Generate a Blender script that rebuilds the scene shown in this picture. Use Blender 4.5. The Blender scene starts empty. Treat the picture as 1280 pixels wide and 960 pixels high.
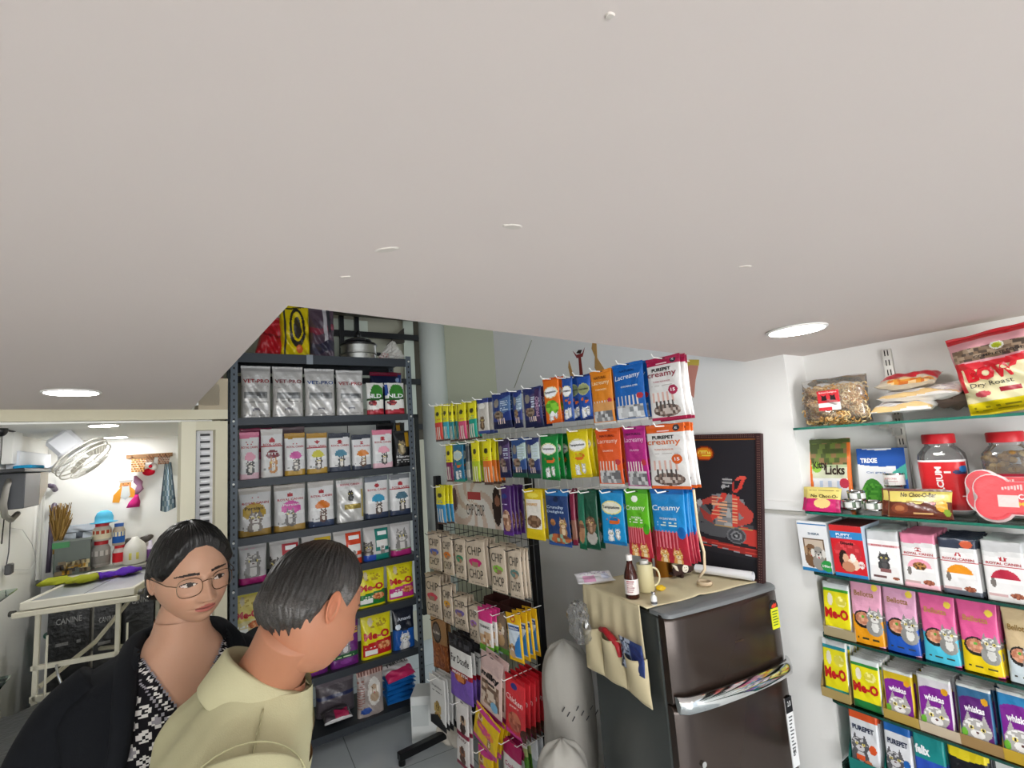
import bpy, math, random
import numpy as np
from mathutils import Vector, Matrix, Euler
random.seed(7)
R = math.radians
scn = bpy.context.scene
COL = scn.collection
# ------------------------------------------------------------------ camera, light, exposure
F_PX, PITCH, ROLL, CAM_Z = 603.55, .12744, .07257, 1.78
_up = Vector((-math.sin(ROLL)*math.cos(PITCH), math.cos(ROLL)*math.cos(PITCH), -math.sin(PITCH)))
_fw = Vector((0, 0, -1)); _Y = (_fw-_up*_fw.dot(_up)).normalized(); _X = _Y.cross(_up)
CR = Matrix((_X, _Y, _up))                       # camera axes -> world
cam = bpy.data.cameras.new('camera'); camo = bpy.data.objects.new('camera', cam); COL.objects.link(camo)
cam.sensor_width = 36; cam.lens = F_PX/1280*36; cam.clip_start = .02
camo.matrix_world = Matrix.Translation((0, 0, CAM_Z)) @ CR.to_4x4()
scn.camera = camo
scn.view_settings.view_transform = 'Standard'; scn.view_settings.look = 'None'
scn.view_settings.exposure = 0.62; scn.view_settings.gamma = 1; scn.view_settings.use_curve_mapping = False
world = bpy.data.worlds.new('world'); scn.world = world; world.use_nodes = True
bg = world.node_tree.nodes['Background']; bg.inputs[0].default_value = (.86, .93, 1, 1); bg.inputs[1].default_value = 0.9
def area(name, loc, target, sx, sy, power, col=(1, 1, 1)):
    l = bpy.data.lights.new(name, 'AREA'); l.shape = 'RECTANGLE'; l.size = sx; l.size_y = sy; l.energy = power; l.color = col
    o = bpy.data.objects.new(name, l); COL.objects.link(o); o.location = loc
    o.rotation_euler = (Vector(target)-Vector(loc)).to_track_quat('-Z', 'Y').to_euler(); return o
# daylight through the open shop front behind the photographer
area('shop_front_daylight', (.9, -2.6, 1.25), (0, 2, 1.2), 2.6, 2.0, 105, (1, .99, .985))
# unseen area light above the stair opening
area('stairwell_light', (-1.5, 3.2, 3.5), (-.9, 3.1, 0), 1.6, 1.2, 16, (.95, .98, 1))

# ------------------------------------------------------------------ helpers
def ray(px, py): return CR @ Vector(((px-640)/F_PX, (480-py)/F_PX, -1.))
def at_z(px, py, z):
    r = ray(px, py); return Vector((0, 0, CAM_Z))+r*((z-CAM_Z)/r.z)
class Frame:
    """a vertical working plane: x to the right along it, y away from the viewer, z up"""
    def __init__(s, th, ox, oy):
        s.th = R(th); s.o = Vector((ox, oy, 0)); s.X = Vector((math.cos(s.th), math.sin(s.th), 0)); s.Y = Vector((-s.X.y, s.X.x, 0))
    def hit(s, px, py, y=0.):
        r = ray(px, py); c = Vector((0, 0, CAM_Z)); k = (y-(c-s.o).dot(s.Y))/r.dot(s.Y); p = c+r*k
        return (p-s.o).dot(s.X), p.z
    def w(s, x, y, z): return s.o+s.X*x+s.Y*y+Vector((0, 0, z))
def lin(c):
    if isinstance(c, str):
        c = c.lstrip('#'); c = [int(c[i:i+2], 16)/255 for i in (0, 2, 4)]
    return tuple((x/12.92 if x <= .04045 else ((x+.055)/1.055)**2.4) for x in c[:3])
MATS = {}
def mat(kind):
    if kind in MATS: return MATS[kind]
    m = bpy.data.materials.new(kind); m.use_nodes = True; nt = m.node_tree; N = nt.nodes; L = nt.links
    b = N['Principled BSDF']; a = N.new('ShaderNodeAttribute'); a.attribute_name = 'Col'
    L.new(a.outputs['Color'], b.inputs['Base Color'])
    P = dict(film=(.3, 0, .5), paper=(.6, 0, .3), plastic=(.35, 0, .5), matte=(.8, 0, .3), steel=(.22, 1, .5), brushed=(.38, 1, .5), chrome=(.07, 1, .5),
             cloth=(.92, 0, .15), skin=(.5, 0, .35), hair=(.38, 0, .45), lacquer=(.22, .35, .5), darkmetal=(.42, .3, .5), rubber=(.6, 0, .3), foil=(.33, .28, .5),
             clear=(.08, 0, .5), glass=(.03, 0, .5), wet=(.1, 0, .5))[kind]
    b.inputs['Roughness'].default_value = P[0]; b.inputs['Metallic'].default_value = P[1]; b.inputs['Specular IOR Level'].default_value = P[2]
    tc = N.new('ShaderNodeTexCoord'); no = N.new('ShaderNodeTexNoise'); bu = N.new('ShaderNodeBump')
    sc = dict(film=38, foil=30, cloth=420, skin=260, hair=300, matte=60, paper=25, clear=20).get(kind)
    if sc:
        no.inputs['Scale'].default_value = sc; no.inputs['Detail'].default_value = 3
        L.new(tc.outputs['Object'], no.inputs['Vector']); L.new(no.outputs['Fac'], bu.inputs['Height'])
        bu.inputs['Strength'].default_value = dict(film=.28, foil=.28, cloth=.25, skin=.08, hair=.3, matte=.1, paper=.1, clear=.3)[kind]
        bu.inputs['Distance'].default_value = dict(film=.012, foil=.014, cloth=.002, skin=.002, hair=.003, matte=.01, paper=.01, clear=.01)[kind]
        L.new(bu.outputs[0], b.inputs['Normal'])
    if kind == 'skin':
        b.inputs['Subsurface Weight'].default_value = .12; b.inputs['Subsurface Radius'].default_value = (.01, .004, .002)
    if kind in ('clear', 'glass'):
        tr = N.new('ShaderNodeBsdfTransparent'); gl = N.new('ShaderNodeBsdfGlossy'); fr = N.new('ShaderNodeFresnel'); mx = N.new('ShaderNodeMixShader')
        fr.inputs['IOR'].default_value = 1.5; gl.inputs['Roughness'].default_value = P[0]
        L.new(a.outputs['Color'], tr.inputs['Color'])
        if kind == 'clear':
            ad = N.new('ShaderNodeMath'); ad.operation = 'MULTIPLY_ADD'; ad.inputs[1].default_value = .9; ad.inputs[2].default_value = .05
            L.new(fr.outputs[0], ad.inputs[0]); L.new(ad.outputs[0], mx.inputs[0]); L.new(bu.outputs[0], gl.inputs['Normal'])
            df = N.new('ShaderNodeBsdfDiffuse'); df.inputs['Color'].default_value = (.85, .85, .85, 1); m2 = N.new('ShaderNodeMixShader'); m2.inputs[0].default_value = .1
            L.new(tr.outputs[0], m2.inputs[1]); L.new(df.outputs[0], m2.inputs[2]); L.new(m2.outputs[0], mx.inputs[1])
        else:
            L.new(fr.outputs[0], mx.inputs[0]); L.new(tr.outputs[0], mx.inputs[1])
        L.new(gl.outputs[0], mx.inputs[2]); L.new(mx.outputs[0], N['Material Output'].inputs['Surface'])
    MATS[kind] = m; return m
def surf(name, col, rough=.6, scale=6, amt=.04, bump=.05, spec=.3):
    """procedural painted surface: base colour with faint mottling and unevenness"""
    m = bpy.data.materials.new(name); m.use_nodes = True; nt = m.node_tree; N = nt.nodes; L = nt.links; b = N['Principled BSDF']
    b.inputs['Roughness'].default_value = rough; b.inputs['Specular IOR Level'].default_value = spec
    tc = N.new('ShaderNodeTexCoord'); no = N.new('ShaderNodeTexNoise'); no.inputs['Scale'].default_value = scale; no.inputs['Detail'].default_value = 4
    cr = N.new('ShaderNodeMix'); cr.data_type = 'RGBA'; c = lin(col)
    cr.inputs[6].default_value = (*[x*(1-amt) for x in c], 1); cr.inputs[7].default_value = (*[min(1, x*(1+amt)) for x in c], 1)
    L.new(tc.outputs['Object'], no.inputs['Vector']); L.new(no.outputs['Fac'], cr.inputs[0]); L.new(cr.outputs[2], b.inputs['Base Color'])
    bu = N.new('ShaderNodeBump'); bu.inputs['Strength'].default_value = bump; bu.inputs['Distance'].default_value = .02
    L.new(no.outputs['Fac'], bu.inputs['Height']); L.new(bu.outputs[0], b.inputs['Normal']); return m
def emis(name, col, s):
    m = bpy.data.materials.new(name); m.use_nodes = True; nt = m.node_tree; nt.nodes.clear()
    e = nt.nodes.new('ShaderNodeEmission'); e.inputs[0].default_value = (*col, 1); e.inputs[1].default_value = s
    o = nt.nodes.new('ShaderNodeOutputMaterial'); nt.links.new(e.outputs[0], o.inputs[0]); return m
FONT = {}
def glyphs(s, bold=0.):
    k = (s, bold)
    if k not in FONT:
        c = bpy.data.curves.new('t', 'FONT'); c.body = s; c.offset = bold; c.resolution_u = 2; c.fill_mode = 'FRONT'
        o = bpy.data.objects.new('t', c); me = o.to_mesh()
        v = np.array([w.co[:2] for w in me.vertices]) if len(me.vertices) else np.zeros((3, 2)); f = [tuple(p.vertices) for p in me.polygons]
        o.to_mesh_clear(); bpy.data.objects.remove(o); bpy.data.curves.remove(c)
        lo = v.min(0); hi = v.max(0); v = (v-(lo+hi)/2)/np.maximum(hi-lo, 1e-6)
        FONT[k] = (v, f)
    return FONT[k]
class MB:
    def __init__(s): s.v = []; s.f = []; s.c = []; s.cur = (.5, .5, .5); s.sm = []; s.M = Matrix.Identity(4); s.smooth = False
    def col(s, c): s.cur = lin(c); return s
    def addv(s, p): s.v.append(tuple(s.M @ Vector(p))); return len(s.v)-1
    def face(s, ix, c=None): s.f.append(tuple(ix)); s.c.append(c or s.cur); s.sm.append(s.smooth)
    def poly(s, pts, c=None): s.face([s.addv(p) for p in pts], lin(c) if c else None)
    def box(s, lo, hi, c=None, bev=0.):
        if c: s.col(c)
        x0, y0, z0 = lo; x1, y1, z1 = hi
        if bev <= 0:
            i = [s.addv(p) for p in ((x0,y0,z0),(x1,y0,z0),(x1,y1,z0),(x0,y1,z0),(x0,y0,z1),(x1,y0,z1),(x1,y1,z1),(x0,y1,z1))]
            for q in ((0,3,2,1),(4,5,6,7),(0,1,5,4),(1,2,6,5),(2,3,7,6),(3,0,4,7)): s.face([i[k] for k in q])
            return s
        rings = []
        for z, k in ((z0, bev), (z0+bev, 0), (z1-bev, 0), (z1, bev)):
            b = bev; pts = [(x0+b,y0+k),(x1-b,y0+k),(x1-k,y0+b),(x1-k,y1-b),(x1-b,y1-k),(x0+b,y1-k),(x0+k,y1-b),(x0+k,y0+b)]
            rings.append([s.addv((x, y, z)) for x, y in pts])
        s.loft(rings, True); return s
    def loft(s, rings, cap=False, c=None):
        for a, b in zip(rings, rings[1:]):
            n = len(a)
            for k in range(n): s.face((a[k], a[(k+1) % n], b[(k+1) % n], b[k]), c)
        if cap: s.face(rings[0][::-1], c); s.face(rings[-1], c)
    def cyl(s, a, b, r, n=12, r2=None, c=None, cap=True):
        if c: s.col(c)
        a = Vector(a); b = Vector(b); d = (b-a).normalized(); u = d.orthogonal().normalized(); w = d.cross(u); r2 = r if r2 is None else r2
        R0 = [s.addv(a+(u*math.cos(t)+w*math.sin(t))*r) for t in [2*math.pi*k/n for k in range(n)]]
        R1 = [s.addv(b+(u*math.cos(t)+w*math.sin(t))*r2) for t in [2*math.pi*k/n for k in range(n)]]
        s.loft([R0, R1], cap); return s
    def tube(s, pts, r, n=8, c=None):
        if c: s.col(c)
        pts = [Vector(p) for p in pts]; rings = []; u = None; rr = r if isinstance(r, (list, tuple)) else [r]*len(pts)
        for i, p in enumerate(pts):
            d = (pts[min(i+1, len(pts)-1)]-pts[max(i-1, 0)]).normalized()
            u = d.orthogonal().normalized() if u is None else (u-d*u.dot(d)).normalized(); w = d.cross(u)
            rings.append([s.addv(p+(u*math.cos(t)+w*math.sin(t))*rr[i]) for t in [2*math.pi*k/n for k in range(n)]])
        s.loft(rings, True); return s
    def lathe(s, prof, ctr=(0, 0, 0), n=24, c=None, sx=1., sy=1., cols=None):
        if c: s.col(c)
        rings = [[s.addv((ctr[0]+sx*r*math.cos(2*math.pi*k/n), ctr[1]+sy*r*math.sin(2*math.pi*k/n), ctr[2]+z)) for k in range(n)] for r, z in prof]
        for i, (a, b) in enumerate(zip(rings, rings[1:])):
            cc = lin(cols[i]) if cols else None
            for k in range(n): s.face((a[k], a[(k+1) % n], b[(k+1) % n], b[k]), cc)
        s.face(rings[0][::-1]); s.face(rings[-1]); return s
    def sphere(s, ctr, rx, ry=None, rz=None, n=16, m=10, c=None):
        ry = ry or rx; rz = rz or rx
        if c: s.col(c)
        rings = []
        for j in range(m+1):
            a = -math.pi/2+math.pi*(j+.02)/(m+.04)
            rings.append([s.addv((ctr[0]+rx*math.cos(a)*math.cos(2*math.pi*k/n), ctr[1]+ry*math.cos(a)*math.sin(2*math.pi*k/n), ctr[2]+rz*math.sin(a))) for k in range(n)])
        s.loft(rings, True); return s
    def prism(s, pts, y0, y1, c=None):
        """outline in x,z extruded along y"""
        if c: s.col(c)
        a = [s.addv((x, y0, z)) for x, z in pts]; b = [s.addv((x, y1, z)) for x, z in pts]; s.loft([a, b], True); return s
    def text(s, t, x, z, w, h, c, y=0., bold=0., rot=0., surf=None, shear=0.):
        """lettering standing in the x,z plane, facing -y"""
        v, f = glyphs(t, bold); base = len(s.v); ca, sa = math.cos(rot), math.sin(rot)
        for p in v:
            q = ((p[0]*w+shear*p[1]*h), p[1]*h); X = x+q[0]*ca-q[1]*sa; Z = z+q[0]*sa+q[1]*ca
            s.addv((X, (surf(X, Z) if surf else y), Z))
        cc = lin(c)
        for q in f: s.face([base+k for k in q], cc)
        return s
    def build(s, name, kind, parent=None, loc=None, rot=None, smooth=None):
        me = bpy.data.meshes.new(name); me.from_pydata(s.v, [], s.f)
        me.materials.append(kind if not isinstance(kind, str) else mat(kind))
        ca = me.color_attributes.new('Col', 'FLOAT_COLOR', 'CORNER')
        lens = np.array([len(f) for f in s.f]); c = np.array(s.c, dtype=np.float32).reshape(-1, 3)
        c = np.repeat(c, lens, axis=0); c = np.hstack([c, np.ones((len(c), 1), np.float32)])
        ca.data.foreach_set('color', c.ravel())
        sm = [True]*len(s.f) if (smooth or (smooth is None and all(s.sm) and s.sm)) else s.sm
        if smooth is False: sm = [False]*len(s.f)
        me.polygons.foreach_set('use_smooth', sm)
        if kind in ('film', 'foil', 'plastic', 'steel', 'chrome', 'clear', 'glass', 'paper', 'brushed', 'lacquer', 'darkmetal') and smooth: me.set_sharp_from_angle(angle=R(40))
        o = bpy.data.objects.new(name, me); COL.objects.link(o)
        if parent: o.parent = parent
        if loc is not None: o.location = loc
        if rot is not None: o.rotation_euler = (0, 0, rot) if isinstance(rot, (int, float)) else rot
        return o
def tag(o, label, cat, group=None, kind=None):
    o['label'] = label; o['category'] = cat
    if group: o['group'] = group
    if kind: o['kind'] = kind
    return o
def empty(name, loc, rot=0., label=None, cat=None, group=None):
    o = bpy.data.objects.new(name, None); COL.objects.link(o); o.location = loc; o.empty_display_size = .05
    o.rotation_euler = (0, 0, rot) if isinstance(rot, (int, float)) else rot
    if label: tag(o, label, cat, group)
    return o
def copy_tree(o, parent=None):
    c = o.copy(); COL.objects.link(c); c.parent = parent
    for ch in list(o.children): copy_tree(ch, c)
    return c
def structure(o): o['kind'] = 'structure'; return o

# ------------------------------------------------------------------ printed artwork on packs
def hashn(a, b, k=1.0):
    x = np.sin(a*127.1+b*311.7+k*74.7)*43758.5453; return x-np.floor(x)
def paint(ops, U, V, asp, px=.006):
    C = np.zeros(U.shape+(3,)); C[...] = lin(ops[0])
    A = asp
    def st(m, c): C[m] = lin(c)
    for o in ops[1:]:
        k = o[0]
        if k == 'b': st((V >= o[1]) & (V < o[2]), o[3])
        elif k == 'bw': st((V+o[4]*np.sin(U*o[5]) >= o[1]) & (V+o[4]*np.sin(U*o[5]) < o[2]), o[3])
        elif k == 'r': st((U >= o[1]) & (U < o[3]) & (V >= o[2]) & (V < o[4]), o[5])
        elif k == 'e': st(((U-o[1])/o[3])**2+((V-o[2])/o[4])**2 < 1, o[5])
        elif k == 'dome': st((((U-o[1])/o[3])**2+((V-o[2])/o[4])**2 < 1) & (V > o[2]), o[5])
        elif k == 't':
            pts = o[1]; ins = np.zeros(U.shape, bool); n = len(pts)
            for i in range(n):
                (x0, y0), (x1, y1) = pts[i], pts[(i+1) % n]
                if y0 == y1: continue
                ins ^= ((V > min(y0, y1)) & (V <= max(y0, y1)) & (U < x0+(V-y0)/(y1-y0)*(x1-x0)))
            st(ins, o[2])
        elif k in ('n', 'ne'):
            sc = o[8] if len(o) > 8 else 30
            if k == 'n': m = (U >= o[1]) & (U < o[3]) & (V >= o[2]) & (V < o[4])
            else: m = ((U-o[1])/o[3])**2+((V-o[2])/o[4])**2 < 1
            h = hashn(np.floor(U*sc*A+.6*np.floor(V*sc)), np.floor(V*sc))
            cs = [o[5], o[6]]+([o[7]] if len(o) > 7 and o[7] else [])
            for i, c in enumerate(cs): st(m & (h >= i/len(cs)) & (h < (i+1)/len(cs)), c)
        elif k == 'cat':       # cu, cv, r (of height), fur, light
            u = (U-o[1])*A/o[3]; v = (V-o[2])/o[3]; f, l = o[4], o[5]
            st(((u+.1)/1.0)**2+((v+1.4)/1.1)**2 < 1, f); st((u/.45)**2+((v+1.3)/.7)**2 < 1, l)
            for sg in (-1, 1): st((abs(u-sg*.55) < .32*(1.35-v)) & (v > .3) & (v < 1.3) & (abs(u-sg*.6) < .36), f)
            st(u**2+(v/.85)**2 < 1, f); st((hashn(np.floor(u*5), np.floor(v*7)) > .6) & (u**2+(v/.85)**2 < .9) & (v > 0), l)
            st((u/.5)**2+((v+.4)/.35)**2 < 1, l)
            for sg in (-1, 1): st(((u-sg*.4)/.18)**2+((v-.05)/.16)**2 < 1, '#f3e27a'); st(((u-sg*.4)/.08)**2+((v-.05)/.13)**2 < 1, '#111111')
            st((u/.12)**2+((v+.28)/.09)**2 < 1, '#5a3030')
        elif k == 'dog':
            u = (U-o[1])*A/o[3]; v = (V-o[2])/o[3]; f, l = o[4], o[5]
            st((u/1.0)**2+((v+1.5)/1.1)**2 < 1, f); st((u/.75)**2+(v/1.)**2 < 1, f)
            for sg in (-1, 1): st(((u-sg*.8)/.28)**2+((v+.05)/.65)**2 < 1, l if l != '#ffffff' else '#8a5a33')
            st((u/.4)**2+((v+.45)/.4)**2 < 1, l); st((u/.18)**2+((v+.25)/.13)**2 < 1, '#111111'); st((u/.12)**2+((v+.7)/.16)**2 < 1, '#c0504d')
            for sg in (-1, 1): st(((u-sg*.33)/.1)**2+((v-.2)/.1)**2 < 1, '#111111')
        elif k == 'crown':
            u = (U-o[1])*A/o[3]; v = (V-o[2])/o[3]
            for q in (-2, -1, 0, 1, 2): st((abs(u-q*.38*(1+.25*(v+.3))) < .10) & (v > -.5) & (v < .45-.09*q*q+.2), o[4]); st((u-q*.46)**2+(v-.75+.1*q*q)**2 < .03, o[4])
            st((abs(u) < .95) & (v > -.75) & (v < -.5), o[4])
        elif k == 'lines':     # u0,v0,u1,v1,colour,count
            n = o[6]; vv = (V-o[2])/(o[4]-o[2])*n
            st((U >= o[1]) & (U < o[3]) & (V >= o[2]) & (V < o[4]) & ((vv % 1) < .45) & (hashn(np.floor(U*22*A), np.floor(vv)) > .2), o[5])
        elif k == 'vl':        # vertical stripes u0,v0,u1,v1,colour,count
            n = o[6]; uu = (U-o[1])/(o[3]-o[1])*n; st((U >= o[1]) & (U < o[3]) & (V >= o[2]) & (V < o[4]) & ((uu % 1) < .4), o[5])
    return C
def pouch(w, h, d, ops, texts=(), style='pillow', cell=.004, seal=.07, wr=.02, seed=0, slot=False, back=None):
    """a filled bag or pouch: base at z=0, centred on x, front towards -y. returns the builder"""
    b = MB(); nu = int(max(8, min(72, w/cell))); nv = int(max(10, min(110, h/cell)))
    us = np.linspace(0, 1, nu+1); vs = np.linspace(0, 1, nv+1)
    rs = np.random.RandomState(seed); ph = rs.rand(8)*6.28
    def half(u, v):
        u = np.clip(u, 0, 1); v = np.clip(v, 0, 1)
        if style == 'pillow':
            k = np.clip((v-seal)/(.5-seal), 0, 1)*np.clip((1-seal-v)/(.5-seal), 0, 1); e = np.sqrt(np.clip(1-(2*u-1)**4, 0, 1))
            g = np.clip(4*k, 0, 1)**.5*.5+.5*k**.6
        elif style == 'stand':                      # flat sealed head, full foot
            k = np.clip((1-seal-v)/(1-seal), 0, 1); e = np.sqrt(np.clip(1-(2*u-1)**6, 0, 1)); g = np.minimum(1, k*1.9)**.75*(.82+.18*np.clip(v*8, 0, 1))
        elif style == 'flat':
            k = np.clip(v/.06, 0, 1)*np.clip((1-v)/.08, 0, 1); e = np.clip((1-abs(2*u-1))*9, 0, 1)**.5; g = k**.5
        wv = 1+wr*8*(np.sin(u*9+ph[0]+v*4)*np.sin(v*13+ph[1])*.5+np.sin(u*17+v*21+ph[2])*.25)
        return d/2*e*g*wv+.0008
    UU, VV = np.meshgrid(us, vs, indexing='ij')
    D = half(UU, VV)
    bulge = 1-.035*np.sin(np.pi*np.clip(VV*1.0, 0, 1))*(style != 'flat')
    Xc = (UU-.5)*w*bulge; Zc = VV*h+.006*h*np.sin(UU*11+ph[4])*(VV > .97)
    bend = wr*.35*w*np.sin(VV*5+ph[3])
    fi = np.zeros((nu+1, nv+1), int); bi = np.zeros((nu+1, nv+1), int)
    for i in range(nu+1):
        for j in range(nv+1):
            fi[i, j] = len(b.v); b.v.append((Xc[i, j], -D[i, j]+bend[i, j], Zc[i, j]))
    for i in range(0, nu+1):
        for j in range(0, nv+1):
            bi[i, j] = len(b.v); b.v.append((Xc[i, j], D[i, j]+bend[i, j], Zc[i, j]))
    uc = (us[1:]+us[:-1])/2; vc = (vs[1:]+vs[:-1])/2; Uc, Vc = np.meshgrid(uc, vc, indexing='ij')
    C = paint(ops, Uc, Vc, w/h)
    bc = lin(back or ops[0])
    for i in range(nu):
        for j in range(nv):
            b.f.append((fi[i, j], fi[i+1, j], fi[i+1, j+1], fi[i, j+1])); b.c.append(tuple(C[i, j]))
            b.f.append((bi[i, j], bi[i, j+1], bi[i+1, j+1], bi[i+1, j])); b.c.append(bc)
    for j in range(nv):
        b.f.append((fi[0, j], fi[0, j+1], bi[0, j+1], bi[0, j])); b.c.append(tuple(C[0, j]))
        b.f.append((fi[nu, j], bi[nu, j], bi[nu, j+1], fi[nu, j+1])); b.c.append(tuple(C[-1, j]))
    for i in range(nu):
        b.f.append((fi[i, 0], bi[i, 0], bi[i+1, 0], fi[i+1, 0])); b.c.append(tuple(C[i, 0]))
        b.f.append((fi[i, nv], fi[i+1, nv], bi[i+1, nv], bi[i, nv])); b.c.append(tuple(C[i, -1]))
    b.sm = [True]*len(b.f)
    def sf(x, z):
        u = x/w+.5; v = z/h
        return float(-max(half(np.array(min(max(u+a, 0), 1)), np.array(min(max(v+c, 0), 1))) for a in (-.02, .02) for c in (-.02, .02))+wr*.35*w*math.sin(v*5+ph[3]))-.0012
    for t in texts:
        s, cu, cv, wf, hf, c = t[:6]; bold = t[6] if len(t) > 6 else .012; rot = t[7] if len(t) > 7 else 0
        b.text(s, (cu-.5)*w, cv*h, wf*w if abs(rot) < .8 else wf*h, hf*h if abs(rot) < .8 else hf*w, c, bold=bold, rot=rot, surf=sf, shear=(t[8] if len(t) > 8 else 0))
    return b
def carton(w, h, d, ops, texts=(), cell=.004, side='#dddddd', top=None):
    b = MB(); nu = int(max(6, min(72, w/cell))); nv = int(max(8, min(110, h/cell)))
    b.col(side); b.box((-w/2, -d/2+.0005, 0), (w/2, d/2, h), side)
    if top: b.box((-w/2+.001, -d/2+.001, h), (w/2-.001, d/2-.001, h+.001), top)
    us = np.linspace(0, 1, nu+1); vs = np.linspace(0, 1, nv+1); ix = [[b.addv(((u-.5)*w, -d/2, v*h)) for v in vs] for u in us]
    uc = (us[1:]+us[:-1])/2; vc = (vs[1:]+vs[:-1])/2; Uc, Vc = np.meshgrid(uc, vc, indexing='ij'); C = paint(ops, Uc, Vc, w/h)
    for i in range(nu):
        for j in range(nv): b.face((ix[i][j], ix[i+1][j], ix[i+1][j+1], ix[i][j+1]), tuple(C[i, j]))
    for t in texts:
        s, cu, cv, wf, hf, c = t[:6]; bold = t[6] if len(t) > 6 else .012; rot = t[7] if len(t) > 7 else 0
        b.text(s, (cu-.5)*w, cv*h, wf*w if abs(rot) < .8 else wf*h, hf*h if abs(rot) < .8 else hf*w, c, y=-d/2-.0008, bold=bold, rot=rot)
    return b
# ------------------------------------------------------------------ working planes
def fr(th, n): 
    t = R(th); return Frame(th, -math.sin(t)*n, math.cos(t)*n)
RK = fr(33.5, 3.384)      # front of the steel rack
SH = fr(-55.6, 1.83)      # front edges of the glass shelves on the right wall
GD = fr(-51., 1.45)       # hanging packs on the treat stand
PT = fr(44.2, 2.594)      # partition of the grooming room
LW = fr(-34.4+90-90, 0)   # unused helper orientation
CZ = 2.05
def tnp(t, n, z=0):       # point from distances along / across the shop (azimuth -34.4)
    a = R(-34.4); return Vector((math.sin(a)*t+math.cos(a)*n, math.cos(a)*t-math.sin(a)*n, z))
def tnq(p):
    a = R(-34.4); return p[0]*math.cos(a)-p[1]*math.sin(a)
def wallbox(name, t0, t1, n0, n1, z0, z1, m):
    b = MB(); c = [(t0, n0), (t0, n1), (t1, n1), (t1, n0)]
    lo = [b.addv(tnp(t, n, z0)) for t, n in c]; hi = [b.addv(tnp(t, n, z1)) for t, n in c]; b.loft([lo, hi], True)
    return structure(b.build(name, m))
M_wall = surf('wall_paint', '#f0f0ec', .55, 5, .02, .04)
M_wallr = surf('shop_wall_paint', '#f1f1ef', .5, 4, .02, .05)
M_green = surf('pale_green_paint', '#ccd0b8', .6, 3, .03, .04)
M_ceil = surf('ceiling_paint', '#d8cdc8', .7, 1.3, .035, .06, .2)
M_cream = surf('cream_enamel', '#cdc8b0', .45, 9, .03, .03)
M_dark = surf('dark_brown_paint', '#2e2622', .5, 8, .1, .05)
M_pil = surf('pillar_paint', '#dfe5df', .4, 3, .02, .03)
# floor of large pale tiles with thin joints
def floor_mat():
    m = bpy.data.materials.new('floor_tiles'); m.use_nodes = True; nt = m.node_tree; N = nt.nodes; L = nt.links; b = N['Principled BSDF']
    tc = N.new('ShaderNodeTexCoord'); mp = N.new('ShaderNodeMapping'); mp.inputs['Rotation'].default_value = (0, 0, R(-30))
    br = N.new('ShaderNodeTexBrick'); br.offset = 0; br.inputs['Scale'].default_value = 1; br.inputs['Brick Width'].default_value = .6; br.inputs['Row Height'].default_value = .6
    br.inputs['Mortar Size'].default_value = .003; br.inputs['Color1'].default_value = (*lin('#ccd4d8'), 1); br.inputs['Color2'].default_value = (*lin('#c6ced2'), 1); br.inputs['Mortar'].default_value = (*lin('#8f9698'), 1)
    no = N.new('ShaderNodeTexNoise'); no.inputs['Scale'].default_value = 7; mx = N.new('ShaderNodeMix'); mx.data_type = 'RGBA'; mx.blend_type = 'MULTIPLY'; mx.inputs[0].default_value = .15
    L.new(tc.outputs['Object'], mp.inputs[0]); L.new(mp.outputs[0], br.inputs[0]); L.new(tc.outputs['Object'], no.inputs['Vector'])
    L.new(br.outputs[0], mx.inputs[6]); L.new(no.outputs['Fac'], mx.inputs[7]); L.new(mx.outputs[2], b.inputs['Base Color']); b.inputs['Roughness'].default_value = .15
    return m
b = MB(); b.box((-6.5, -4, -.1), (4.5, 7.5, 0)); structure(b.build('floor', floor_mat()))
# low flat soffit: over the shop, with the stair opening cut away beyond its diagonal edge
pc = at_z(360, 382, CZ); pr = at_z(905, 449, CZ); pa = at_z(239, 512, CZ); pl = at_z(0, 512, CZ)
dC = (pr-pc).normalized(); dA = (pl-pa).normalized()
def slab(name, pts, z0, z1, m):
    b = MB(); lo = [b.addv((p[0], p[1], z0)) for p in pts]; hi = [b.addv((p[0], p[1], z1)) for p in pts]; b.loft([lo, hi], True); return structure(b.build(name, m))
slab('ceiling', [pc, pc+dC*2.6, (2.6, -3.5), (-3.9, -3.5), pa+dA*2.3, pa], CZ, CZ+.16, M_ceil)
M_ceil2 = surf('white_ceiling_paint', '#efefec', .7, 2, .02, .03, .2)
BWF = Frame(34.4, -.565*5.05, .825*5.05); xq, _ = BWF.hit(240, 600, 0)
g0 = PT.w(-2.4, .0, 0); g1 = PT.w(.60, .09, 0)
slab('ceiling', [PT.w(-2.2, .0, 0), PT.w(.585, .0, 0), BWF.w(xq, .15, 0), tnp(5.2, -1.6)], CZ+.02, CZ+.12, M_ceil2)
# right wall with the shelf recess
wallbox('wall_right', .912, 3.05, 1.88, 2.2, 0, 3.4, M_wallr)
wallbox('wall_right', -3.2, .912, 2.03, 2.2, 0, CZ+.1, M_wallr)
wallbox('trim_1', .912, 1.65, 1.872, 1.8805, 1.468, 1.50, M_wallr)
wallbox('trim_2', .912, 1.65, 1.876, 1.8805, 1.452, 1.466, surf('grey_trim_line', '#b9b8b0'))  # thin grey strip just below the moulding
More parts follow.
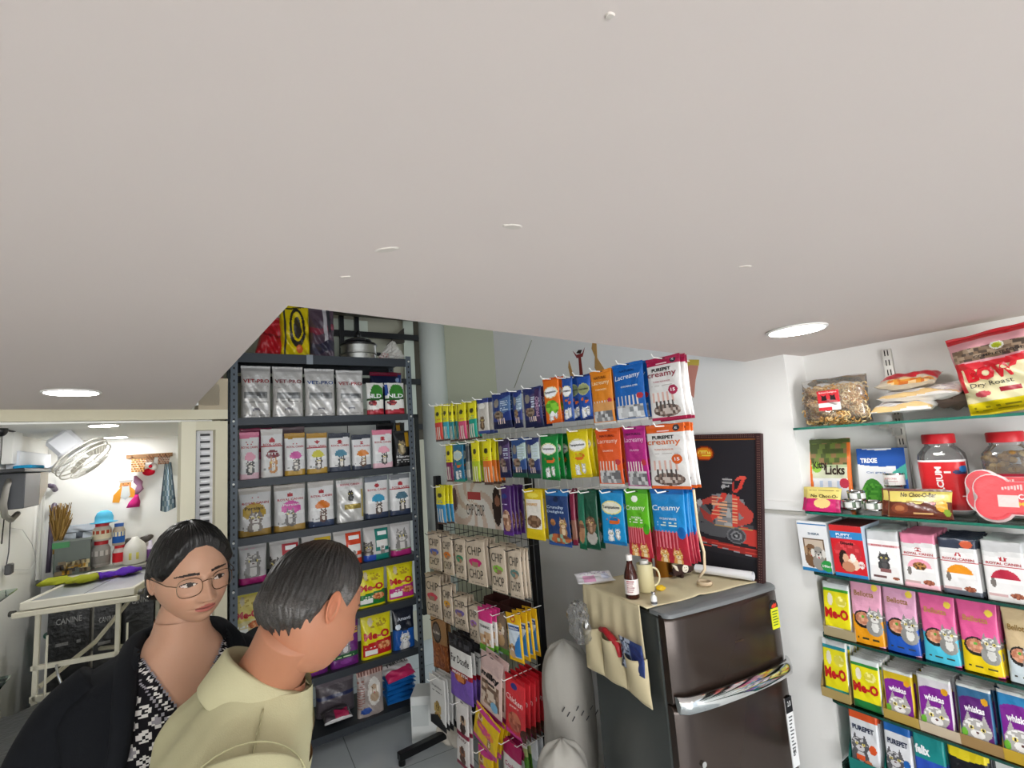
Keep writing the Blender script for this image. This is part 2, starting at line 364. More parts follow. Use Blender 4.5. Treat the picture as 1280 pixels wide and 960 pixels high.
# end wall, pillar, stair well walls
xg0, _ = SH.hit(622, 500, .05)
E0 = SH.w(xg0, .05, 0)
def vwall(name, p, q, z0, z1, m, th=.08):
    p = Vector((p[0], p[1], 0)); q = Vector((q[0], q[1], 0)); d = (q-p).normalized(); n = Vector((-d.y, d.x, 0))*th
    if n.y < 0: n = -n
    b = MB(); pts = [p, q, q+n, p+n]; lo = [b.addv(x+Vector((0, 0, z0))) for x in pts]; hi = [b.addv(x+Vector((0, 0, z1))) for x in pts]; b.loft([lo, hi], True)
    return structure(b.build(name, m))
def at_y(px, py, Y): 
    r = ray(px, py); return Vector((0, 0, CAM_Z))+r*(Y/r.y)
q0 = at_y(560, 500, 3.72)
vwall('wall_back', (E0.x, E0.y), (q0.x, q0.y), 0, 3.4, M_green)
pp = at_y(547, 500, 3.86); b = MB(); b.smooth = True; b.cyl((0, 0, 0), (0, 0, 3.4), .125, 40); structure(b.build('trim_3', M_pil, None, (pp.x, pp.y, 0)))
# wall behind the rack
a0 = RK.w(.02, 1.25, 0); a1 = RK.w(2.0, 1.25, 0)
vwall('wall_back', a0, a1, 0, 3.4, surf('stair_wall_paint', '#cfcbb6', .6, 3, .03))
q1 = at_y(236, 500, 5.2); 
vwall('wall_left', PT.w(.585, .075, 0), BWF.w(xq, 0, 0), 0, 3.4, M_cream, .02)
slab('ceiling', [(-3.2, .9), (3.2, .9), (2.2, 5.6), (-3.2, 5.6)], 3.4, 3.5, surf('stair_ceiling', '#8d8a80'))
# white cupboard doors seen between the packs behind the rack
x0, z1 = RK.hit(466, 524, .62); x1, z0 = RK.hit(524, 690, .62)
b = MB(); b.box((.1, .60, .5), (x1+.0, .66, z1), '#eef0ea'); b.cur = lin('#20221f'); b.box((x1, .585, .45), (x1+.035, .67, z1+.03)); b.box((.1, .585, z1), (x1+.035, .67, z1+.03))
b.box((1.02, .598, .5), (1.026, .60, z1)); structure(b.build('door_1', 'paper', None, RK.o, RK.th))
# stair side panels and rails high behind the rack
b = MB(); b.box((.15, .9, 1.0), (1.75, .93, 3.3), '#b9b6a2'); b.box((.5, .88, 2.2), (1.3, .9, 3.0), '#dfe6d6')
structure(b.build('wall_back', 'matte', None, RK.o, RK.th))
rail = MB(); rail.cur = lin('#17181a')
for px in (427, 446): x, _ = RK.hit(px, 420, .84); rail.box((x-.018, .82, 2.02), (x+.018, .86, 3.3))
xa, za = RK.hit(415, 415, .84); xb, zb = RK.hit(532, 424, .84)
for dz in (0, -.42, -.84, .5): rail.box((.2, .825, za-.03+dz), (xb+.1, .855, za+.02+dz))
x, z = RK.hit(505, 410, .84); rail.prism([(x, z), (x, z-.14), (x-.17, z-.17)], .84, .875, '#3a332b')
rail.box((x, .865, 1.6), (x+.1, .88, 3.2), '#c6cbbd'); rail.box((x+.1, .866, 1.9), (x+.24, .88, 3.2), '#463f31')
x, z = RK.hit(470, 392, .7); rail.box((.2, .6, z-.03), (1.7, .75, z+.25), '#4a4031')
t = rail.build('stair_railing', 'darkmetal', None, RK.o, RK.th); tag(t, 'black metal stair railing with brown beam seen above the steel rack', 'railing')
# left wall and far wall of the grooming room
wallbox('wall_left', -2.5, 5.2, -.86, -1.0, 0, CZ+.02, M_wall)
wallbox('wall_back', 5.05, 5.2, -1.0, .8, 0, CZ+.02, M_wall)
# partition frame
b = MB(); b.cur = lin('#d3cdb4')
b.box((-1.2, 0, 2.005), (.62, .08, CZ+.0)); structure(b.build('trim_4', 'paper', None, PT.o, PT.th))
b = MB(); b.box((.50, .0, CZ), (.62, .08, 2.2), '#b5a78e'); structure(b.build('trim_4', 'paper', None, PT.o, PT.th))
b = MB(); b.box((-1.4, .0, 2.2), (.60, .06, 3.4), '#4a2226'); structure(b.build('wall_left', 'matte', None, PT.o, PT.th))
b = MB(); b.box((-1.1, .02, 1.996), (.56, .06, 2.004), '#f2f2ee'); structure(b.build('trim_5', 'paper', None, PT.o, PT.th))
b = MB(); b.cur = lin('#dbd6bf'); b.box((.436, 0, 0), (.492, .07, 1.996)); structure(b.build('trim_6', 'paper', None, PT.o, PT.th))
b = MB(); b.cur = lin('#d3cdb4'); b.box((.57, 0, 0), (.62, .07, 1.996)); b.box((.492, 0, 1.955), (.57, .07, 1.996)); structure(b.build('trim_7', 'paper', None, PT.o, PT.th))
w = empty('window_1', PT.o, PT.th); structure(w)
b = MB(); b.box((.492, .03, 0), (.499, .06, 1.955), '#101010'); b.box((.499, .05, 0), (.57, .055, 1.955), '#e9e9ea'); b.build('window_frame', 'paper', w)
b = MB()
for k in range(60):
    z = 1.94-k*.0165; b.box((.518, .040, z-.009), (.556, .049, z), '#efeff1' if k % 2 else '#3a3a3d')
    if k % 2: b.v[-8:] = [(x, y+.0, zz) for x, y, zz in b.v[-8:]]
b.build('louvre_slats', 'paper', w)
# right front: shop closed off beside and behind the photographer
wallbox('wall_front', -3.3, -3.2, -1.0, .2, 0, CZ, M_wall)
# recessed downlights
M_led = emis('led_diffuser', (1, .99, .975), 64)
def downlight(x, y, r, label, z=CZ):
    t = empty('ceiling_light', (x, y, z-.0015), 0, label, 'light', 'round flush downlights')
    b = MB(); b.smooth = True; b.lathe([(r*1.1, 0), (r*1.1, -.003), (r*1.0, -.006), (r*.96, -.004)], n=40, c='#f4f2ee'); b.build('trim_ring', 'paper', t, smooth=True)
    b = MB(); b.lathe([(r*.95, -.0062), (r*.5, -.0085), (.001, -.009)], n=40); b.build('diffuser', M_led, t)
for px, py, r, z, l in ((995, 411, .070, CZ, 'large round lit downlight in the ceiling above the glass shelves'), (90, 489, .066, CZ, 'round lit downlight in the ceiling above the grooming partition'),
                     (130, 531, .068, CZ+.02, 'nearer small lit downlight inside the grooming room'), (145, 546, .072, CZ+.02, 'farther small lit downlight inside the grooming room, just above the far wall')):
    p = at_z(px, py, z); downlight(p.x, p.y, r, l, z)
for x, y in ((1.6, -.6), (-.3, -.9), (.7, -1.9), (-1.6, -.4), (-1.4, -1.9)): downlight(x, y, .085, 'round downlight in the shop ceiling behind the photographer')
# faint plaster patches on the ceiling
def patch(px, py, w, h, rot, l):
    p = at_z(px, py, CZ); b = MB(); rs = random.Random(px)
    pts = [(w*(1+.25*rs.random())*math.cos(a), h*(1+.3*rs.random())*math.sin(a)) for a in [k*math.pi/7 for k in range(14)]]
    lo = [b.addv((x, y, 0)) for x, y in pts]; hi = [b.addv((x*.8, y*.8, -.0012)) for x, y in pts]; b.loft([lo, hi], True, lin('#cfc7bf'))
    tag(b.build('ceiling_patch', 'matte', None, (p.x, p.y, CZ), R(rot)), l, 'plaster mark')
patch(641, 283, .012, .006, 20, 'small chipped plaster mark near the middle of the ceiling')
patch(484, 312, .016, .006, -10, 'long flaked plaster mark left of the ceiling middle')
patch(762, 19, .003, .0022, 0, 'tiny plaster mark near the top edge of the ceiling')
patch(931, 333, .010, .004, 0, 'faint plaster mark on the ceiling above the framed poster')
patch(432, 346, .008, .003, 0, 'faint plaster speck above the yellow bag on the rack')

# ------------------------------------------------------------------ steel rack
def perforated(b, x0, x1, y0, y1, z0, z1, face='y'):
    """slotted angle post: two thin flanges with dark holes"""
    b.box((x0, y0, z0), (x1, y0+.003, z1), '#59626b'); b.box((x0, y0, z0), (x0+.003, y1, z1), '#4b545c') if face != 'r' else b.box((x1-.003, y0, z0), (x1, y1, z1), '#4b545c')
    n = int((z1-z0)/.04)
    for k in range(n):
        z = z0+.02+k*.04; xm = (x0+x1)/2; b.box((xm-.005, y0-.0006, z-.007), (xm+.005, y0, z+.007), '#0c0d0e')
        ys = (y0+y1)/2; xf = x0 if face != 'r' else x1
        b.box((xf-.0006, ys-.005, z-.007), (xf+.0006, ys+.005, z+.007), '#c9c9c4' if k % 2 else '#15181a')
ZR = [2.48, 2.07, 1.692, 1.35, 1.073, .778, .45, .105]
XL, XR, DP = .175, 1.345, .42
rk = empty('steel_rack', RK.o, RK.th, 'tall dark slotted steel rack with eight shelves of cat and dog food bags', 'shelf rack')
for x0, y0, f in ((XL, 0, 'l'), (XR-.04, 0, 'r'), (XL, DP-.04, 'l'), (XR-.04, DP-.04, 'r')):
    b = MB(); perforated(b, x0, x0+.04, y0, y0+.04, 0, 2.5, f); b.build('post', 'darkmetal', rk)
for i, z in enumerate(ZR):
    b = MB(); hh = .045 if i else .06
    b.box((XL+.004, .004, z-.004), (XR-.004, DP-.004, z), '#3b4046'); b.box((XL+.004, .002, z-hh), (XR-.004, .006, z), '#34393f'); b.box((XL+.004, DP-.006, z-hh), (XR-.004, DP-.003, z))
    for x in (XL+.018, XR-.018): b.cyl((x, -.001, z-.02), (x, -.007, z-.02), .007, 8, c='#d8d8d2')
    if i == 0:
        x, _ = RK.hit(387, 440); b.box((x-.02, -.0005, z-.062), (x+.02, .002, z+.003), '#8a9096')
    b.build('shelf', 'darkmetal', rk)
# ------------------------------------------------------------------ packs standing on the rack
NP = [0]
def pack(fr_, x0, x1, top, bot, ops, texts, name, label, cat, group=None, y=.03, d=.05, style='stand', kind='film', tilt=0, lean=0, cell=None, part=None, wr=.02, seal=.07, side='#dddddd', toplid=None, back=None, h=None, dy=0, parent_empty=True):
    """x0,x1,top,bot are where the pack's front stands in plane y of its frame; the pack rests at height bot"""
    NP[0] += 1; w = abs(x1-x0); hh = h or (top-bot); o = fr_.w((x0+x1)/2, y+d/2+dy, bot)
    dist = o.length; cell = cell or max(.0022, .0017*dist)
    if style == 'box': b = carton(w, hh, d, ops, texts, cell, side, toplid)
    else: b = pouch(w, hh, d, ops, texts, style, cell, seal, wr, NP[0], back=back)
    e = b.build(name, kind, None, o, (R(-lean), R(tilt), fr_.th))
    e.rotation_euler = (Matrix.Rotation(fr_.th, 3, 'Z') @ Matrix.Rotation(R(-lean), 3, 'X') @ Matrix.Rotation(R(tilt), 3, 'Y')).to_euler()
    if style in ('stand', 'pillow') and part is not False:
        s_ = MB(); a = seal*hh*.8; c = part or ops_top(ops)
        n = 10
        for k in range(n): s_.box((-w/2+w*k/n, -.0018, hh-a), (-w/2+w*(k+.82)/n, .0018, hh-.001), c)
        s_.build('crimped_seal', kind, e)
    return tag(e, label, cat, group)
def ops_top(ops):
    U = np.array([[.5]]); return lin_to_hex(paint(ops, U, np.array([[.985]]), 1)[0, 0])
def lin_to_hex(c):
    r = []
    for x in c: x = max(0, min(1, float(x))); r.append(int(round(255*(x*12.92 if x < .0031308 else 1.055*x**(1/2.4)-.055))))
    return '#%02x%02x%02x' % tuple(r)
def rackpack(row, px0, px1, ptop, ops, texts, label, name='cat_food_bag', cat='cat food bag', group=None, y=.03, d=.06, h=None, bz=None, **k):
    z = (bz if bz is not None else ZR[row])+.001; pb = None
    # bottom pixel row for the two sides is read at the shelf plane, the height from the given top
    def hitx(px, zz):
        lo, hi = -100, 1400
        for _ in range(40):
            m = (lo+hi)/2; _, q = RK.hit(px, m, y)
            if q > zz: lo = m
            else: hi = m
        return RK.hit(px, lo, y)[0]
    x0 = hitx(px0, z); x1 = hitx(px1, z); xm = (px0+px1)/2; zt = RK.hit(xm, ptop, y)[1]
    if row: zt = min(zt, ZR[row-1]-.052-.02*(row == 1))
    x0 = max(x0, XL+.005); x1 = min(x1, XR-.005)
    return pack(RK, x0+.002, x1-.002, zt, z, ops, texts, name, label, cat, group, y=y, d=d, h=h, **k)
RED = '#b3202c'
def rc(top, blob, bottom, word='', wc='#ffffff', fur='#8d857c', lt='#efe9e0', body='#e9e8e8', btxt=RED, catpos=(.55, .3)):
    ops = [body, ('b', .86, 1.01, top), ('bw', .80, .875, body, .012, 6), ('b', .0, .11, bottom), ('bw', .09, .13, bottom, .012, 5), ('crown', .5, .765, .055, btxt), ('b', .635, .643, btxt),
           ('dome', .52, .42, .30, .15, blob), ('r', .1, .36, .95, .43, '#f6f6f5'), ('e', .52, .45, .30, .06, blob), ('cat', catpos[0], catpos[1], .085, fur, lt), ('lines', .12, .16, .45, .2, '#9a9a9a', 2)]
    tx = [('ROYAL CANIN', .5, .675, .8, .05, btxt, .02)]
    if word: tx.append((word, .52, .485, .4, .05, wc))
    return ops, tx
GRP = 'bags of cat and dog food on the steel rack'
# row of prescription bags
def vet(c, sh):
    return (['#dbd8d5', ('b', .9, 1.01, '#c9c6c3'), ('r', .1, .36, .88, .48, '#8f8f8f'), ('r', .16, .37, .6, .43, '#b9b9b9'), ('r', .5, .41, .8, .47, '#6f7072'), ('lines', .08, .29, .92, .33, '#9a9896', 1),
             ('lines', .08, .05, .92, .07, '#b3b0ae', 1), ('crown', .5, .33, .018, '#555555'), ('e', .5, .15, .13, .03, '#83808a'), ('e', .5, .13, .09, .02, '#cfccc9'), ('bw', .78, .79, '#e8e6e4', .02, 9), ('bw', .60, .607, '#bab7b4', .03, 7)],
            [('VET-PRO', .5, .70, .86, .075, c, .02)])
for i, (a, bb, t, c, l) in enumerate(((301, 340, 453, '#a5232b', 'silver-grey foil bag with red lettering standing at the left post, leftmost of the four alike'), (341, 381, 456, '#8b3a40', 'silver-grey foil bag with faded red lettering, second from the left post'),
        (382, 421, 460, '#2d4d8c', 'silver-grey foil bag with blue lettering in the second-highest row'), (422, 457, 462, '#a8343c', 'silver-grey foil bag with red lettering just left of the two bags with green leaves'))):
    o, tx = vet(c, i); rackpack(1, a, bb, t, o, tx, l, 'pet_food_bag', 'pet food bag', GRP, kind='foil', wr=.05, seal=.05, d=.07)
nld = ['#f3f1ea', ('b', .78, 1.01, '#e8e6df'), ('dome', .58, .48, .42, .5, '#2f6b26'), ('e', .6, .7, .36, .26, '#3c8a30'), ('bw', .44, .5, '#1e4f1c', .02, 6), ('ne', .3, .36, .24, .09, '#8e2230', '#c04a4a', '#5b1320', 18), ('bw', -.1, .17, '#a3212b', .03, 5), ('bw', .05, .12, '#c8394a', .02, 9)]
rackpack(1, 460, 482, 478, nld, [('NLD', .42, .58, .8, .13, '#ffffff', .03)], 'white and red bag with green leaf, left one of the pair on the second shelf', 'dog_food_bag', 'dog food bag', GRP, y=.02)
rackpack(1, 483, 508, 478, nld+[('r', 0, .6, .14, 1., '#2a4da0')], [('NLD', .5, .58, .8, .13, '#ffffff', .03)], 'white and red bag with green leaf and blue side strip, right of the pair', 'dog_food_bag', 'dog food bag', GRP, y=.02)
rackpack(1, 466, 511, 459, ['#1b2340', ('b', .92, 1.01, '#7a1535'), ('r', .88, 0, 1, 1, '#20397a'), ('e', .85, .82, .07, .05, '#8fa5cc')], [('Amanti', .55, .7, .55, .09, '#e6e8ee', .01)], 'large navy bag with a wine-red top behind the two leaf bags', 'dog_food_bag', 'dog food bag', GRP, y=.14, d=.1)
# row three: small premium cat food bags
T3 = [(299, 325, 540, ('#e57fa0', '#f1a9c0', '#efc6d2'), '', '#555555', 'small pink and white cat food bag beside the left post, third row'),
      (326, 355, 536, ('#d9d4cf', '#7c1626', '#e6e3e0'), 'FIT', '#c98a4b', 'white cat food bag with dark red dome and ginger cat'),
      (356, 383, 541, ('#b98c2e', '#e05fb0', '#c29a3e'), '', '#6f6a68', 'gold-topped cat food bag with a bright pink blob'),
      (384, 411, 541, ('#b98c2e', '#d8cf3e', '#c29a3e'), '', '#5a5048', 'gold-topped cat food bag with a yellow blob'),
      (412, 440, 541, ('#353a47', '#4c8aa3', '#3d4558'), '', '#3c3c40', 'slate-topped cat food bag with a blue dome'),
      (441, 466, 543, ('#353a47', '#e28a3a', '#3d4558'), '', '#6b4a35', 'slate-topped cat food bag with an orange dome, third row'),
      (467, 493, 537, ('#e0849c', '#f2aabc', '#ecc0cc'), '', '#4e4a48', 'small pink-topped bag beside the black cat pack, third row')]
for a, bb, t, c, w_, fur, l in T3:
    o, tx = rc(*c, w_, fur=fur); rackpack(2, a, bb, t, o, tx, l, group=GRP, d=.045, y=.02)
rackpack(2, 494, 515, 538, ['#151517', ('r', .68, .55, .95, 1, '#b78b1e'), ('cat', .45, .6, .11, '#8b7b5c', '#c8b894'), ('lines', .1, .07, .9, .2, '#bfbfbf', 3)], [('Natural', .5, .27, .8, .06, '#e2e2e2')], 'small black pack with a tabby kitten at the right post', group=GRP, y=.02)
rackpack(2, 300, 342, 523, ['#d86e93', ('b', .75, 1.01, '#c24f78'), ('crown', .65, .55, .05, RED), ('bw', .0, .4, '#e9c9d3', .05, 4)], [], 'large pink cat food bag behind the small ones at the left, third row', group=GRP, y=.16, d=.12)
rackpack(2, 343, 384, 525, ['#a9989b', ('b', .8, 1.01, '#8e7b80'), ('crown', .4, .6, .05, RED)], [], 'large grey-mauve bag behind the gold-topped packs', group=GRP, y=.16, d=.12)
rackpack(2, 473, 496, 524, ['#141416', ('r', .3, .2, .8, .6, '#2c2c30')], [], 'tall black bag behind the small pink one, third row', group=GRP, y=.14)
rackpack(2, 497, 516, 524, ['#1b1a16', ('r', .1, .1, .5, 1, '#a87d16')], [], 'black and gold bag behind the kitten pack', group=GRP, y=.14)
# row four
o, tx = rc('#dcd6ce', '#cfae45', '#b8934a', '', fur='#6b5f55', lt='#f1ece4'); o += [('e', .45, .5, .36, .18, '#c9a63e'), ('cat', .5, .36, .14, '#8a7f76', '#f3efe8'), ('b', .0, .10, '#b08d45')]
rackpack(3, 298, 341, 599, o, tx+[('Persian', .45, .57, .55, .07, '#3b2c10')], 'large gold and cream cat food bag with a longhaired cat, at the left post', group=GRP, d=.09)
o, tx = rc('#cfc9c2', '#e35fb4', '#b8934a', '', fur='#7d7878', lt='#e6e2de'); o += [('e', .52, .5, .3, .14, '#df5bb0'), ('cat', .48, .36, .1, '#807b7a', '#ece9e5')]
rackpack(3, 343, 384, 599, o, tx+[('Persian', .52, .56, .5, .05, '#ffffff')], 'cream cat food bag with a magenta blob and grey kitten, fourth row', group=GRP, d=.08)
o, tx = rc('#d4cfca', '#e07b1e', '#3d4a66', '', fur='#6a4d44'); rackpack(3, 386, 420, 595, o, tx, 'grey cat food bag with an orange dome and navy foot, fourth row', group=GRP, d=.07)
rackpack(3, 422, 457, 599, ['#dcdbd8', ('b', .92, 1.01, '#c7c6c4'), ('b', .83, .9, '#e9dede'), ('r', .15, .55, .85, .78, '#e6e5e2'), ('cat', .5, .66, .07, '#3d3d3d', '#555555'), ('r', .25, .3, .85, .42, '#a08d45'), ('lines', .3, .34, .8, .38, '#e7dfbd', 1), ('r', .9, .1, .96, .75, '#c9b254')], [('ROYAL CANIN', .5, .88, .7, .045, RED)], 'plain white and grey bag with a black cat outline and olive strip', group=GRP, kind='foil', wr=.05)
o, tx = rc('#7f8691', '#3aa0c8', '#36415a', '', fur='#5a4a40'); rackpack(3, 458, 488, 590, o, tx, 'slate cat food bag with a bright blue dome, fourth row', group=GRP, d=.06)
o, tx = rc('#8b8e93', '#4d7488', '#36415a', '', fur='#4c4845'); rackpack(3, 489, 516, 585, o, tx, 'slate cat food bag with a steel-blue dome beside the right post, fourth row', group=GRP, d=.06)
rackpack(3, 424, 452, 588, ['#dfe6da'], [], 'pale blank pack behind the white bag, fourth row', group=GRP, y=.16)
# row five: kitten litter and food with magenta feet
kit = lambda f, c: ['#d8d6d6', ('b', .9, 1.01, '#c9c7c7'), ('cat', .5, .58, .2, '#8f8c89', '#dcd8d4'), ('lines', .1, .9, .6, .93, '#ddb9c5', 1), ('b', .0, .15, f), ('bw', .13, .17, f, .01, 5), ('lines', .3, .05, .8, .09, c, 1)]
rackpack(4, 298, 335, 671, kit('#b92a7d', '#e59ac5'), [], 'white bag with a grey tabby kitten and magenta foot, at the left post', group=GRP, d=.08)
def lab(c, f, c2='#ffffff'): return ['#cfccca', ('cat', .14, .4, .16, '#55504c', '#a39d97'), ('r', .42, .25, .98, .9, c), ('r', .52, .72, .88, .84, c2), ('r', .48, .38, .92, .56, '#eceae6'), ('dog', .7, .33, .07, '#8c8782', '#e9e5e0'), ('b', .0, .17, f)]
rackpack(4, 337, 376, 668, lab('#c02a34', '#5f9c34'), [], 'white bag with a red label and green foot left of the man\'s head', group=GRP, d=.07)
rackpack(4, 378, 417, 660, lab('#dcbb22', '#c9a31d'), [], 'white bag with a yellow label above the man\'s head', group=GRP, d=.07)
rackpack(4, 418, 455, 655, lab('#d8431c', '#d8431c'), [], 'white bag with an orange-red label, fifth row', group=GRP, d=.07)
rackpack(4, 456, 489, 652, lab('#168074', '#168074')+[('r', 0, 0, .42, .17, '#234bb0')], [], 'white bag with a teal label and blue corner, fifth row', group=GRP, d=.07)
rackpack(4, 490, 517, 646, kit('#b02a78', '#e59ac5')+[('b', .17, .2, '#7e9a5c')], [], 'grey-white kitten bag with a magenta foot beside the right post', group=GRP, d=.07)
# row six: yellow cat food
def meo(c, body='#e7dc12', tc='#c01b22'): return ([body, ('b', .93, 1.01, '#d9cc10'), ('ne', .5, .77, .35, .1, body, '#b79b12', body, 26), ('e', .3, .82, .08, .1, '#d9cba6'), ('r', .04, .06, .97, .34, c), ('t', [(.04, .34), (.97, .34), (.97, .42)], c), ('ne', .72, .26, .22, .09, '#d97a4a', '#eab07a', '#b4562c', 20), ('r', .08, .1, .5, .2, '#f2f2ec'), ('lines', .1, .22, .5, .3, '#f2f2ec', 2)],
                 [('Me-O', .48, .52, .82, .17, tc, .05)])
for a, bb, t, c, body, l in ((292, 328, 737, '#dfd39a', '#e3cf6a', 'pale yellow cat food bag between the young woman and the man\'s head'), (330, 366, 728, '#2a8a3a', '#e7dc12', 'yellow cat food bag with a green panel hidden behind the man\'s head'), (368, 404, 720, '#c02a55', '#e7dc12', 'yellow cat food bag with a crimson panel behind the man\'s head'),
        (406, 446, 712, '#1b8aa8', '#e7dc12', 'yellow cat food bag with a turquoise panel at the man\'s forehead'), (448, 484, 702, '#1d7a34', '#e7dc12', 'yellow cat food bag with a green panel, sixth row'), (486, 520, 694, '#c32a86', '#e7dc12', 'yellow cat food bag with a magenta panel beside the right post')):
    o, tx = meo(c, body); rackpack(5, a, bb, t, o, tx, l, group=GRP, d=.07)
# row seven
pur = ['#6d2578', ('b', .9, 1.01, '#561c60'), ('cat', .5, .56, .13, '#8f8c8c', '#e5e2e2'), ('bw', .2, .3, '#1f5a34', .01, 5), ('lines', .1, .23, .8, .27, '#c9dfae', 1), ('lines', .6, .7, .95, .85, '#d9b54a', 3), ('e', .5, .12, .2, .05, '#8a3b96')]
rackpack(6, 330, 372, 790, pur, [], 'purple cat food bag hidden behind the man\'s face', group=GRP, d=.07)
rackpack(6, 374, 412, 778, pur+[('bw', .1, .3, '#d9b81f', .02, 5)], [], 'purple and yellow cat food bag at the man\'s chin', group=GRP, d=.07)
rackpack(6, 414, 451, 766, pur, [], 'purple cat food bag with a grey cat left of the big yellow one', group=GRP, d=.07)
o, tx = meo('#c21c22'); rackpack(6, 453, 492, 757, o, tx, 'yellow cat food bag with a red panel, seventh row', group=GRP, d=.07)
rackpack(6, 493, 521, 748, ['#1a56a8', ('b', .55, 1.01, '#0d1526'), ('e', .5, .55, .6, .1, '#0d1526'), ('cat', .5, .26, .13, '#c9c9cc', '#efefef'), ('e', .2, .55, .12, .06, '#dfe9f5')], [('Amanti', .5, .72, .6, .08, '#dfe6f2')], 'blue and black bag with a white cat beside the right post', group=GRP, d=.07)
# bottom row
rackpack(7, 396, 446, 848, ['#5d565c', ('b', .8, 1.01, '#7a7178'), ('b', .5, .58, '#27305c')], [], 'dusty grey-mauve bag at the back of the lowest shelf', 'pet_food_bag', 'pet food bag', GRP, y=.2, d=.1)
def flatpack(row, px0, px1, ptop, dz, ops, label, name, cat, y=.05, d=.14, kind='film', group=GRP, h=.045, rot=0):
    x0, _ = RK.hit(px0, 860, y); x1, _ = RK.hit(px1, 860, y); b = pouch(abs(x1-x0), d, h, ops, (), 'pillow', .006, .06, .05, len(label))
    e = b.build(name, kind, None, RK.w((x0+x1)/2, y, ZR[row]+h/2+.004+dz)); e.rotation_euler = (Matrix.Rotation(RK.th+R(rot), 3, 'Z') @ Matrix.Rotation(R(-84), 3, 'X')).to_euler()
    return tag(e, label, cat, group)
flatpack(7, 405, 440, 880, 0.0, ['#4b4449', ('r', .4, 0, .9, .5, '#b02a55'), ('b', 0, .1, '#dddddd')], 'charcoal and crimson bag lying on the lowest shelf', 'pet_food_bag', 'pet food bag', h=.06)
rackpack(7, 448, 482, 836, ['#a59a95', ('b', .86, 1.01, '#7a4a42'), ('vl', 0, .85, 1, .95, '#c9a79b', 9), ('e', .62, .5, .25, .3, '#d9d6d0'), ('dog', .62, .55, .1, '#b79f85', '#efe8dc'), ('e', .3, .13, .2, .07, '#2c4f9c'), ('lines', 0, .2, .25, .8, '#8b5a52', 12)], [], 'clear-fronted bag with brown stripes and a white chew picture, lowest shelf', 'dog_treat_bag', 'dog treat bag', GRP, y=.03, wr=.05)
for k in range(5):
    flatpack(7, 484, 521, 870, .0+k*.030, ['#1567b5', ('lines', .1, .3, .9, .7, '#5fb0e6', 3), ('e', .5, .5, .1, .1, '#e8f2fa')], ['bright blue flat pack at the bottom of the pile on the lowest shelf', 'bright blue flat pack, second from the bottom of the pile', 'bright blue flat pack in the middle of the pile', 'bright blue flat pack, second from the top of the pile', 'bright blue flat pack, topmost of the blue pile'][k], 'wipes_pack', 'flat pack', h=.029, rot=(-4, 3, -2, 5, 1)[k], group='blue flat packs piled on the lowest shelf')
x0, _ = RK.hit(484, 845, .05); x1, _ = RK.hit(520, 845, .05)
b = pouch(x1-x0, .15, .06, ['#dad7d6', ('bw', .0, .45, '#c22a60', .03, 4)], [('TERCEL', .5, .75, .8, .16, '#222222', .02)], 'pillow', .005, .05, .04, 5)
e = b.build('pet_food_bag', 'film', None, RK.w((x0+x1)/2, .04, ZR[7]+.16)); e.rotation_euler = (Matrix.Rotation(RK.th, 3, 'Z') @ Matrix.Rotation(R(-60), 3, 'X') @ Matrix.Rotation(R(-6), 3, 'Y')).to_euler()
tag(e, 'white and crimson bag lying on top of the blue flat packs', 'pet food bag', GRP)
# on top of the rack
def ontop(px0, px1, ptop, ops, label, name, cat, y=.08, **k): return rackpack(0, px0, px1, ptop, ops, (), label, name, cat, None, y=y, **k)
ontop(318, 352, 392, ['#c2202c', ('bw', .5, .56, '#8d1520', .04, 4), ('bw', .8, .85, '#e0505a', .05, 6)], 'red bag on top of the steel rack, at its left end', 'pet_food_bag', 'pet food bag', tilt=14, wr=.07, d=.12)
b = pouch(.19, .40, .14, ['#e8cf10', ('e', .55, .5, .27, .36, '#2e2a28'), ('e', .55, .52, .19, .27, '#e8cf10'), ('e', .56, .5, .13, .2, '#3a3431'), ('r', .1, .0, .16, 1, '#3a3a3a'), ('bw', .86, .89, '#3c3510', .03, 5), ('e', .6, .12, .12, .07, '#d8621c')], (), 'stand', .004, .05, .06, 4)
x0, _ = RK.hit(369, 440, .1); e = b.build('pet_food_bag', 'film', None, RK.w(x0, .12, ZR[0]+.001), RK.th); tag(e, 'shiny yellow bag with black loops on top of the steel rack', 'pet food bag')
x0, _ = RK.hit(403, 440, .1); b = pouch(.17, .36, .12, ['#5b4a58', ('bw', .5, .62, '#8c3448', .06, 5), ('r', .55, .1, .7, 1, '#c7c3c8'), ('r', .72, .5, .84, 1, '#33363c'), ('bw', .1, .3, '#39364a', .05, 6)], (), 'stand', .004, .05, .07, 9)
e = b.build('pet_food_bag', 'clear' if 0 else 'film', None, RK.w(x0, .12, ZR[0]+.001), RK.th); tag(e, 'crumpled plum and silver bag on top of the rack beside the pot', 'pet food bag')
# steel pot
x0, _ = RK.hit(450, 436, .16); pot = empty('steel_pot', RK.w(x0, .2, ZR[0]+.001), RK.th, 'round stainless steel cooker with a black-rimmed lid on top of the rack', 'pot')
b = MB(); b.smooth = True; b.lathe([(.115, 0), (.125, .004), (.125, .05), (.132, .055), (.132, .062), (.127, .066), (.127, .115), (.132, .12)], n=40, c='#c9c7c0'); b.build('body', 'brushed', pot, smooth=True)
b = MB(); b.smooth = True; b.lathe([(.134, .119), (.136, .128), (.13, .136), (.09, .139)], n=40, c='#1c1c1e'); b.lathe([(.09, .139), (.1, .15), (.098, .163), (.09, .166)], n=36, c='#222225'); b.build('lid_rim', 'plastic', pot, smooth=True)
b = MB(); b.smooth = True; b.lathe([(.075, .166), (.06, .178), (.035, .185), (.001, .187)], n=36, c='#b9b7b0'); b.build('lid', 'brushed', pot, smooth=True)
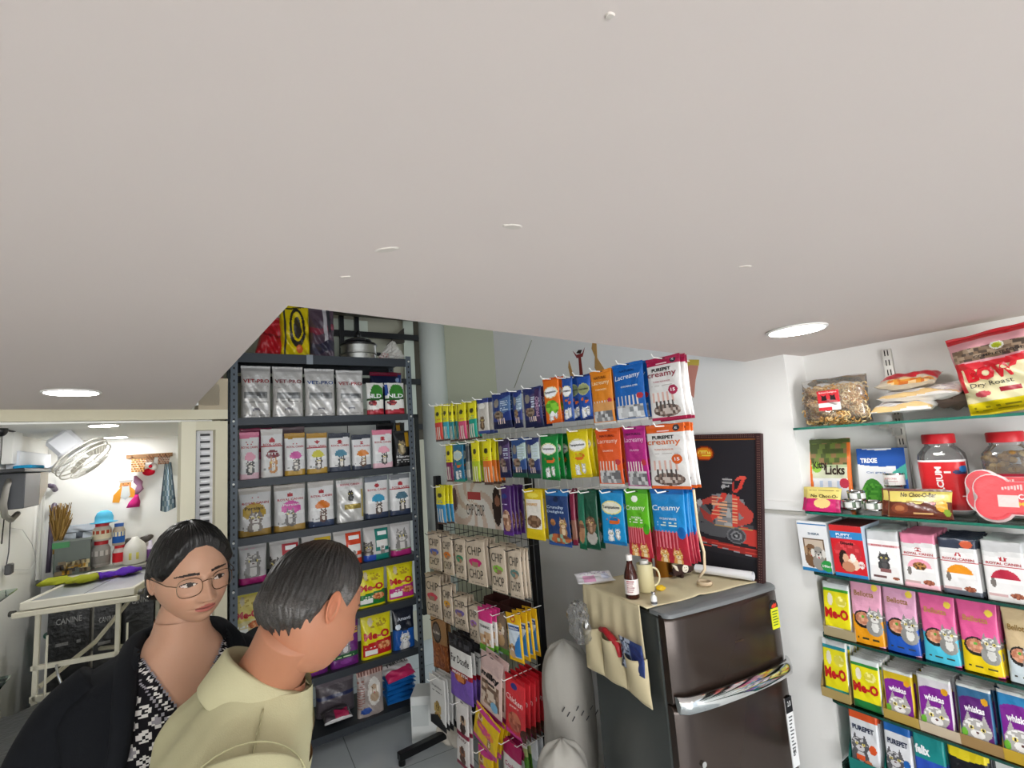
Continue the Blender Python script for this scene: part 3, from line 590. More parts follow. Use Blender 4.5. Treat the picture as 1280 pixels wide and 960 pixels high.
b = MB(); b.smooth = True; b.lathe([(.018, .185), (.022, .2), (.02, .215), (.008, .24), (.001, .245)], n=20, c='#161616'); b.build('knob', 'plastic', pot, smooth=True)
b = MB(); b.box((.13, -.02, .06), (.165, .02, .08), '#1a1a1c', .004); b.build('side_handle', 'plastic', pot)
def crumpled(name, kind, loc, rx, ry, rz, c, label, cat, seed=1, amp=.25, th=0., peak=0., c2=None, n=22, m=14):
    rs = np.random.RandomState(seed); b = MB(); b.smooth = False; rings = []
    for j in range(m+1):
        a = -math.pi/2+math.pi*(j+.05)/(m+.1); r_ = []
        for k in range(n):
            f = 1+amp*(rs.rand()-.5)+amp*.5*math.sin(3*k*6.28/n+j*.7+seed); z = math.sin(a)*(1+peak*max(0, math.sin(a))**3)
            r_.append(b.addv((rx*f*math.cos(a)*math.cos(6.2832*k/n), ry*f*math.cos(a)*math.sin(6.2832*k/n), max(0, rz*(z+.85)*(1+.1*(rs.rand()-.5))))))
        rings.append(r_)
    b.col(c); b.loft(rings, True)
    if c2:
        for q in range(0, len(b.c), 5): b.c[q] = lin(c2)
    o = b.build(name, kind, None, loc, th); return tag(o, label, cat) if label else o
x0, _ = RK.hit(494, 440, .1); crumpled('plastic_bag', 'film', RK.w(x0, .15, ZR[0]), .07, .06, .06, '#dcd9d2', 'white crumpled plastic bag beside the steel pot on top of the rack', 'plastic bag', 3, .4, peak=.9)
x0, _ = RK.hit(481, 440, .1); crumpled('plastic_bag', 'film', RK.w(x0, .11, ZR[0]), .035, .03, .035, '#d8cdc9', 'small pinkish plastic packet between the steel pot and the white bag', 'plastic bag', 5, .4, c2='#c98f83')
# ------------------------------------------------------------------ treat stand: wire panel above, black stand below
YG = .17
st = empty('treat_stand', GD.w(-1.7, YG, 0), GD.th, 'tall wire treat stand with black foot, crowded with hanging pet treats', 'display stand')
def gx(px, py, y=YG): 
    x, z = GD.hit(px, py, y); return x+1.7, z
xr, zr = gx(846, 441); xl, zl = gx(552, 503)
b = MB(); b.tube([(xl-.05, 0, 2.05), (xr, 0, 2.05), (xr+.02, 0, 2.03), (xr+.02, 0, 1.98)], .007, 8, '#a9a69c'); b.box((xr-.06, -.006, 2.0), (xr-.01, .006, 2.055), '#9b9b8d'); b.build('top_bar', 'plastic', st)
b = MB(); b.cur = lin('#d9d8d2')
n = int((xr-xl)/.05)
for k in range(n+1): b.cyl((xl+k*.05, 0, 1.36), (xl+k*.05, 0, 2.05), .0016, 5)
for z in (1.36, 1.45, 1.55, 1.65, 1.75, 1.85, 1.95): b.cyl((xl, 0, z), (xr, 0, z), .0022, 5)
b.build('upper_wire_panel', 'plastic', st)
xpr, _ = gx(668, 700); xpl = xl-.12
for x in (xpr, xpl):
    b = MB(); b.box((x-.02, -.015, .05), (x+.02, .025, 1.62), '#101114', .003); b.build('post', 'darkmetal', st)
for x in (xpr, xpl):
    b = MB(); b.box((x-.022, -.34, .03), (x+.022, .22, .07), '#121316', .003); b.cyl((x, -.32, 0), (x, -.32, .03), .02, 10); b.cyl((x, .2, 0), (x, .2, .03), .02, 10); b.build('foot', 'darkmetal', st)
b = MB(); b.cur = lin('#1b1c1f')
for k in range(int((xpr-xpl)/.05)+1): b.cyl((xpl+k*.05, 0, .3), (xpl+k*.05, 0, 1.5), .0016, 5)
for k in range(13): b.cyl((xpl, 0, .3+k*.1), (xpr, 0, .3+k*.1), .002, 5)
b.build('lower_wire_panel', 'darkmetal', st)
b = MB(); b.box((xpl, -.01, .28), (xpr, .01, .31), '#121316'); b.build('cross_bar', 'darkmetal', st)
GH = 'pet treat packs hanging on the wire stand'
HK = [0]
def hook(x, z, y0, c):
    h = MB(); h.cur = lin(c); h.tube([(x, 0, z), (x, y0-YG-.05, z), (x, y0-YG-.062, z+.012)], .0022, 6); h.build('hook', 'plastic', st)
def hang(px0, px1, pt, pb, ops, texts, label, nb=0, blabel=None, style='pillow', kind='film', d=.014, y=0, hc='#f2f1ec', name='treat_pack', cat='pet treat pack', wr=.03, tilt=0, sp=.026, seal=.06, cell=None, slack=1.0, nohook=False, bops=None):
    pm = (px0+px1)/2; x0, _ = GD.hit(px0, (pt+pb)/2, y); x1, _ = GD.hit(px1, (pt+pb)/2, y); _, zt = GD.hit(pm, pt, y); _, zb = GD.hit(pm, pb, y)
    NP[0] += 1; w = x1-x0; h = zt-zb; o = GD.w((x0+x1)/2, y, zb); cell = cell or max(.002, .0015*o.length)
    b = pouch(w, h, d, ops, texts, style, cell, seal, wr, NP[0])
    rotm = lambda tl, ex=0: (Matrix.Rotation(GD.th+R(ex), 3, 'Z') @ Matrix.Rotation(R(tl), 3, 'Y')).to_euler()
    e = b.build(name, kind, None, o, rotm(tilt)); tag(e, label, cat, GH)
    s_ = MB(); a = h*seal*.75
    s_.box((-w/2, -.0016, h-a), (w/2, .0016, h-.0005), ops_top(ops)); s_.box((-.012, -.0022, h-a*.75), (.012, .0022, h-a*.4), '#26231f'); s_.build('hang_header', kind, e)
    if not nohook: hook((x0+x1)/2+1.7, zt-a*.55, y, hc)
    for k in range(nb):
        q = copy_tree(e); q.location = GD.w((x0+x1)/2+.002*math.sin(k*5+px0), y+sp*(k+1), zb+.002*math.cos(k*3.)); q.rotation_euler = rotm(tilt+1.2*math.sin(k*4+px0), 1.5*math.cos(k*7+px0))
        q['label'] = blabel or ('same kind of pack hanging behind the front one: '+label)[:110]; q['group'] = (blabel or label)[:60]
    return e
def stick(top, low): return [top, ('b', 0, .52, low), ('e', .5, .75, .22, .06, '#3a3a1a'), ('vl', .1, .04, .9, .40, '#e8e0d0', 3), ('b', 0, .05, '#5a4038'), ('lines', .2, .55, .8, .64, low, 2)]
Y1 = '#e6dc1e'
# --- upper panel, first row
hang(544, 553, 506, 552, stick(Y1, '#d9483f'), [], 'slim yellow and red stick pack, leftmost of the top row', 1, 'slim yellow and red stick pack behind the leftmost one of the top row')
hang(554, 561, 505, 551, stick(Y1, '#3aa7b8'), [], 'slim yellow and light blue stick pack, second in the top row', 1, 'slim yellow and light blue stick pack behind the front one, top row')
hang(562, 567, 505, 552, stick(Y1, '#1f7f8a'), [], 'slim yellow and teal stick pack, third in the top row', 3, 'slim yellow and teal stick pack behind the front one, top row')
hang(573, 583, 503, 551, stick(Y1, '#d4527a'), [], 'slim yellow and pink stick pack in the top row', 1, 'slim yellow and pink stick pack behind the front one, top row')
hang(586, 596, 501, 549, stick(Y1, '#23a08a'), [], 'slim yellow and sea-green stick pack in the top row', 1, 'slim yellow and sea-green stick pack behind the front one, top row')
hang(597, 611, 498, 542, ['#cfc9bf', ('b', .88, 1.01, '#2f3f86'), ('b', 0, .08, '#3c4f92'), ('e', .5, .78, .3, .08, '#eeeae0'), ('cat', .5, .38, .11, '#5b4634', '#a78a6a')], [], 'pale pack with blue ends and a brown chew, top row', 2, 'pale pack with blue ends behind the front one, top row')
def bluecat(c='#24387c', c2='#4f6f9d', p='#7b6b5c'): return [c, ('bw', .45, .86, c2, .05, 4), ('r', .08, .5, .45, .88, c), ('e', .27, .72, .14, .12, '#8b8378'), ('lines', .5, .5, .92, .8, '#c9d6e2', 5), ('ne', .38, .38, .26, .12, p, '#5d4a3b', '#917f6b', 18), ('b', 0, .2, '#151d45'), ('vl', .3, .14, .75, .28, '#e6cfc3', 4)]
hang(616, 639, 491, 536, bluecat(), [], 'navy pack with pale blue panel and paw fingers, left of two in top row', 1, 'navy pack behind the left blue one in the top row')
hang(642, 653, 488, 535, bluecat('#26387f', '#7d93a8', '#8e6a45'), [], 'narrow navy and grey pack in the middle of the top row', 0)
hang(655, 678, 484, 534, bluecat('#262f66', '#4e4468', '#7a5a4c')+[('r', .68, .1, .9, .95, '#3d2550')], [('PREMIO', .8, .5, .9*.55, .16, '#b08aa8', .03, math.pi/2)], 'dark plum pack with upright lettering in the top row', 2, 'dark plum pack behind the one with upright lettering')
def tempt(c, c2, dot='#ffffff', rim='#e9e3b8'): return [c, ('b', .95, 1.01, c2), ('e', .5, .68, .44, .13, rim), ('e', .5, .68, .39, .105, dot), ('ne', .55, .44, .3, .07, c, c2, '#e06a1e', 16), ('cat', .4, .2, .075, '#d8d8d8', '#ffffff'), ('cat', .7, .24, .06, '#c0c0c0', '#ffffff'), ('bw', .0, .06, c2, .01, 7)]
TT = [('Temptations', .5, .68, .72, .06, '#20242c', .02, .0)]
hang(681, 701, 472, 529, tempt('#e8701a', '#d85a12')+[('ne', .5, .35, .42, .16, '#6fc02c', '#8fd43f', '#5aa524', 14), ('e', .5, .2, .14, .06, '#ffffff')], TT, 'bright orange and lime cat treat pack in the top row', 1, 'orange and lime cat treat pack behind the front one', tilt=-1)
hang(703, 716, 471, 527, tempt('#24519e', '#173a82'), TT, 'blue cat treat pack beside the orange and lime one, top row', 0, tilt=2)
hang(712, 727, 470, 526, tempt('#1b4594', '#12306f', '#7f8a62', '#a6ab74'), TT, 'blue cat treat pack, middle of the three blue ones', 0, y=.02)
hang(723, 740, 468, 525, tempt('#1e4fa6', '#12306f', '#9aa06d', '#b6b882'), TT, 'blue cat treat pack, rightmost of the three blue ones', 1, 'blue cat treat pack behind the rightmost blue one', y=.0)
def creamy(c, c2='#d9d9d6', part='#8d8d8d'): return [c, ('b', .94, 1.01, c), ('r', .08, .06, .92, .45, '#cfcac5'), ('b', .28, .45, c), ('vl', .12, .22, .88, .44, '#e5dbd2', 6), ('n', .08, .06, .92, .28, '#8e8e90', '#c9c9ca', '#6a6a6d', 16), ('b', 0, .05, '#d5d3cf'), ('e', .86, .42, .1, .05, '#b8303a')]
hang(740, 767, 462, 531, creamy('#dd8420')+[('b', .25, .4, '#d79a58')], [('NATURAL', .5, .86, .6, .05, '#6b3a12', .02), ('Lacreamy', .5, .76, .8, .10, '#f6e3b8', 0), ('CHICKEN', .5, .64, .5, .03, '#f6e3b8')], 'amber creamy treat pack in the top row', 1, 'amber creamy treat pack behind the front one', cell=.0025)
hang(768, 807, 453, 527, creamy('#1261b4')+[('n', .08, .06, .92, .25, '#c6c8ca', '#e4e6e7', '#8a8f94', 12)], [('NATURAL', .5, .87, .5, .04, '#0b2f66', .02), ('Lacreamy', .5, .76, .8, .11, '#f2f6fa', .004, .06, .2), ('CHICKEN & LIVER', .55, .60, .55, .03, '#f2f6fa')], 'bright blue creamy treat pack in the top row', 1, 'bright blue creamy treat pack behind the front one', cell=.0025)
def pure(c): return ['#e8e6e4', ('b', .87, 1.01, c), ('b', 0, .045, c), ('e', .80, .935, .085, .05, '#2c2f3a'), ('vl', .12, .28, .85, .44, '#e3b8ac', 5), ('ne', .5, .15, .4, .1, '#5c4a43', '#8a756b', '#c9bdb5', 22), ('vl', .2, .18, .8, .3, '#4d4542', 5), ('e', .76, .46, .13, .075, c), ('lines', .12, .54, .8, .565, '#b0a8a2', 1), ('r', .3, .89, .62, .91, '#f1d3d8')]
def puret(c, tc): return [('PUREPET', .46, .80, .56, .055, '#1a1a1c', .04), ('creamy', .46, .705, .86, .09, c, .01), ('TUNA FLAVOUR', .45, .61, .5, .022, tc), ('15', .76, .46, .12, .05, '#ffffff', .02), ('XL', .80, .935, .08, .03, '#ffffff', .02)]
hang(811, 854, 445, 525, pure('#ab1d4b'), puret('#8b2235', '#b0304a'), 'white creamy treat pack with a crimson head and foot, at the top right', 2, 'white and crimson creamy treat pack behind the front one', cell=.002, d=.016)
# --- second row
hang(558, 566, 555, 602, stick(Y1, '#7a2552'), [], 'slim yellow and wine stick pack, leftmost of the second row', 1, 'slim yellow and wine stick pack behind the leftmost one of the second row')
hang(567, 580, 554, 602, tempt('#1f6f93', '#0e8f78', '#c9d9d6'), [], 'blue-green cat treat pack in the second row', 1, 'blue-green cat treat pack behind the front one, second row')
hang(583, 587, 553, 601, ['#8a8f86', ('b', .5, .9, '#3d4145'), ('b', .1, .3, '#b5b2a8')], [], 'thin grey and black pack in the second row', 1, 'thin grey and black pack behind the front one, second row')
hang(590, 600, 551, 604, stick(Y1, '#b5c828'), [], 'slim yellow and lime stick pack in the second row', 1, 'slim yellow and lime stick pack behind the front one, second row')
hang(604, 615, 549, 606, stick(Y1, '#e0762a'), [], 'slim yellow and orange stick pack in the second row', 3, 'slim yellow and orange stick pack behind the front one, second row')
hang(624, 638, 549, 597, bluecat('#33244a', '#54406c', '#8b6a63'), [], 'dark violet pack in the second row', 1, 'dark violet pack behind the front one, second row')
hang(640, 658, 548, 597, bluecat('#2b4c84', '#a9bdb8', '#a07868')+[('b', 0, .12, '#1f4f3c')], [], 'blue and pale green pack, left one of the pair in the second row', 1, 'blue and pale green pack behind the left one of the pair')
hang(659, 675, 547, 598, bluecat('#26356f', '#b9c8c6', '#8e6a58')+[('b', 0, .12, '#1f4f3c')], [], 'blue and pale green pack, right one of the pair in the second row', 0)
hang(676, 698, 543, 600, tempt('#12883a', '#0b6b2c'), TT, 'bright green cat treat pack in the second row', 3, 'bright green cat treat pack behind the front one', tilt=2, sp=.034)
hang(712, 738, 537, 597, tempt('#e0cb12', '#c9b20e'), TT, 'yellow cat treat pack in the second row', 2, 'yellow cat treat pack behind the front one', tilt=-2)
hang(747, 778, 536, 608, creamy('#e2571c'), [('NATURAL', .5, .88, .6, .04, '#6b1d12', .02), ('Lacreamy', .5, .78, .8, .10, '#f7d9c8', 0), ('SALMON', .5, .62, .4, .03, '#f7d9c8')], 'orange-red creamy treat pack in the second row', 1, 'orange-red creamy treat pack behind the front one', cell=.0025)
hang(782, 810, 533, 611, creamy('#b21d7e'), [('NATURAL', .5, .88, .7, .04, '#4a0b3c', .02), ('Lacreamy', .5, .78, .85, .10, '#f4c9e6', 0), ('PRAWN', .5, .62, .4, .03, '#f4c9e6')], 'magenta creamy treat pack in the second row', 1, 'magenta creamy treat pack behind the front one', cell=.0025)
hang(811, 860, 530, 611, pure('#e0611c'), puret('#d96a2c', '#d96a2c'), 'white creamy treat pack with an orange head and foot, second row right', 2, 'white and orange creamy treat pack behind the front one', cell=.002, d=.016, sp=.03)
# --- third row
hang(546, 557, 607, 655, stick(Y1, '#3b8fc4'), [], 'slim yellow and blue stick pack, leftmost of the third row', 2, 'slim yellow and blue stick pack behind the leftmost one of the third row')
x0, z0 = gx(561, 628); x1, z1 = gx(630, 632); zc = (z0+z1)/2; zh = .125
b = MB(); b.smooth = False; g = 40; ix = []
w_ = x1-x0
U, V = np.meshgrid((np.arange(64)+.5)/64, (np.arange(28)+.5)/28, indexing='ij')
C = paint(['#e9e4de', ('e', .13, .55, .1, .3, '#9a8a86'), ('e', .17, .6, .04, .28, '#6a4a44'), ('e', .92, .5, .07, .42, '#3a2c2a'), ('e', .93, .62, .04, .12, '#a5705a'), ('r', .42, .6, .66, .78, '#b5484a')], U, V, w_/(zh*2))
ang = np.arctan2(V-.5, (U-.5)*2.6); rr = np.hypot(V-.5, (U-.5)*2.6); sw = (np.sin(ang*7+rr*9) > .35) & (np.linalg.norm(C-np.array(lin('#e9e4de')), axis=2) < .02); C[sw] = lin('#d8c3b4')
ids = [[b.addv((i/64*w_-w_/2, -.002, (j/28-.5)*2*zh)) for j in range(29)] for i in range(65)]
for i in range(64):
    for j in range(28): b.face((ids[i][j], ids[i+1][j], ids[i+1][j+1], ids[i][j+1]), tuple(C[i, j]))
b.box((-w_/2, -.0018, -zh), (w_/2, .002, zh), '#e6e2dc'); b.text('HAPPY PAWS', .02*w_, .38*zh, .2*w_, .11*zh*2, '#f3efe9', y=-.003, bold=.02) if 0 else None
b.text('CHIP CHOP', .05*w_, -.25*zh, .32*w_, .26*zh*2, '#2c2a28', y=-.0032, bold=.0)
e = b.build('sign_panel', 'paper', None, GD.w((x0+x1)/2-1.7, YG-.012, zc), GD.th); tag(e, 'landscape sign with swirls and CHIP CHOP lettering fixed to the wire stand', 'sign')
hang(628, 640, 608, 669, ['#4a2668', ('e', .4, .8, .3, .05, '#2b3f86'), ('lines', .15, .62, .8, .68, '#d8cfe6', 1), ('ne', .5, .3, .42, .22, '#c0977c', '#8a5f4a', '#e0c3ab', 14), ('b', 0, .07, '#5b2f86')], [], 'deep purple treat pack in the third row', 3, 'deep purple treat pack behind the front one', sp=.024)
hang(657, 680, 612, 674, ['#dfc31b', ('r', .08, .22, .92, .8, '#ece6dc'), ('ne', .5, .36, .38, .13, '#6b4c38', '#94745a', None, 16), ('e', .5, .88, .3, .05, '#f1e05a')], [('DOGFEST', .45, .7, .6, .05, '#d89a1a', .02)], 'yellow treat pack with white window in the third row', 2, 'yellow and white treat pack behind the front one, third row')
hang(684, 712, 613, 682, ['#1d3a70', ('b', .9, 1.01, '#2a78b8'), ('e', .5, .84, .12, .05, '#0f2348'), ('ne', .3, .42, .12, .06, '#b87c48', '#8d5c32', None, 14), ('cat', .74, .4, .1, '#a77c54', '#e0c9a8'), ('ne', .5, .13, .5, .09, '#b8643a', '#8fb49a', '#7d4a32', 14), ('b', 0, .04, '#2a4f90')], [('Crunchy', .45, .69, .75, .07, '#cfe0f2', .01), ('Delights', .45, .61, .75, .06, '#cfe0f2', .01)], 'dark blue crunchy treat pack with a ginger cat, third row', 1, 'dark blue crunchy treat pack behind the front one', cell=.0025)
hang(714, 720, 612, 681, ['#7a1638', ('b', .1, .45, '#8d6152')], [], 'narrow maroon pack edge-on in the third row', 1, 'narrow maroon pack behind the front one, third row')
hang(722, 731, 613, 686, ['#1d6b52', ('ne', .5, .3, .42, .2, '#a87a5a', '#6d4634', None, 14), ('bw', 0, .08, '#0f5a3e', .02, 7)], [], 'narrow green pack in the third row', 0, tilt=3)
hang(731, 748, 613, 686, ['#0e4a36', ('ne', .5, .42, .38, .14, '#8d6a52', '#5b3c2c', None, 14), ('e', .5, .2, .38, .12, '#b0aca6'), ('cat', .5, .45, .08, '#7a5a45', '#b8957a')], [], 'dark green cat treat pack in the third row', 1, 'dark green cat treat pack behind the front one')
hang(752, 781, 613, 680, tempt('#1391cf', '#0b6fae', '#f2f0dc', '#e9e08a'), [('Temptations', .5, .68, .74, .07, '#16202c', .02, .0)], 'sky-blue cat treat pack in the third row', 1, 'sky-blue cat treat pack behind the front one', cell=.0025)
def kit3(c, c2): return [c, ('b', 0, .42, '#b5283a'), ('vl', .06, .2, .8, .44, '#dd7a86', 7), ('e', .86, .42, .12, .08, c2), ('cat', .28, .11, .07, '#d89a4e', '#f1d9ae'), ('cat', .68, .12, .075, '#d89a4e', '#f1d9ae'), ('b', .94, 1.01, c2), ('lines', .15, .5, .75, .58, '#e9f2e0', 2)]
hang(784, 813, 612, 695, kit3('#5fb81c', '#3f9a12')+[('e', .45, .86, .14, .05, '#f4f6ee')], [('Creamy', .46, .72, .84, .09, '#eaf6d8', .01, .04, .15), ('CHICKEN', .46, .58, .4, .03, '#eef7e2', .02)], 'lime green creamy treat pack with ginger cats, third row', 2, 'lime green creamy treat pack behind the front one', cell=.0022)
hang(817, 859, 612, 703, kit3('#1789d0', '#0e62ae'), [('Creamy', .46, .74, .84, .10, '#eef6fb', .01, .04, .15), ('OCEAN WHITE', .5, .60, .5, .03, '#eef6fb', .02)], 'blue creamy treat pack with ginger cats, third row right', 3, 'blue creamy treat pack behind the front one', cell=.0022, sp=.02)
# --- lower panel: beige chicken chew packs on black hooks
def chip(c, word): return ['#d3c3ae', ('e', .5, .50, .34, .075, c), ('ne', .5, .46, .26, .07, '#8d6a55', '#a88770', c, 12), ('b', .96, 1.01, '#c2b19a'), ('lines', .2, .03, .8, .08, '#9c8c78', 1)], [('CHIP', .5, .74, .72, .19, '#33302c', .0), ('CHOP', .5, .24, .72, .2, '#33302c', .0)]
BK = '#17181b'
for a, bb, t, q, c, l, n in ((536, 552, 666, 712, '#4a64b8', 'beige chew pack with a blue arc, leftmost of the upper beige row', 3), (554, 567, 669, 718, '#dd7a2c', 'beige chew pack with an orange arc, upper beige row', 2), (569, 582, 672, 723, '#1f8a66', 'beige chew pack with a green arc, upper beige row', 2),
        (584, 608, 674, 731, '#d61f7a', 'beige chew pack with a magenta arc, largest of the upper beige row', 3), (614, 633, 682, 740, '#8cc04a', 'beige chew pack with a lime arc, upper beige row', 3), (637, 653, 686, 747, '#5f8a86', 'beige chew pack with a grey-teal arc, rightmost of the upper beige row', 2),
        (533, 552, 719, 771, '#d64a5c', 'beige chew pack with a rose arc, leftmost of the lower beige row', 3), (554, 566, 730, 779, '#e0a21f', 'beige chew pack with an amber arc, lower beige row', 1), (568, 585, 744, 787, '#6a5aa0', 'beige chew pack with a violet arc, lower beige row', 2), (587, 599, 755, 802, '#9a6ab8', 'beige chew pack with a lilac arc, lower beige row', 1)):
    o, tx = chip(c, ''); hang(a, bb, t, q, o, tx, l, n, l.split(',')[0].replace('beige chew pack', 'beige chew pack hanging behind the one')+(', lower row' if 'lower' in l else ', upper row'), y=.02, hc=BK, tilt=random.uniform(-2, 2), sp=.022)
hang(599, 616, 761, 816, ['#ece9e6', ('b', .72, 1.01, '#d93a86'), ('n', .1, .14, .9, .5, '#a87b58', '#d8b48c', '#e8e2da', 12), ('b', .04, .18, '#6fb33a'), ('b', 0, .04, '#c9dbe8')], [('TRAINING', .5, .6, .7, .06, '#3a3a3a', .02)], 'pink and white dog treat pack in the lower part of the stand', 2, 'pink and white dog treat pack behind the front one', y=.0)
hang(620, 634, 766, 816, ['#8e7a66', ('dog', .5, .6, .16, '#c9a67a', '#f0e6d6'), ('b', 0, .14, '#5fa03a')], [], 'brown and green pack with a dog behind the yellow sticks', 0, y=.05)
def denta(): return ['#e9b81c', ('r', .12, .1, .88, .78, '#d9e6f2'), ('t', [(.12, .1), (.88, .1), (.88, .6)], '#3a86cc'), ('dog', .3, .28, .09, '#c9a57a', '#ffffff'), ('e', .5, .88, .16, .06, '#c0392b'), ('e', .5, .88, .1, .035, '#f4d13a'), ('r', .12, .66, .88, .74, '#1c4f9c')]
hang(636, 654, 768, 826, denta(), [('DentaStix', .5, .70, .62, .05, '#ffffff', .02)], 'yellow and blue dental stick pack on a white hook', 3, 'yellow and blue dental stick pack behind the front one', y=.0, tilt=-3, sp=.034)
hang(541, 560, 772, 837, ['#b48a5c', ('n', 0, 0, 1, .5, '#a0592c', '#b8713f', '#8a4a24', 26), ('e', .4, .7, .3, .2, '#2b2723'), ('e', .4, .7, .24, .16, '#6e6a64')], [('Real Meat', .4, .7, .42, .06, '#e6e0d4')], 'brown paper chew pack with a dark round seal', 1, 'brown paper chew pack behind the one with the round seal', y=.06, hc=BK, tilt=-2)
hang(563, 590, 797, 873, ['#2d2c2e', ('b', 0, .78, '#ecebe6'), ('bw', .36, .44, '#a3182b', .004, 3), ('b', 0, .36, '#7d5cb8'), ('ne', .5, .34, .26, .08, '#b5562c', '#d98a4e', '#8a3c1f', 14), ('n', .0, .84, 1, 1.0, '#1e1e20', '#4a4a4e', '#2b2b2e', 12)], [('Fur Doodle', .5, .62, .8, .12, '#26242a', .005), ('MEAT STIX', .5, .40, .7, .04, '#ffffff', .03)], 'black, white and violet treat pouch on a black hook', 3, 'black, white and violet treat pouch behind the front one', y=-.03, hc=BK, style='stand', cell=.002)
hang(598, 624, 818, 894, ['#dcc0b6', ('b', .75, 1.01, '#cfb3ae'), ('n', .08, .16, .9, .56, '#a98a74', '#d6c3b0', '#7a5f4e', 14), ('e', .68, .2, .16, .08, '#7fb6d8'), ('b', 0, .06, '#8e1c5a')], [('milky', .5, .66, .8, .13, '#1b1a1c', .05), ('chews', .5, .56, .4, .06, '#1b1a1c', .04)], 'pale pink milky chew pack hanging tilted on a black hook', 1, 'pale pink milky chew pack behind the tilted one', y=-.04, hc=BK, tilt=9, cell=.002)
hang(538, 557, 847, 908, ['#e4e4e2', ('dog', .5, .38, .14, '#a58a4e', '#cbb070'), ('t', [(0, 0), (1, 0), (1, .12), (.5, .26), (0, .16)], '#2c2c2e'), ('lines', .2, .7, .8, .74, '#5a5a5a', 1)], [('Doglicious', .5, .8, .6, .05, '#333333')], 'white card with a golden dog in a jacket, front of its stack', 6, 'white card with a golden dog behind the front card of its stack', y=-.02, style='flat', d=.006, kind='paper', sp=.022)
hang(570, 585, 876, 957, ['#e6e1de', ('b', .46, .53, '#8c1c3c'), ('b', 0, .05, '#8c1c3c'), ('dog', .6, .72, .08, '#3f2c24', '#d6b79a'), ('dog', .5, .24, .08, '#5a3a2a', '#a06a4a')], [('Daily', .5, .42, .7, .05, '#6a3a3a')], 'narrow white and maroon dog treat pack hanging low', 1, 'narrow white and maroon dog treat pack behind the front one', y=-.03, tilt=3)
yp = ['#e3bd16', ('bw', .86, 1.01, '#c93a8a', .03, 4), ('bw', 0, .13, '#cf3f92', .02, 4), ('dog', .25, .72, .1, '#a05a2c', '#e6cfae'), ('ne', .5, .5, .36, .12, '#d8507a', '#e98a3a', '#cf3f92', 14), ('cat', .7, .34, .08, '#a06a3a', '#ecd9b8')]
hang(590, 618, 886, 934, yp, [], 'yellow and pink treat pack hanging askew low on the stand', 3, 'yellow and pink treat pack behind the askew one', y=-.05, tilt=18, cell=.002)
hang(598, 616, 936, 990, yp, [], 'yellow and pink treat pack hanging below the askew one', 1, 'yellow and pink treat pack behind the lowest one', y=-.03, tilt=4)
hang(631, 655, 846, 920, ['#d8343c', ('b', .92, 1.01, '#c01f2a'), ('e', .48, .84, .16, .05, '#3a3f86'), ('ne', .5, .26, .32, .16, '#b8604a', '#c9765a', '#a04a38', 14), ('bw', 0, .1, '#d83a9a', .06, 3), ('e', .95, .1, .2, .12, '#5a2c1f')], [('Chicken', .5, .62, .8, .1, '#ffe9e6', .01, -.1), ('JERKY', .5, .50, .5, .04, '#ffd6d2', .02)], 'red chicken jerky pouch on a white hook', 4, 'red chicken jerky pouch behind the front one', y=-.02, tilt=4, sp=.03, cell=.002)
hang(628, 650, 925, 985, ['#efeeec', ('b', .68, 1.01, '#b3205e'), ('lines', .2, .3, .8, .5, '#d9b3c3', 3)], [('Cookie', .5, .5, .6, .1, '#b3205e')], 'white pack with a raspberry head at the bottom of the stand', 1, 'white pack with a raspberry head behind the lowest front one', y=0, tilt=6)
hang(653, 664, 928, 985, ['#c5cf8a', ('b', .4, .7, '#5f9a3a'), ('b', .85, 1.01, '#e9ebe6')], [], 'green and white pack at the bottom right of the stand', 1, 'green and white pack behind the lowest one', y=.03, tilt=-6)
hang(667, 676, 926, 985, ['#d6dade', ('b', .3, .6, '#a8b2ba')], [], 'pale grey pack at the bottom right of the stand', 1, 'pale grey pack behind the lowest grey one', y=.03, tilt=-3)
# dark brown open boxes between the rows
x0, z0 = GD.hit(606, 762, .08); x1, _ = GD.hit(652, 762, .08)
for k, (xa, xb, l) in enumerate(((x0, x0+(x1-x0)*.45, 'left chocolate-brown box tucked behind the hanging packs'), (x0+(x1-x0)*.48, x1, 'right chocolate-brown box tucked behind the hanging packs'))):
    b = MB(); w = xb-xa; b.cur = lin('#3a1c18')
    b.box((-w/2, 0, 0), (w/2, .004, .11)); b.box((-w/2, .065, 0), (w/2, .069, .13)); b.box((-w/2, .004, 0), (-w/2+.003, .065, .12)); b.box((w/2-.003, .004, 0), (w/2, .065, .12)); b.box((-w/2, 0, 0), (w/2, .069, .003)); b.box((-w/2, .004, .003), (w/2, .064, .06), '#5a2a22')
    tag(b.build('display_box', 'paper', None, GD.w((xa+xb)/2, .075, z0-.05), GD.th), l, 'box')
b = MB(); b.box((-.11, -.09, 0), (.11, .09, .27), '#dfe3e2', .004); b.box((-.1, -.092, .1), (.0, -.0895, .22), '#c9cfcf')
p = at_z(538, 925, 0); tag(b.build('carton_box', 'paper', None, (p.x, p.y+.06, 0), GD.th+.9), 'plain white carton on the floor beside the foot of the treat stand', 'box')
p = at_z(553, 925, 0.02); b = pouch(.2, .28, .1, ['#d9d2c6', ('b', .3, .6, '#cfc8bb')], (), 'stand', .01, .05, .05, 8); e = b.build('paper_sack', 'paper', None, (p.x+.05, p.y+.02, 0), GD.th+.3); tag(e, 'small beige sack standing on the floor under the treat stand', 'sack')
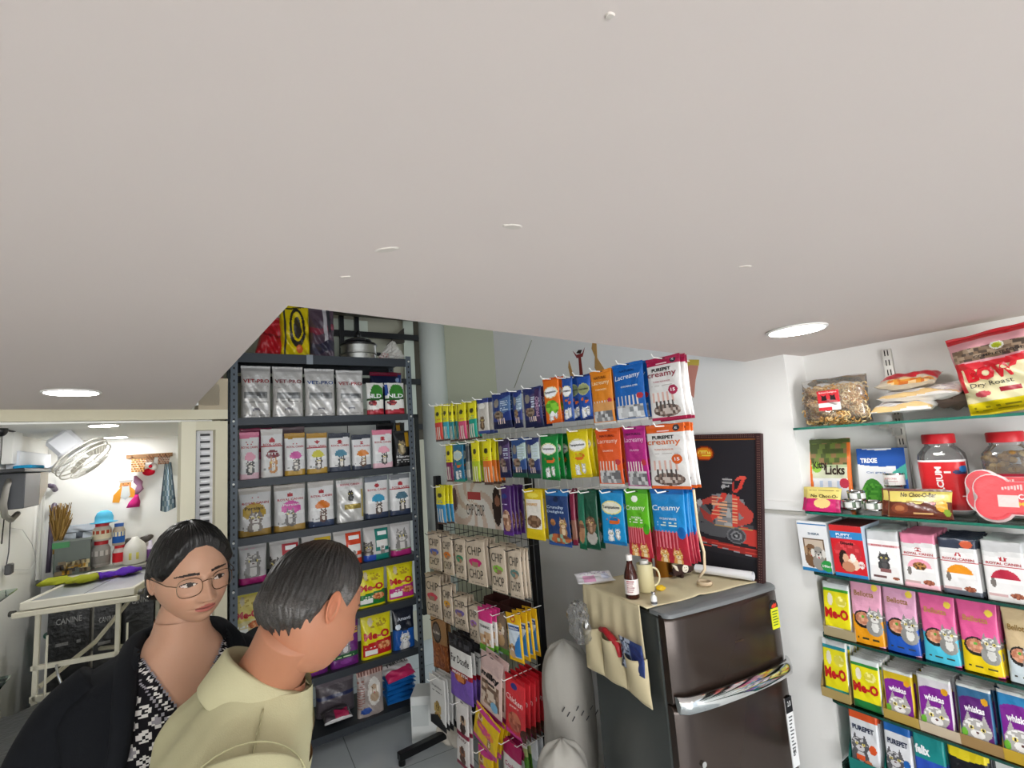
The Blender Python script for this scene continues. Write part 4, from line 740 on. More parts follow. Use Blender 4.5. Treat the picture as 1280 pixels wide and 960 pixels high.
# ------------------------------------------------------------------ glass shelves on the right wall
ZS = [1.771, 1.475, 1.266, 1.058, .849, .64]
for i, z in enumerate(ZS):
    sh = empty('glass_shelf', SH.w(-.905, 0, z), SH.th, ['topmost clear green-edged glass shelf, holding noodle snack bag and flat packs', 'second glass shelf from the top, holding jars and tins', 'third glass shelf from the top, holding boxes and grey pouches',
        'fourth glass shelf from the top, holding pink and blue pouches', 'fifth glass shelf from the top, holding purple pouches', 'lowest visible glass shelf, holding blue and orange pouches'][i], 'shelf', 'glass shelves on the right wall')
    D = .195; L_ = 2.3; r = .03
    b = MB(); out = [(r, 0), (L_, 0), (L_, D), (0, D), (0, r), (.009, .009)]
    lo = [b.addv((x, y, -.008)) for x, y in out]; hi = [b.addv((x, y, 0)) for x, y in out]; b.col('#d3e6dd'); b.face(lo[::-1]); b.face(hi)
    b.build('glass_pane', 'glass', sh)
    b = MB(); b.col('#24705f' if i < 2 else '#1b4a40'); n = len(out)  # darker edge colour on the lower shelves stands in for reflections
    lo = [b.addv((x, y, -.0079)) for x, y in out]; hi = [b.addv((x, y, -.0001)) for x, y in out]
    for k in (0, 1, 3, 4, 5): b.face((lo[k], lo[(k+1) % n], hi[(k+1) % n], hi[k]))
    b.build('polished_edge', 'wet', sh)
    for x in (.27, 1.15):
        b = MB(); b.prism([(x-.012, -.009), (x+.012, -.009), (x+.012, -.022), (x-.012, -.022)], .06, D, '#c9c9c5'); b.prism([(x-.004, -.022), (x+.004, -.022), (x+.004, -.05), (x-.004, -.05)], .13, D, '#b9b9b5'); b.build('bracket', 'brushed', sh)
for x in (-.905+.27, -.905+1.15):
    b = MB(); b.box((x-.013, .186, .3), (x+.013, .199, CZ-.03), '#d2d1cc'); b.cur = lin('#2b2b2b')
    for k in range(50):
        for dx in (-.006, .003): b.box((x+dx, .1852, .33+k*.034), (x+dx+.003, .1862, .35+k*.034))
    tag(b.build('shelf_standard', 'brushed', None, SH.o, SH.th), ['slotted steel upright carrying the glass shelves behind the blue box', 'slotted steel upright carrying the glass shelves farther right'][x > 0], 'shelf upright')
GS = 'packs on the glass shelves'
def stack(row, px0, px1, pt, ops, texts, label, n=1, bl=None, y=.02, d=.010, lean=8, style='flat', kind='film', name='food_pouch', cat='pet food pouch', sp=.017, cell=None, wr=.03, seal=.06, dz=0, side='#dddddd', lid=None, tilt=0, ex=0, h=None):
    z = ZS[row]+.0015+dz
    def hx(px):
        lo, hi = 0, 1600
        for _ in range(40):
            m = (lo+hi)/2; q = SH.hit(px, m, y)[1]
            if q > z: lo = m
            else: hi = m
        return SH.hit(px, lo, y)[0]
    x0, x1 = hx(px0), hx(px1); zt = SH.hit((px0+px1)/2, pt, y+(.02 if lean > 2 else 0))[1]; w = x1-x0; hh = h or (zt-z)/math.cos(R(lean)); NP[0] += 1
    cell = cell or .0022
    b = carton(w, hh, d, ops, texts, cell, side, lid) if style == 'box' else pouch(w, hh, d, ops, texts, style, cell, seal, wr, NP[0])
    e = b.build(name, kind, None, SH.w((x0+x1)/2, y+d/2, z)); rot = lambda l, t, x: (Matrix.Rotation(SH.th+R(x), 3, 'Z') @ Matrix.Rotation(R(-l), 3, 'X') @ Matrix.Rotation(R(t), 3, 'Y')).to_euler()
    e.rotation_euler = rot(lean, tilt, ex); tag(e, label, cat, GS)
    if style != 'box':
        s_ = MB(); a = hh*seal; s_.box((-w/2, -.0014, hh-a), (w/2, .0014, hh-.0005), ops_top(ops)); s_.build('crimped_seal', kind, e)
    for k in range(1, n):
        q = copy_tree(e); q.location = SH.w((x0+x1)/2+.003*math.sin(k*2.3+px0), y+d/2+sp*k, z); q.rotation_euler = rot(lean-.4*k, tilt+.7*math.sin(k*3.1+px0), ex+1.2*math.sin(k*1.7+px0))
        q['label'] = bl or (label.split(', front')[0].split(' at the right edge')[0]+' behind the front one of its stack'+(', right edge' if 'right edge' in label else '')); q['group'] = q['label'][:60]
    return e
# --- top shelf
def lying(px0, px1, pt, pb, ops, label, y=.03, th=.03, dep=.13, ex=0, roll=0, texts=(), seedv=0):
    x0, z = SH.hit(px0, pb, y); x1, _ = SH.hit(px1, pb, y); w = x1-x0; b = pouch(w, dep, th*1.3, ops, texts, 'pillow', .004, .05, .07, 11+seedv)
    e = b.build('snack_pack', 'film', None, SH.w((x0+x1)/2, y, max(z, ZS[0]+.001)+th/2)); e.rotation_euler = (Matrix.Rotation(SH.th+R(ex), 3, 'Z') @ Matrix.Rotation(R(-78), 3, 'X') @ Matrix.Rotation(R(roll), 3, 'Y')).to_euler(); return tag(e, label, 'snack pack', GS)
# clear bag of noodle-like chews: plastic skin plus the snacks inside
x0, _ = SH.hit(1000, 528, .02); x1, _ = SH.hit(1084, 524, .02); _, zt = SH.hit(1042, 470, .03)
w = x1-x0; h = zt-ZS[0]-.004
e = empty('snack_bag', SH.w((x0+x1)/2, .07, ZS[0]+.003), SH.th, 'clear plastic bag of curly beige chews with a red label, on the top glass shelf', 'snack bag')
rs = random.Random(4); b = MB(); b.smooth = True
for k in range(620):
    u, v = rs.uniform(-.46, .46), rs.uniform(.03, .80)
    ph = rs.uniform(0, 6.28); rr = rs.uniform(.006, .013); yy = -.034*math.cos(u*2.6)*min(1, v*8)*min(1, (1-v)*3)+rs.uniform(-.004, .012)
    c = Vector((u*w, yy, v*h)); a = Vector((math.cos(ph), rs.uniform(-.5, .5), math.sin(ph))).normalized(); q = Vector((-a.z, 0, a.x))
    b.cur = lin(rs.choice(['#d9b478', '#e6c890', '#c99a58', '#efd9a8', '#b98848']))
    b.tube([c+a*rr*math.cos(t)+q*rr*.8*math.sin(t) for t in [ph+j*.8 for j in range(6)]], .0022, 5)
o = b.build('chews', 'matte', e); o['kind'] = 'stuff'
b = MB(); b.box((-w*.42, -.012, .012), (w*.42, .018, h*.72), '#c9a062', .012); b.build('chew_mass', 'matte', e)
b = pouch(w, h, .085, ['#ffffff'], (), 'pillow', .006, .03, .05, 3); b.build('plastic_film', 'clear', e, smooth=True)
b = MB(); lw, lh = w*.33, h*.42; b.box((-lw/2, -.0495, h*.30), (lw/2, -.0485, h*.30+lh), '#ece8e4'); b.box((-lw/2, -.0500, h*.30+lh*.38), (lw/2, -.0494, h*.30+lh), '#d2323a'); b.box((-lw/2, -.0500, h*.30), (lw*.1, -.0494, h*.30+lh*.16), '#d2323a')
for sx in (-.2, .2):
    b.cur = lin('#23181a'); b.prism([(lw*(sx-.13), h*.3+lh*.5), (lw*(sx+.13), h*.3+lh*.5), (lw*(sx+.1), h*.3+lh*.74), (lw*(sx+.16), h*.3+lh*.8), (lw*sx, h*.3+lh*.72), (lw*(sx-.16), h*.3+lh*.8), (lw*(sx-.1), h*.3+lh*.7)], -.0505, -.0499)
b.text('Baked Delights', 0, h*.3+lh*.89, lw*.8, lh*.09, '#f6e9e6', y=-.0508, bold=.01); b.build('label', 'paper', e)
wp = ['#e9e6e2', ('lines', .05, .1, .95, .9, '#c9c4cc', 9), ('bw', .05, .2, '#e3c38a', .05, 6)]
lying(1088, 1166, 0, 522, wp, 'white printed snack pack lying flat, lowest of the pile on the top shelf', th=.026, seedv=1)
tz = SH.hit(1120, 505, .03)[1]
b = lying(1096, 1200, 0, 506, wp, 'white printed snack pack lying in the middle of the pile', y=.035, th=.03, roll=2, seedv=2)
lying(1094, 1170, 0, 490, ['#cfc3ae', ('bw', .35, .8, '#cc2634', .04, 5), ('ne', .6, .15, .4, .16, '#e39a3a', '#d9762a', '#f0cf9a', 12)], 'red and gold snack pack lying on top of the pile', y=.04, th=.03, roll=-3, seedv=3)
lying(1160, 1222, 0, 514, ['#8d7a70', ('bw', .1, .5, '#6a5248', .05, 5), ('bw', .6, .7, '#b8ada6', .04, 9)], 'brownish crumpled clear pack behind the pile on the top shelf', y=.10, th=.05, roll=8, seedv=4)
# big red bag
bow = ['#e9e0b4', ('b', .62, 1.01, '#d59aa2'), ('b', .92, 1.01, '#c9222f'), ('n', .06, .66, 1, .82, '#7d6652', '#a58f78', '#4f4238', 26), ('bw', .58, .66, '#cf2230', .03, 3), ('b', 0, .16, '#ead313'), ('lines', .1, .05, .9, .13, '#8c7f14', 2), ('r', 0, .3, .10, .66, '#cf2230'), ('e', .62, .79, .09, .045, '#f0efe4'), ('e', .62, .79, .07, .03, '#b9c72f'), ('e', .28, .25, .10, .035, '#c9505a'), ('r', .48, .24, .72, .30, '#a82334')]
bowt = [('BOW', .47, .49, .62, .17, '#cf1f2c', .07), ('Dry Roast', .42, .355, .5, .07, '#2a2320', .0), ('WOW', 1.02, .36, .3, .14, '#cf1f2c', .05), ('COMPLETE FOOD', .62, .70, .6, .03, '#1f1a1c', .03)]
x0, _ = SH.hit(1212, 517, .03); x1 = SH.hit(1330, 512, .03)[0]; zt = SH.hit(1250, 408, .05)[1]; w = x1-x0
b = pouch(w, zt-ZS[0]-.005, .11, bow, bowt[:2]+bowt[3:], 'pillow', .0025, .04, .06, 21); e = b.build('dog_food_bag', 'film', None, SH.w((x0+x1)/2-.012, .09, ZS[0]+.004)); e.rotation_euler = (Matrix.Rotation(SH.th, 3, 'Z') @ Matrix.Rotation(R(-6), 3, 'Y')).to_euler(); tag(e, 'large red and cream dog food bag leaning at the right end of the top shelf', 'dog food bag')
s_ = MB(); s_.box((-w/2, -.002, zt-ZS[0]-.03), (w/2, .002, zt-ZS[0]-.006), '#c9222f'); s_.build('top_seal', 'film', e)
# --- second shelf
stack(1, 1010, 1068, 549, ['#b6c49a', ('n', 0, .62, 1, 1, '#4d5a2c', '#6f7f3a', '#8f6f4a', 14), ('b', 0, .42, '#e4e6e8'), ('r', 0, .42, 1, .58, '#cfd3b8'), ('vl', .1, .06, .9, .38, '#b9c9dd', 4), ('t', [(0, 1), (.07, 1), (.2, 0), (0, 0)], '#e2701c'), ('t', [(.93, 1), (1, 1), (1, 0), (.92, 0)], '#e2701c'), ('e', .85, .35, .1, .07, '#c2324a'), ('e', .25, .58, .12, .08, '#8dbf3a')],
      [('Kitty', .33, .60, .3, .14, '#2c1a10', .03, .1), ('Licks', .66, .54, .42, .14, '#2c1a10', .03)], 'orange and green lickable treat pouch at the left end of the second glass shelf', y=.10, d=.02, lean=10, style='stand', name='treat_pouch', cat='treat pouch')
for k, (a, bb, t, l) in enumerate(((1005, 1050, 609, 'pink and yellow bar at the front of the second shelf, lower left'), (1002, 1046, 606, 'pink and yellow bar tucked behind the front pink bar'))):
    stack(1, a, bb, t, ['#c9286e', ('b', .52, 1, '#e2d27a'), ('lines', .05, .86, .95, .95, '#7a5a20', 1), ('e', .5, .34, .24, .2, '#f0cf86'), ('r', .88, 0, 1, .5, '#a81c58')], [('No Choc-O-', .55, .64, .75, .14, '#3d2a12', .02)], l, y=.0+.022*k, d=.012, lean=24, style='pillow', name='chocolate_bar', cat='pet bar', h=.085)
e = stack(1, 1078, 1140, 561, ['#eef0f2', ('bw', .74, 1.01, '#2458ae', .04, 3), ('t', [(.75, 1), (1, 1), (1, .3), (.93, .3), (.8, .6)], '#2458ae'), ('t', [(.7, .6), (1, .75), (1, .5), (.85, .45)], '#4ab0a0'), ('dome', .28, .0, .3, .5, '#3f8a2c'), ('ne', .28, .2, .28, .22, '#2f7a22', '#5aa83a', '#3f8f2a', 26), ('b', 0, .08, '#e9ecee'), ('r', .62, .1, .98, .35, '#2458ae')],
          [('TRIXIE', .25, .80, .36, .08, '#ffffff', .04), ('Cat grass', .38, .60, .4, .04, '#3c6fae', .01)], 'blue and white flat box with a picture of grass on the second shelf', y=.12, d=.03, lean=7, style='box', kind='paper', name='grass_box', cat='box', side='#e9ecee', lid='#2458ae')
# tins
def tin(px, pt, pb, y, label, wide=1., white=False):
    x, z = SH.hit(px, pb, y); z = max(z, ZS[1]+.001)
    r = .0265*wide; h = .030 if not white else .045
    e = empty('food_tin', SH.w(x, y+r, z), SH.th, label, 'tin', 'small pet food tins on the second glass shelf')
    b = MB(); b.smooth = True; b.lathe([(r*.96, 0), (r, .002), (r, .004), (r*.97, .005), (r*.97, h-.005), (r, h-.004), (r, h-.001), (r*.95, h), (r*.93, h-.003), (.001, h-.003)], n=36, c='#c9c9c6'); b.build('can', 'chrome', e, smooth=True)
    b = MB(); b.smooth = True; n = 24; c1 = [(r*.975*math.sin(a), -r*.975*math.cos(a)) for a in [(-.5+k/n)*5.2 for k in range(n+1)]]
    lo = [b.addv((x_, y_, .006)) for x_, y_ in c1]; hi = [b.addv((x_, y_, h-.006)) for x_, y_ in c1]
    for k in range(n): b.face((lo[k], lo[k+1], hi[k+1], hi[k]), lin('#f1efec' if white else ('#dcdedb' if k % 6 not in (2, 3) else '#5a6a58')))
    b.smooth = False
    if white: b.text('ROYAL CANIN', 0, h*.62, .032, .006, RED, y=-r-.0006); b.box((-.02, -r-.0005, h*.40), (.02, -r, h*.44), '#c9a0a0'); b.box((-.018, -r-.0006, h*.2), (-.008, -r, h*.55), '#9a9a9a')
    b.build('paper_label', 'paper', e)
ta = SH.hit(1063, 637, .0)
tin(1061, 0, 637, .01, 'small silver tin, left one of the bottom pair on the second shelf'); tin(1088, 0, 639, .01, 'small silver tin, right one of the bottom pair on the second shelf')
x, z = SH.hit(1066, 627, .012); tin(1067, 0, SH_py if 0 else 626, .012, 'small silver tin resting on top of the two others')
x_, z_ = SH.hit(1115, 608, .09); tin(1115, 0, 609, .10, 'white-labelled tin standing before the blue and white box', 1.15, True)
nb = ['#5c2718', ('bw', .55, 1, '#dccb6c', .03, 4), ('e', .5, .62, .10, .16, '#e8d884'), ('e', .2, .3, .14, .18, '#7a3a22'), ('e', .2, .3, .08, .10, '#a8663a'), ('e', .86, .42, .09, .2, '#d9a02a'), ('e', .93, .2, .05, .12, '#7a9a2c'), ('e', .73, .52, .03, .06, '#c22a2c'), ('r', .42, .12, .72, .18, '#c9a06a'), ('r', .0, 0, .03, 1, '#7a5030'), ('lines', .3, .54, .75, .62, '#7a5a20', 1)]
for k, (a, bb, l) in enumerate(((1109, 1192, 'brown and yellow bar at the front of the second shelf, front one of the two'), (1101, 1184, 'brown and yellow bar just behind the front brown bar'))):
    stack(1, a, bb, 608, nb, [('No Choc-O-Bar', .5, .80, .55, .17, '#3d2412', .02)], l, y=.0+.024*k, d=.013, lean=24, style='pillow', name='chocolate_bar', cat='pet bar', h=.088, tilt=-1, cell=.0015)
def jar(px0, px1, pt, y, label, kind):
    x0, _ = SH.hit(px0, 625, y); x1, _ = SH.hit(px1, 625, y); zt = SH.hit((px0+px1)/2, pt, y+.03)[1]; w = x1-x0; h = zt-ZS[1]-.002; r = w/2
    e = empty('treat_jar', SH.w((x0+x1)/2, y+r*.8, ZS[1]+.0015), SH.th, label, 'jar')
    def sq(a, p=3.2):   # rounded square section
        c, s = math.cos(a), math.sin(a); k = (abs(c)**p+abs(s)**p)**(-1/p); return c*k, s*k
    def body(prof, c, kind_, nm, ys=.8):
        b = MB(); b.smooth = True; b.col(c); rings = [[b.addv((rr*sq(6.2832*k/40)[0], ys*rr*sq(6.2832*k/40)[1], z)) for k in range(40)] for rr, z in prof]; b.loft(rings, True); return b
    body([(r*.92, 0), (r, h*.03), (r, h*.68), (r*.96, h*.75), (r*.70, h*.83), (r*.62, h*.85), (r*.62, h*.9)], '#f4f6f6', 'clear', 'x').build('clear_body', 'clear', e, smooth=True)
    b = MB(); b.smooth = True; b.lathe([(r*.70, h*.88), (r*.72, h*.885), (r*.72, h*.985), (r*.68, h), (.001, h)], n=40, c='#cf1f2a', sy=.9); b.build('screw_lid', 'plastic', e, smooth=True)
    b = MB(); b.smooth = True; rs = random.Random(px0); fl = .70 if kind == 'biscuit' else .55
    if kind == 'biscuit':
        for k in range(90):
            a = rs.uniform(0, 6.28); q = sq(a); zz = rs.uniform(h*.55, h*.76); f = rs.uniform(.5, .88); b.cur = lin(rs.choice(['#b8924e', '#a37c3a', '#8f6a34', '#c9a868', '#7d5a2c'])); b.sphere((q[0]*r*f, q[1]*r*f*.8, zz), .010, .006, .008, 8, 5)
        o = b.build('biscuits', 'matte', e); o['kind'] = 'stuff'; b = MB(); b.smooth = True
    body([(r*.86, h*.02), (r*.9, h*.05), (r*.9, h*(.6 if kind == 'biscuit' else .06))], '#9c7c48' if kind == 'biscuit' else '#e8e4e0', 'matte', 'x').build('contents', 'matte', e)
    # printed sleeve
    b = MB(); n = 44; c1 = []; a0 = -math.pi/2; zl, zh = (h*.02, h*.52) if kind == 'biscuit' else (h*.06, h*.68)
    if kind == 'biscuit': ops = ['#eeecea', ('b', .88, 1.01, '#b81f3c'), ('r', .42, .2, .56, .62, '#2b3140'), ('e', .45, .6, .05, .07, '#2b3140'), ('b', 0, .1, '#c9c6c4'), ('r', .1, .3, .3, .34, '#9a9a9a')]
    else: ops = ['#d8262c', ('b', .96, 1.01, '#f3f1f0'), ('e', .80, .76, .13, .05, '#24386a'), ('e', .86, .82, .09, .07, '#2a7ac0'), ('e', .62, .76, .05, .03, '#f3e6e0'), ('lines', .74, .28, .95, .34, '#f5d9d6', 2), ('b', 0, .03, '#f0eeee'), ('r', 0, 0, .06, 1, '#f0eeee'), ('r', .95, 0, 1, 1, '#f0eeee'), ('b', .3, .31, '#b81d24'), ('b', .5, .51, '#b81d24')]
    m = 50; cs = [sq(a0+(-.5+k/n)*2.9) for k in range(n+1)]; P = [(q[0]*r*1.008, q[1]*r*1.008*.8) for q in cs]
    U, V = np.meshgrid((np.arange(n)+.5)/n, (np.arange(m)+.5)/m, indexing='ij'); C = paint(ops, U, V, 1.2)
    ids = [[b.addv((x, yy, zl+(zh-zl)*j/m)) for j in range(m+1)] for x, yy in P]
    for k in range(n):
        for j in range(m): b.face((ids[k][j], ids[k+1][j], ids[k+1][j+1], ids[k][j+1]), tuple(C[k, j]))
    fy = -r*.8*1.008-.0012
    if kind == 'biscuit': b.text('PUREPET', 0, zl+(zh-zl)*.74, r*1.15, h*.055, '#2b3140', y=fy, bold=.05)
    else: b.text('CALCIUM', -r*.02, zl+(zh-zl)*.50, h*.46, r*.30, '#fbf3f2', y=fy, bold=.04, rot=math.pi/2)
    b.build('sleeve', 'film', e)
jar(1151, 1211, 542, .085, 'clear square jar with a red lid and red calcium label on the second shelf', 'calcium')
jar(1232, 1303, 539, .085, 'clear square jar of brown biscuits with a red lid and white label', 'biscuit')
# bone-shaped packs
def bonepack(px0, px1, pt, pb, y, label, dz=0):
    x0, z0 = SH.hit(px0, pb, y); x1, z1 = SH.hit(px1, pt, y); z0 = max(z0, ZS[1]+.003); w = x1-x0; h = z1-z0; r = h*.31
    def outl(g):
        pts = []
        for cx, cz, a0, a1 in ((w/2-r, h/2-r, -35, 150), (-w/2+r, h/2-r, 30, 215), (-w/2+r, -h/2+r, 145, 330), (w/2-r, -h/2+r, 210, 395)):
            for k in range(11): a = R(a0+(a1-a0)*k/10); pts.append((cx+(r+g)*math.cos(a), cz+(r+g)*math.sin(a)+h/2))
        return pts
    e = empty('bone_pack', SH.w((x0+x1)/2, y, z0), (0, 0, 0), label, 'bone-shaped pack', 'pink bone-shaped packs on the second glass shelf'); e.rotation_euler = (Matrix.Rotation(SH.th, 3, 'Z') @ Matrix.Rotation(R(-14), 3, 'X')).to_euler()
    b = MB(); b.prism(outl(.004), 0, .003, '#efe6e6'); b.build('backing', 'plastic', e)
    b = MB(); b.prism(outl(-.002), -.014, 0, '#e8565f'); b.prism(outl(-.008), -.017, -.014, '#e35a60'); b.cur = lin('#f2d3cf')
    b.box((-w*.25, -.0176, h*.30), (-w*.05, -.017, h*.55)); b.text('CALCIUM', w*.12, h*.52, w*.34, h*.12, '#fbeeee', y=-.018, bold=.03); b.text('MILK BONE', w*.12, h*.37, w*.34, h*.08, '#f0c24a', y=-.018, bold=.03)
    for k in range(7): b.cur = lin('#f3c9c6'); b.box((w*(-.2+.03*k), -.0178, h*(.66+.02*(k % 2))), (w*(-.18+.03*k), -.017, h*(.72+.01*k)))
    b.build('bone_shell', 'film', e)
bonepack(1222, 1345, 594, 650, .02, 'pink bone-shaped pack at the front right of the second glass shelf'); bonepack(1212, 1335, 588, 640, .042, 'pink bone-shaped pack partly hidden behind the front pink one')
# --- third shelf
stack(2, 1004, 1041, 653, ['#e9ebee', ('b', 0, .07, '#2a7fb8'), ('b', .93, .96, '#3a78b0'), ('r', .15, .2, .85, .66, '#6f5a48'), ('r', .19, .23, .81, .63, '#c9b9a8'), ('dog', .38, .42, .13, '#7a5a40', '#a98a6a'), ('dog', .62, .38, .13, '#9a958f', '#dcd8d2'), ('e', .86, .14, .2, .11, '#2f9a48')], [('SHERA', .55, .76, .4, .045, '#3a5a78', .02), ('10in1', .86, .14, .3, .05, '#ffffff', .02)], 'white box picturing two dogs at the left end of the third shelf', y=.01, d=.13, lean=0, style='box', kind='paper', name='tick_collar_box', cat='box', side='#e2e4e6', lid='#d8dadc')
stack(2, 1045, 1086, 658, ['#d2222c', ('r', 0, .74, 1, .88, '#2f86c4'), ('b', .88, 1.01, '#c92a2c'), ('b', 0, .06, '#2f86c4'), ('ne', .5, .5, .42, .2, '#d8484e', '#c23038', None, 14), ('e', .34, .32, .15, .2, '#2a1712'), ('e', .4, .36, .09, .09, '#e0b090'), ('e', .62, .26, .18, .12, '#f0d9c2'), ('e', .62, .38, .09, .08, '#f3efe8'), ('e', .45, .2, .2, .1, '#c98a6a'), ('e', .86, .26, .09, .07, '#efe7e4')], [('PUPPY', .42, .82, .45, .05, '#f2f6fa', .03), ('MEAT & MILK', .45, .765, .5, .03, '#f2f6fa', .01), ('Drools', .5, .655, .4, .06, '#1d1518', .04), ('14+2', .86, .26, .16, .05, '#c02222', .02)],
      'red and blue puppy food box, second item on the third shelf', y=.01, d=.15, lean=0, style='box', kind='paper', name='puppy_food_box', cat='box', side='#b9c7d6', lid='#6a1f20')
def rcp(top, dome, foot, kib=None):
    return ['#e7e6e6', ('b', .80, 1.01, top), ('bw', .74, .82, '#dadada', .012, 6), ('crown', .5, .70, .045, RED), ('b', .575, .583, RED), ('dome', .5, .36, .34, .17, dome), ('r', .1, .3, .9, .37, '#f1f0ef'), ('b', 0, .08, foot), ('r', .06, .08, .5, .13, '#c9a8a8'), ('ne', .72, .12, .16, .045, '#8a4a34', '#a8654a', '#6a3424', 34), ('e', .2, .3, .06, .08, '#7a746f')]+([('ne', .5, .4, .2, .07, '#8a5a34', '#b8854a', '#5a3a24', 34)] if kib else []), [('ROYAL CANIN', .5, .625, .82, .045, RED, .02)]
stack(2, 1088, 1129, 664, ['#eceaea', ('b', .8, 1.01, '#c4c6c8'), ('b', .68, .72, '#d9a8ac'), ('r', .05, .3, .95, .66, '#f4f3f2'), ('cat', .5, .46, .1, '#3c3c3e', '#555557'), ('r', .35, .2, .7, .27, '#8a5a5a'), ('r', .12, .08, .55, .13, '#6a4a4a'), ('ne', .82, .1, .1, .03, '#8a4a34', '#a8654a', None, 30)], [('ROYAL CANIN', .5, .70, .7, .035, RED, .01)], 'white cat pouch with a small dark cat, front of its stack on the third shelf', 9, y=.012)
o, tx = rcp('#d97f9c', '#eea2b4', '#f2bfca', True); stack(2, 1131, 1176, 668, o, tx, 'pink-topped cat pouch with kibble picture, front of its stack on the third shelf', 9, y=.010)
o, tx = rcp('#323a4c', '#e8951e', '#59606c'); o += [('e', .75, .9, .16, .07, '#c85a3a')]; stack(2, 1180, 1229, 674, o, tx, 'slate-topped cat pouch with an orange dome, front of its stack on the third shelf', 9, y=.008)
o, tx = rcp('#c2c3c5', '#b82a44', '#d9d6d4'); stack(2, 1235, 1290, 678, o, tx, 'silver cat pouch with a crimson dome, front of its stack on the third shelf', 9, y=.006)
# --- fourth shelf
def tray(row, px0, px1, pb, c, lip, label, dep=.15):
    y = .008; x0, _ = SH.hit(px0, pb, y); x1, _ = SH.hit(px1, pb, y); w = x1-x0; b = MB(); z = 0; hb = .12; b.cur = lin(c)
    b.box((-w/2, 0, z), (w/2, .0015, lip)); b.box((-w/2, dep-.0015, z), (w/2, dep, hb)); b.box((-w/2, .0015, z), (w/2, dep-.0015, .0012))
    for s_ in (-1, 1): b.face([b.addv((s_*w/2, yy, zz)) for yy, zz in ((0, 0), (dep, 0), (dep, hb), (.05, hb), (0, lip))]) ; b.face([b.addv((s_*(w/2-.0012), yy, zz)) for yy, zz in ((0, 0), (dep, 0), (dep, hb), (.05, hb), (0, lip))])
    return tag(b.build('display_carton', 'paper', None, SH.w((x0+x1)/2, y, ZS[row]+.0012), SH.th), label, 'display carton', 'cardboard display cartons on the glass shelves')
def meop(c, foot='#b8a888', g='#3f9a2c'): return ['#e6dc1a', ('b', .9, 1.01, '#d9dde0'), ('b', .84, .9, g), ('e', .28, .68, .1, .12, '#e9e3cf'), ('ne', .68, .66, .2, .1, '#d9cf4a', '#efe890', None, 18), ('b', 0, .16, foot), ('t', [(.1, .16), (.7, .16), (.9, 0), (.3, 0)], c), ('r', 0, 0, .03, 1, '#dfe3e0'), ('r', .97, 0, 1, 1, '#dfe3e0')]
mt = [('Me-O', .5, .42, .86, .2, '#c01b22', .05)]
tray(3, 1030, 1068, 790, '#a89a78', .03, 'low brown display carton holding yellow pouches, fourth shelf')
stack(3, 1032, 1066, 731, meop('#e9e6e0'), mt, 'yellow cat pouch with red lettering, front of its stack on the fourth shelf', 7, y=.014, dz=.003)
def bell(top, low, wv=.42, plate='#1c1c1e'): return [top, ('bw', 0, wv, low, .03, 4), ('e', .38, .36, .30, .13, plate), ('ne', .38, .37, .25, .095, '#c98a6a', '#b8755a', '#d9a486', 24), ('cat', .76, .42, .11, '#8f8f8c', '#dcdcd8'), ('lines', .15, .07, .85, .12, '#3a3a2a', 1), ('e', .8, .85, .1, .05, '#f0d34a'), ('e', .38, .40, .05, .02, '#5aa83a')]
for a, bb, t, c1, c2, l, tc, nn in ((1067, 1107, 724, '#e3a3be', '#e59a12', 'pink and orange cat pouch, front of its stack on the fourth shelf', '#a87a3a', 8), (1109, 1152, 732, '#dda2c2', '#1b53b4', 'pink and royal blue cat pouch, front of its stack on the fourth shelf', '#a87a3a', 8),
        (1156, 1202, 745, '#e2639c', '#49bcd8', 'rose pink and turquoise cat pouch, front of its stack on the fourth shelf', '#c99a4a', 8), (1205, 1257, 755, '#e05a96', '#e9cb12', 'rose pink and yellow cat pouch, front of its stack on the fourth shelf', '#c99a4a', 8), (1263, 1310, 766, '#cbb48e', '#c9d6dc', 'beige and pale blue cat pouch at the right edge of the fourth shelf', '#8a6a2a', 8)):
    stack(3, a, bb, t, bell(c1, c2), [('Bellotta', .45, .74, .62, .08, tc, .01)], l, nn, y=.012, style='stand', d=.014, cell=.002, lean=9)
# --- fifth shelf
tray(4, 1028, 1062, 872, '#a8925c', .03, 'low brown and green display carton at the left end of the fifth shelf')
stack(4, 1032, 1063, 803, meop('#35b0a8', '#1f9a94', '#2a8fa0'), mt, 'yellow cat pouch with a turquoise corner, front of its stack on the fifth shelf', 7, y=.014, dz=.003)
stack(4, 1067, 1104, 826, meop('#1f7a3c', '#1f6a34', '#2f8a3a'), mt, 'yellow cat pouch with a dark green foot, front of its stack on the fifth shelf', 7, y=.012)
def whis(top, mid='#7d2391', foot=None): return [top, ('r', .06, .08, .94, .76, mid), ('e', .5, .74, .44, .08, mid), ('cat', .5, .30, .2, '#b0adaa', '#ecebe9'), ('b', 0, .08, foot or top), ('e', .12, .2, .09, .07, '#6fb83a'), ('b', .95, 1.01, '#dcdcdc'), ('e', .8, .78, .1, .06, '#e0a21f')]
wt = [('whiskas', .48, .62, .58, .11, '#f4eff6', .04)]
for a, bb, t, c, f, l in ((1108, 1146, 841, '#d3b420', '#b8901c', 'gold and purple cat pouch, front of its stack on the fifth shelf'), (1152, 1196, 850, '#d5cfd6', '#cbb8a8', 'silver and purple kitten-face cat pouch, front of its stack on the fifth shelf'),
                          (1203, 1248, 862, '#33668f', '#8a7048', 'steel-blue and purple cat pouch, front of its stack on the fifth shelf'), (1256, 1310, 872, '#2b80b8', '#b89a34', 'bright blue and purple cat pouch at the right edge of the fifth shelf')):
    o = whis(c, '#7d2391' if c != '#33668f' else '#5b1f72', f); stack(4, a, bb, t, o, wt, l, 8, y=.013, dz=.003, style='flat', cell=.002, lean=9)
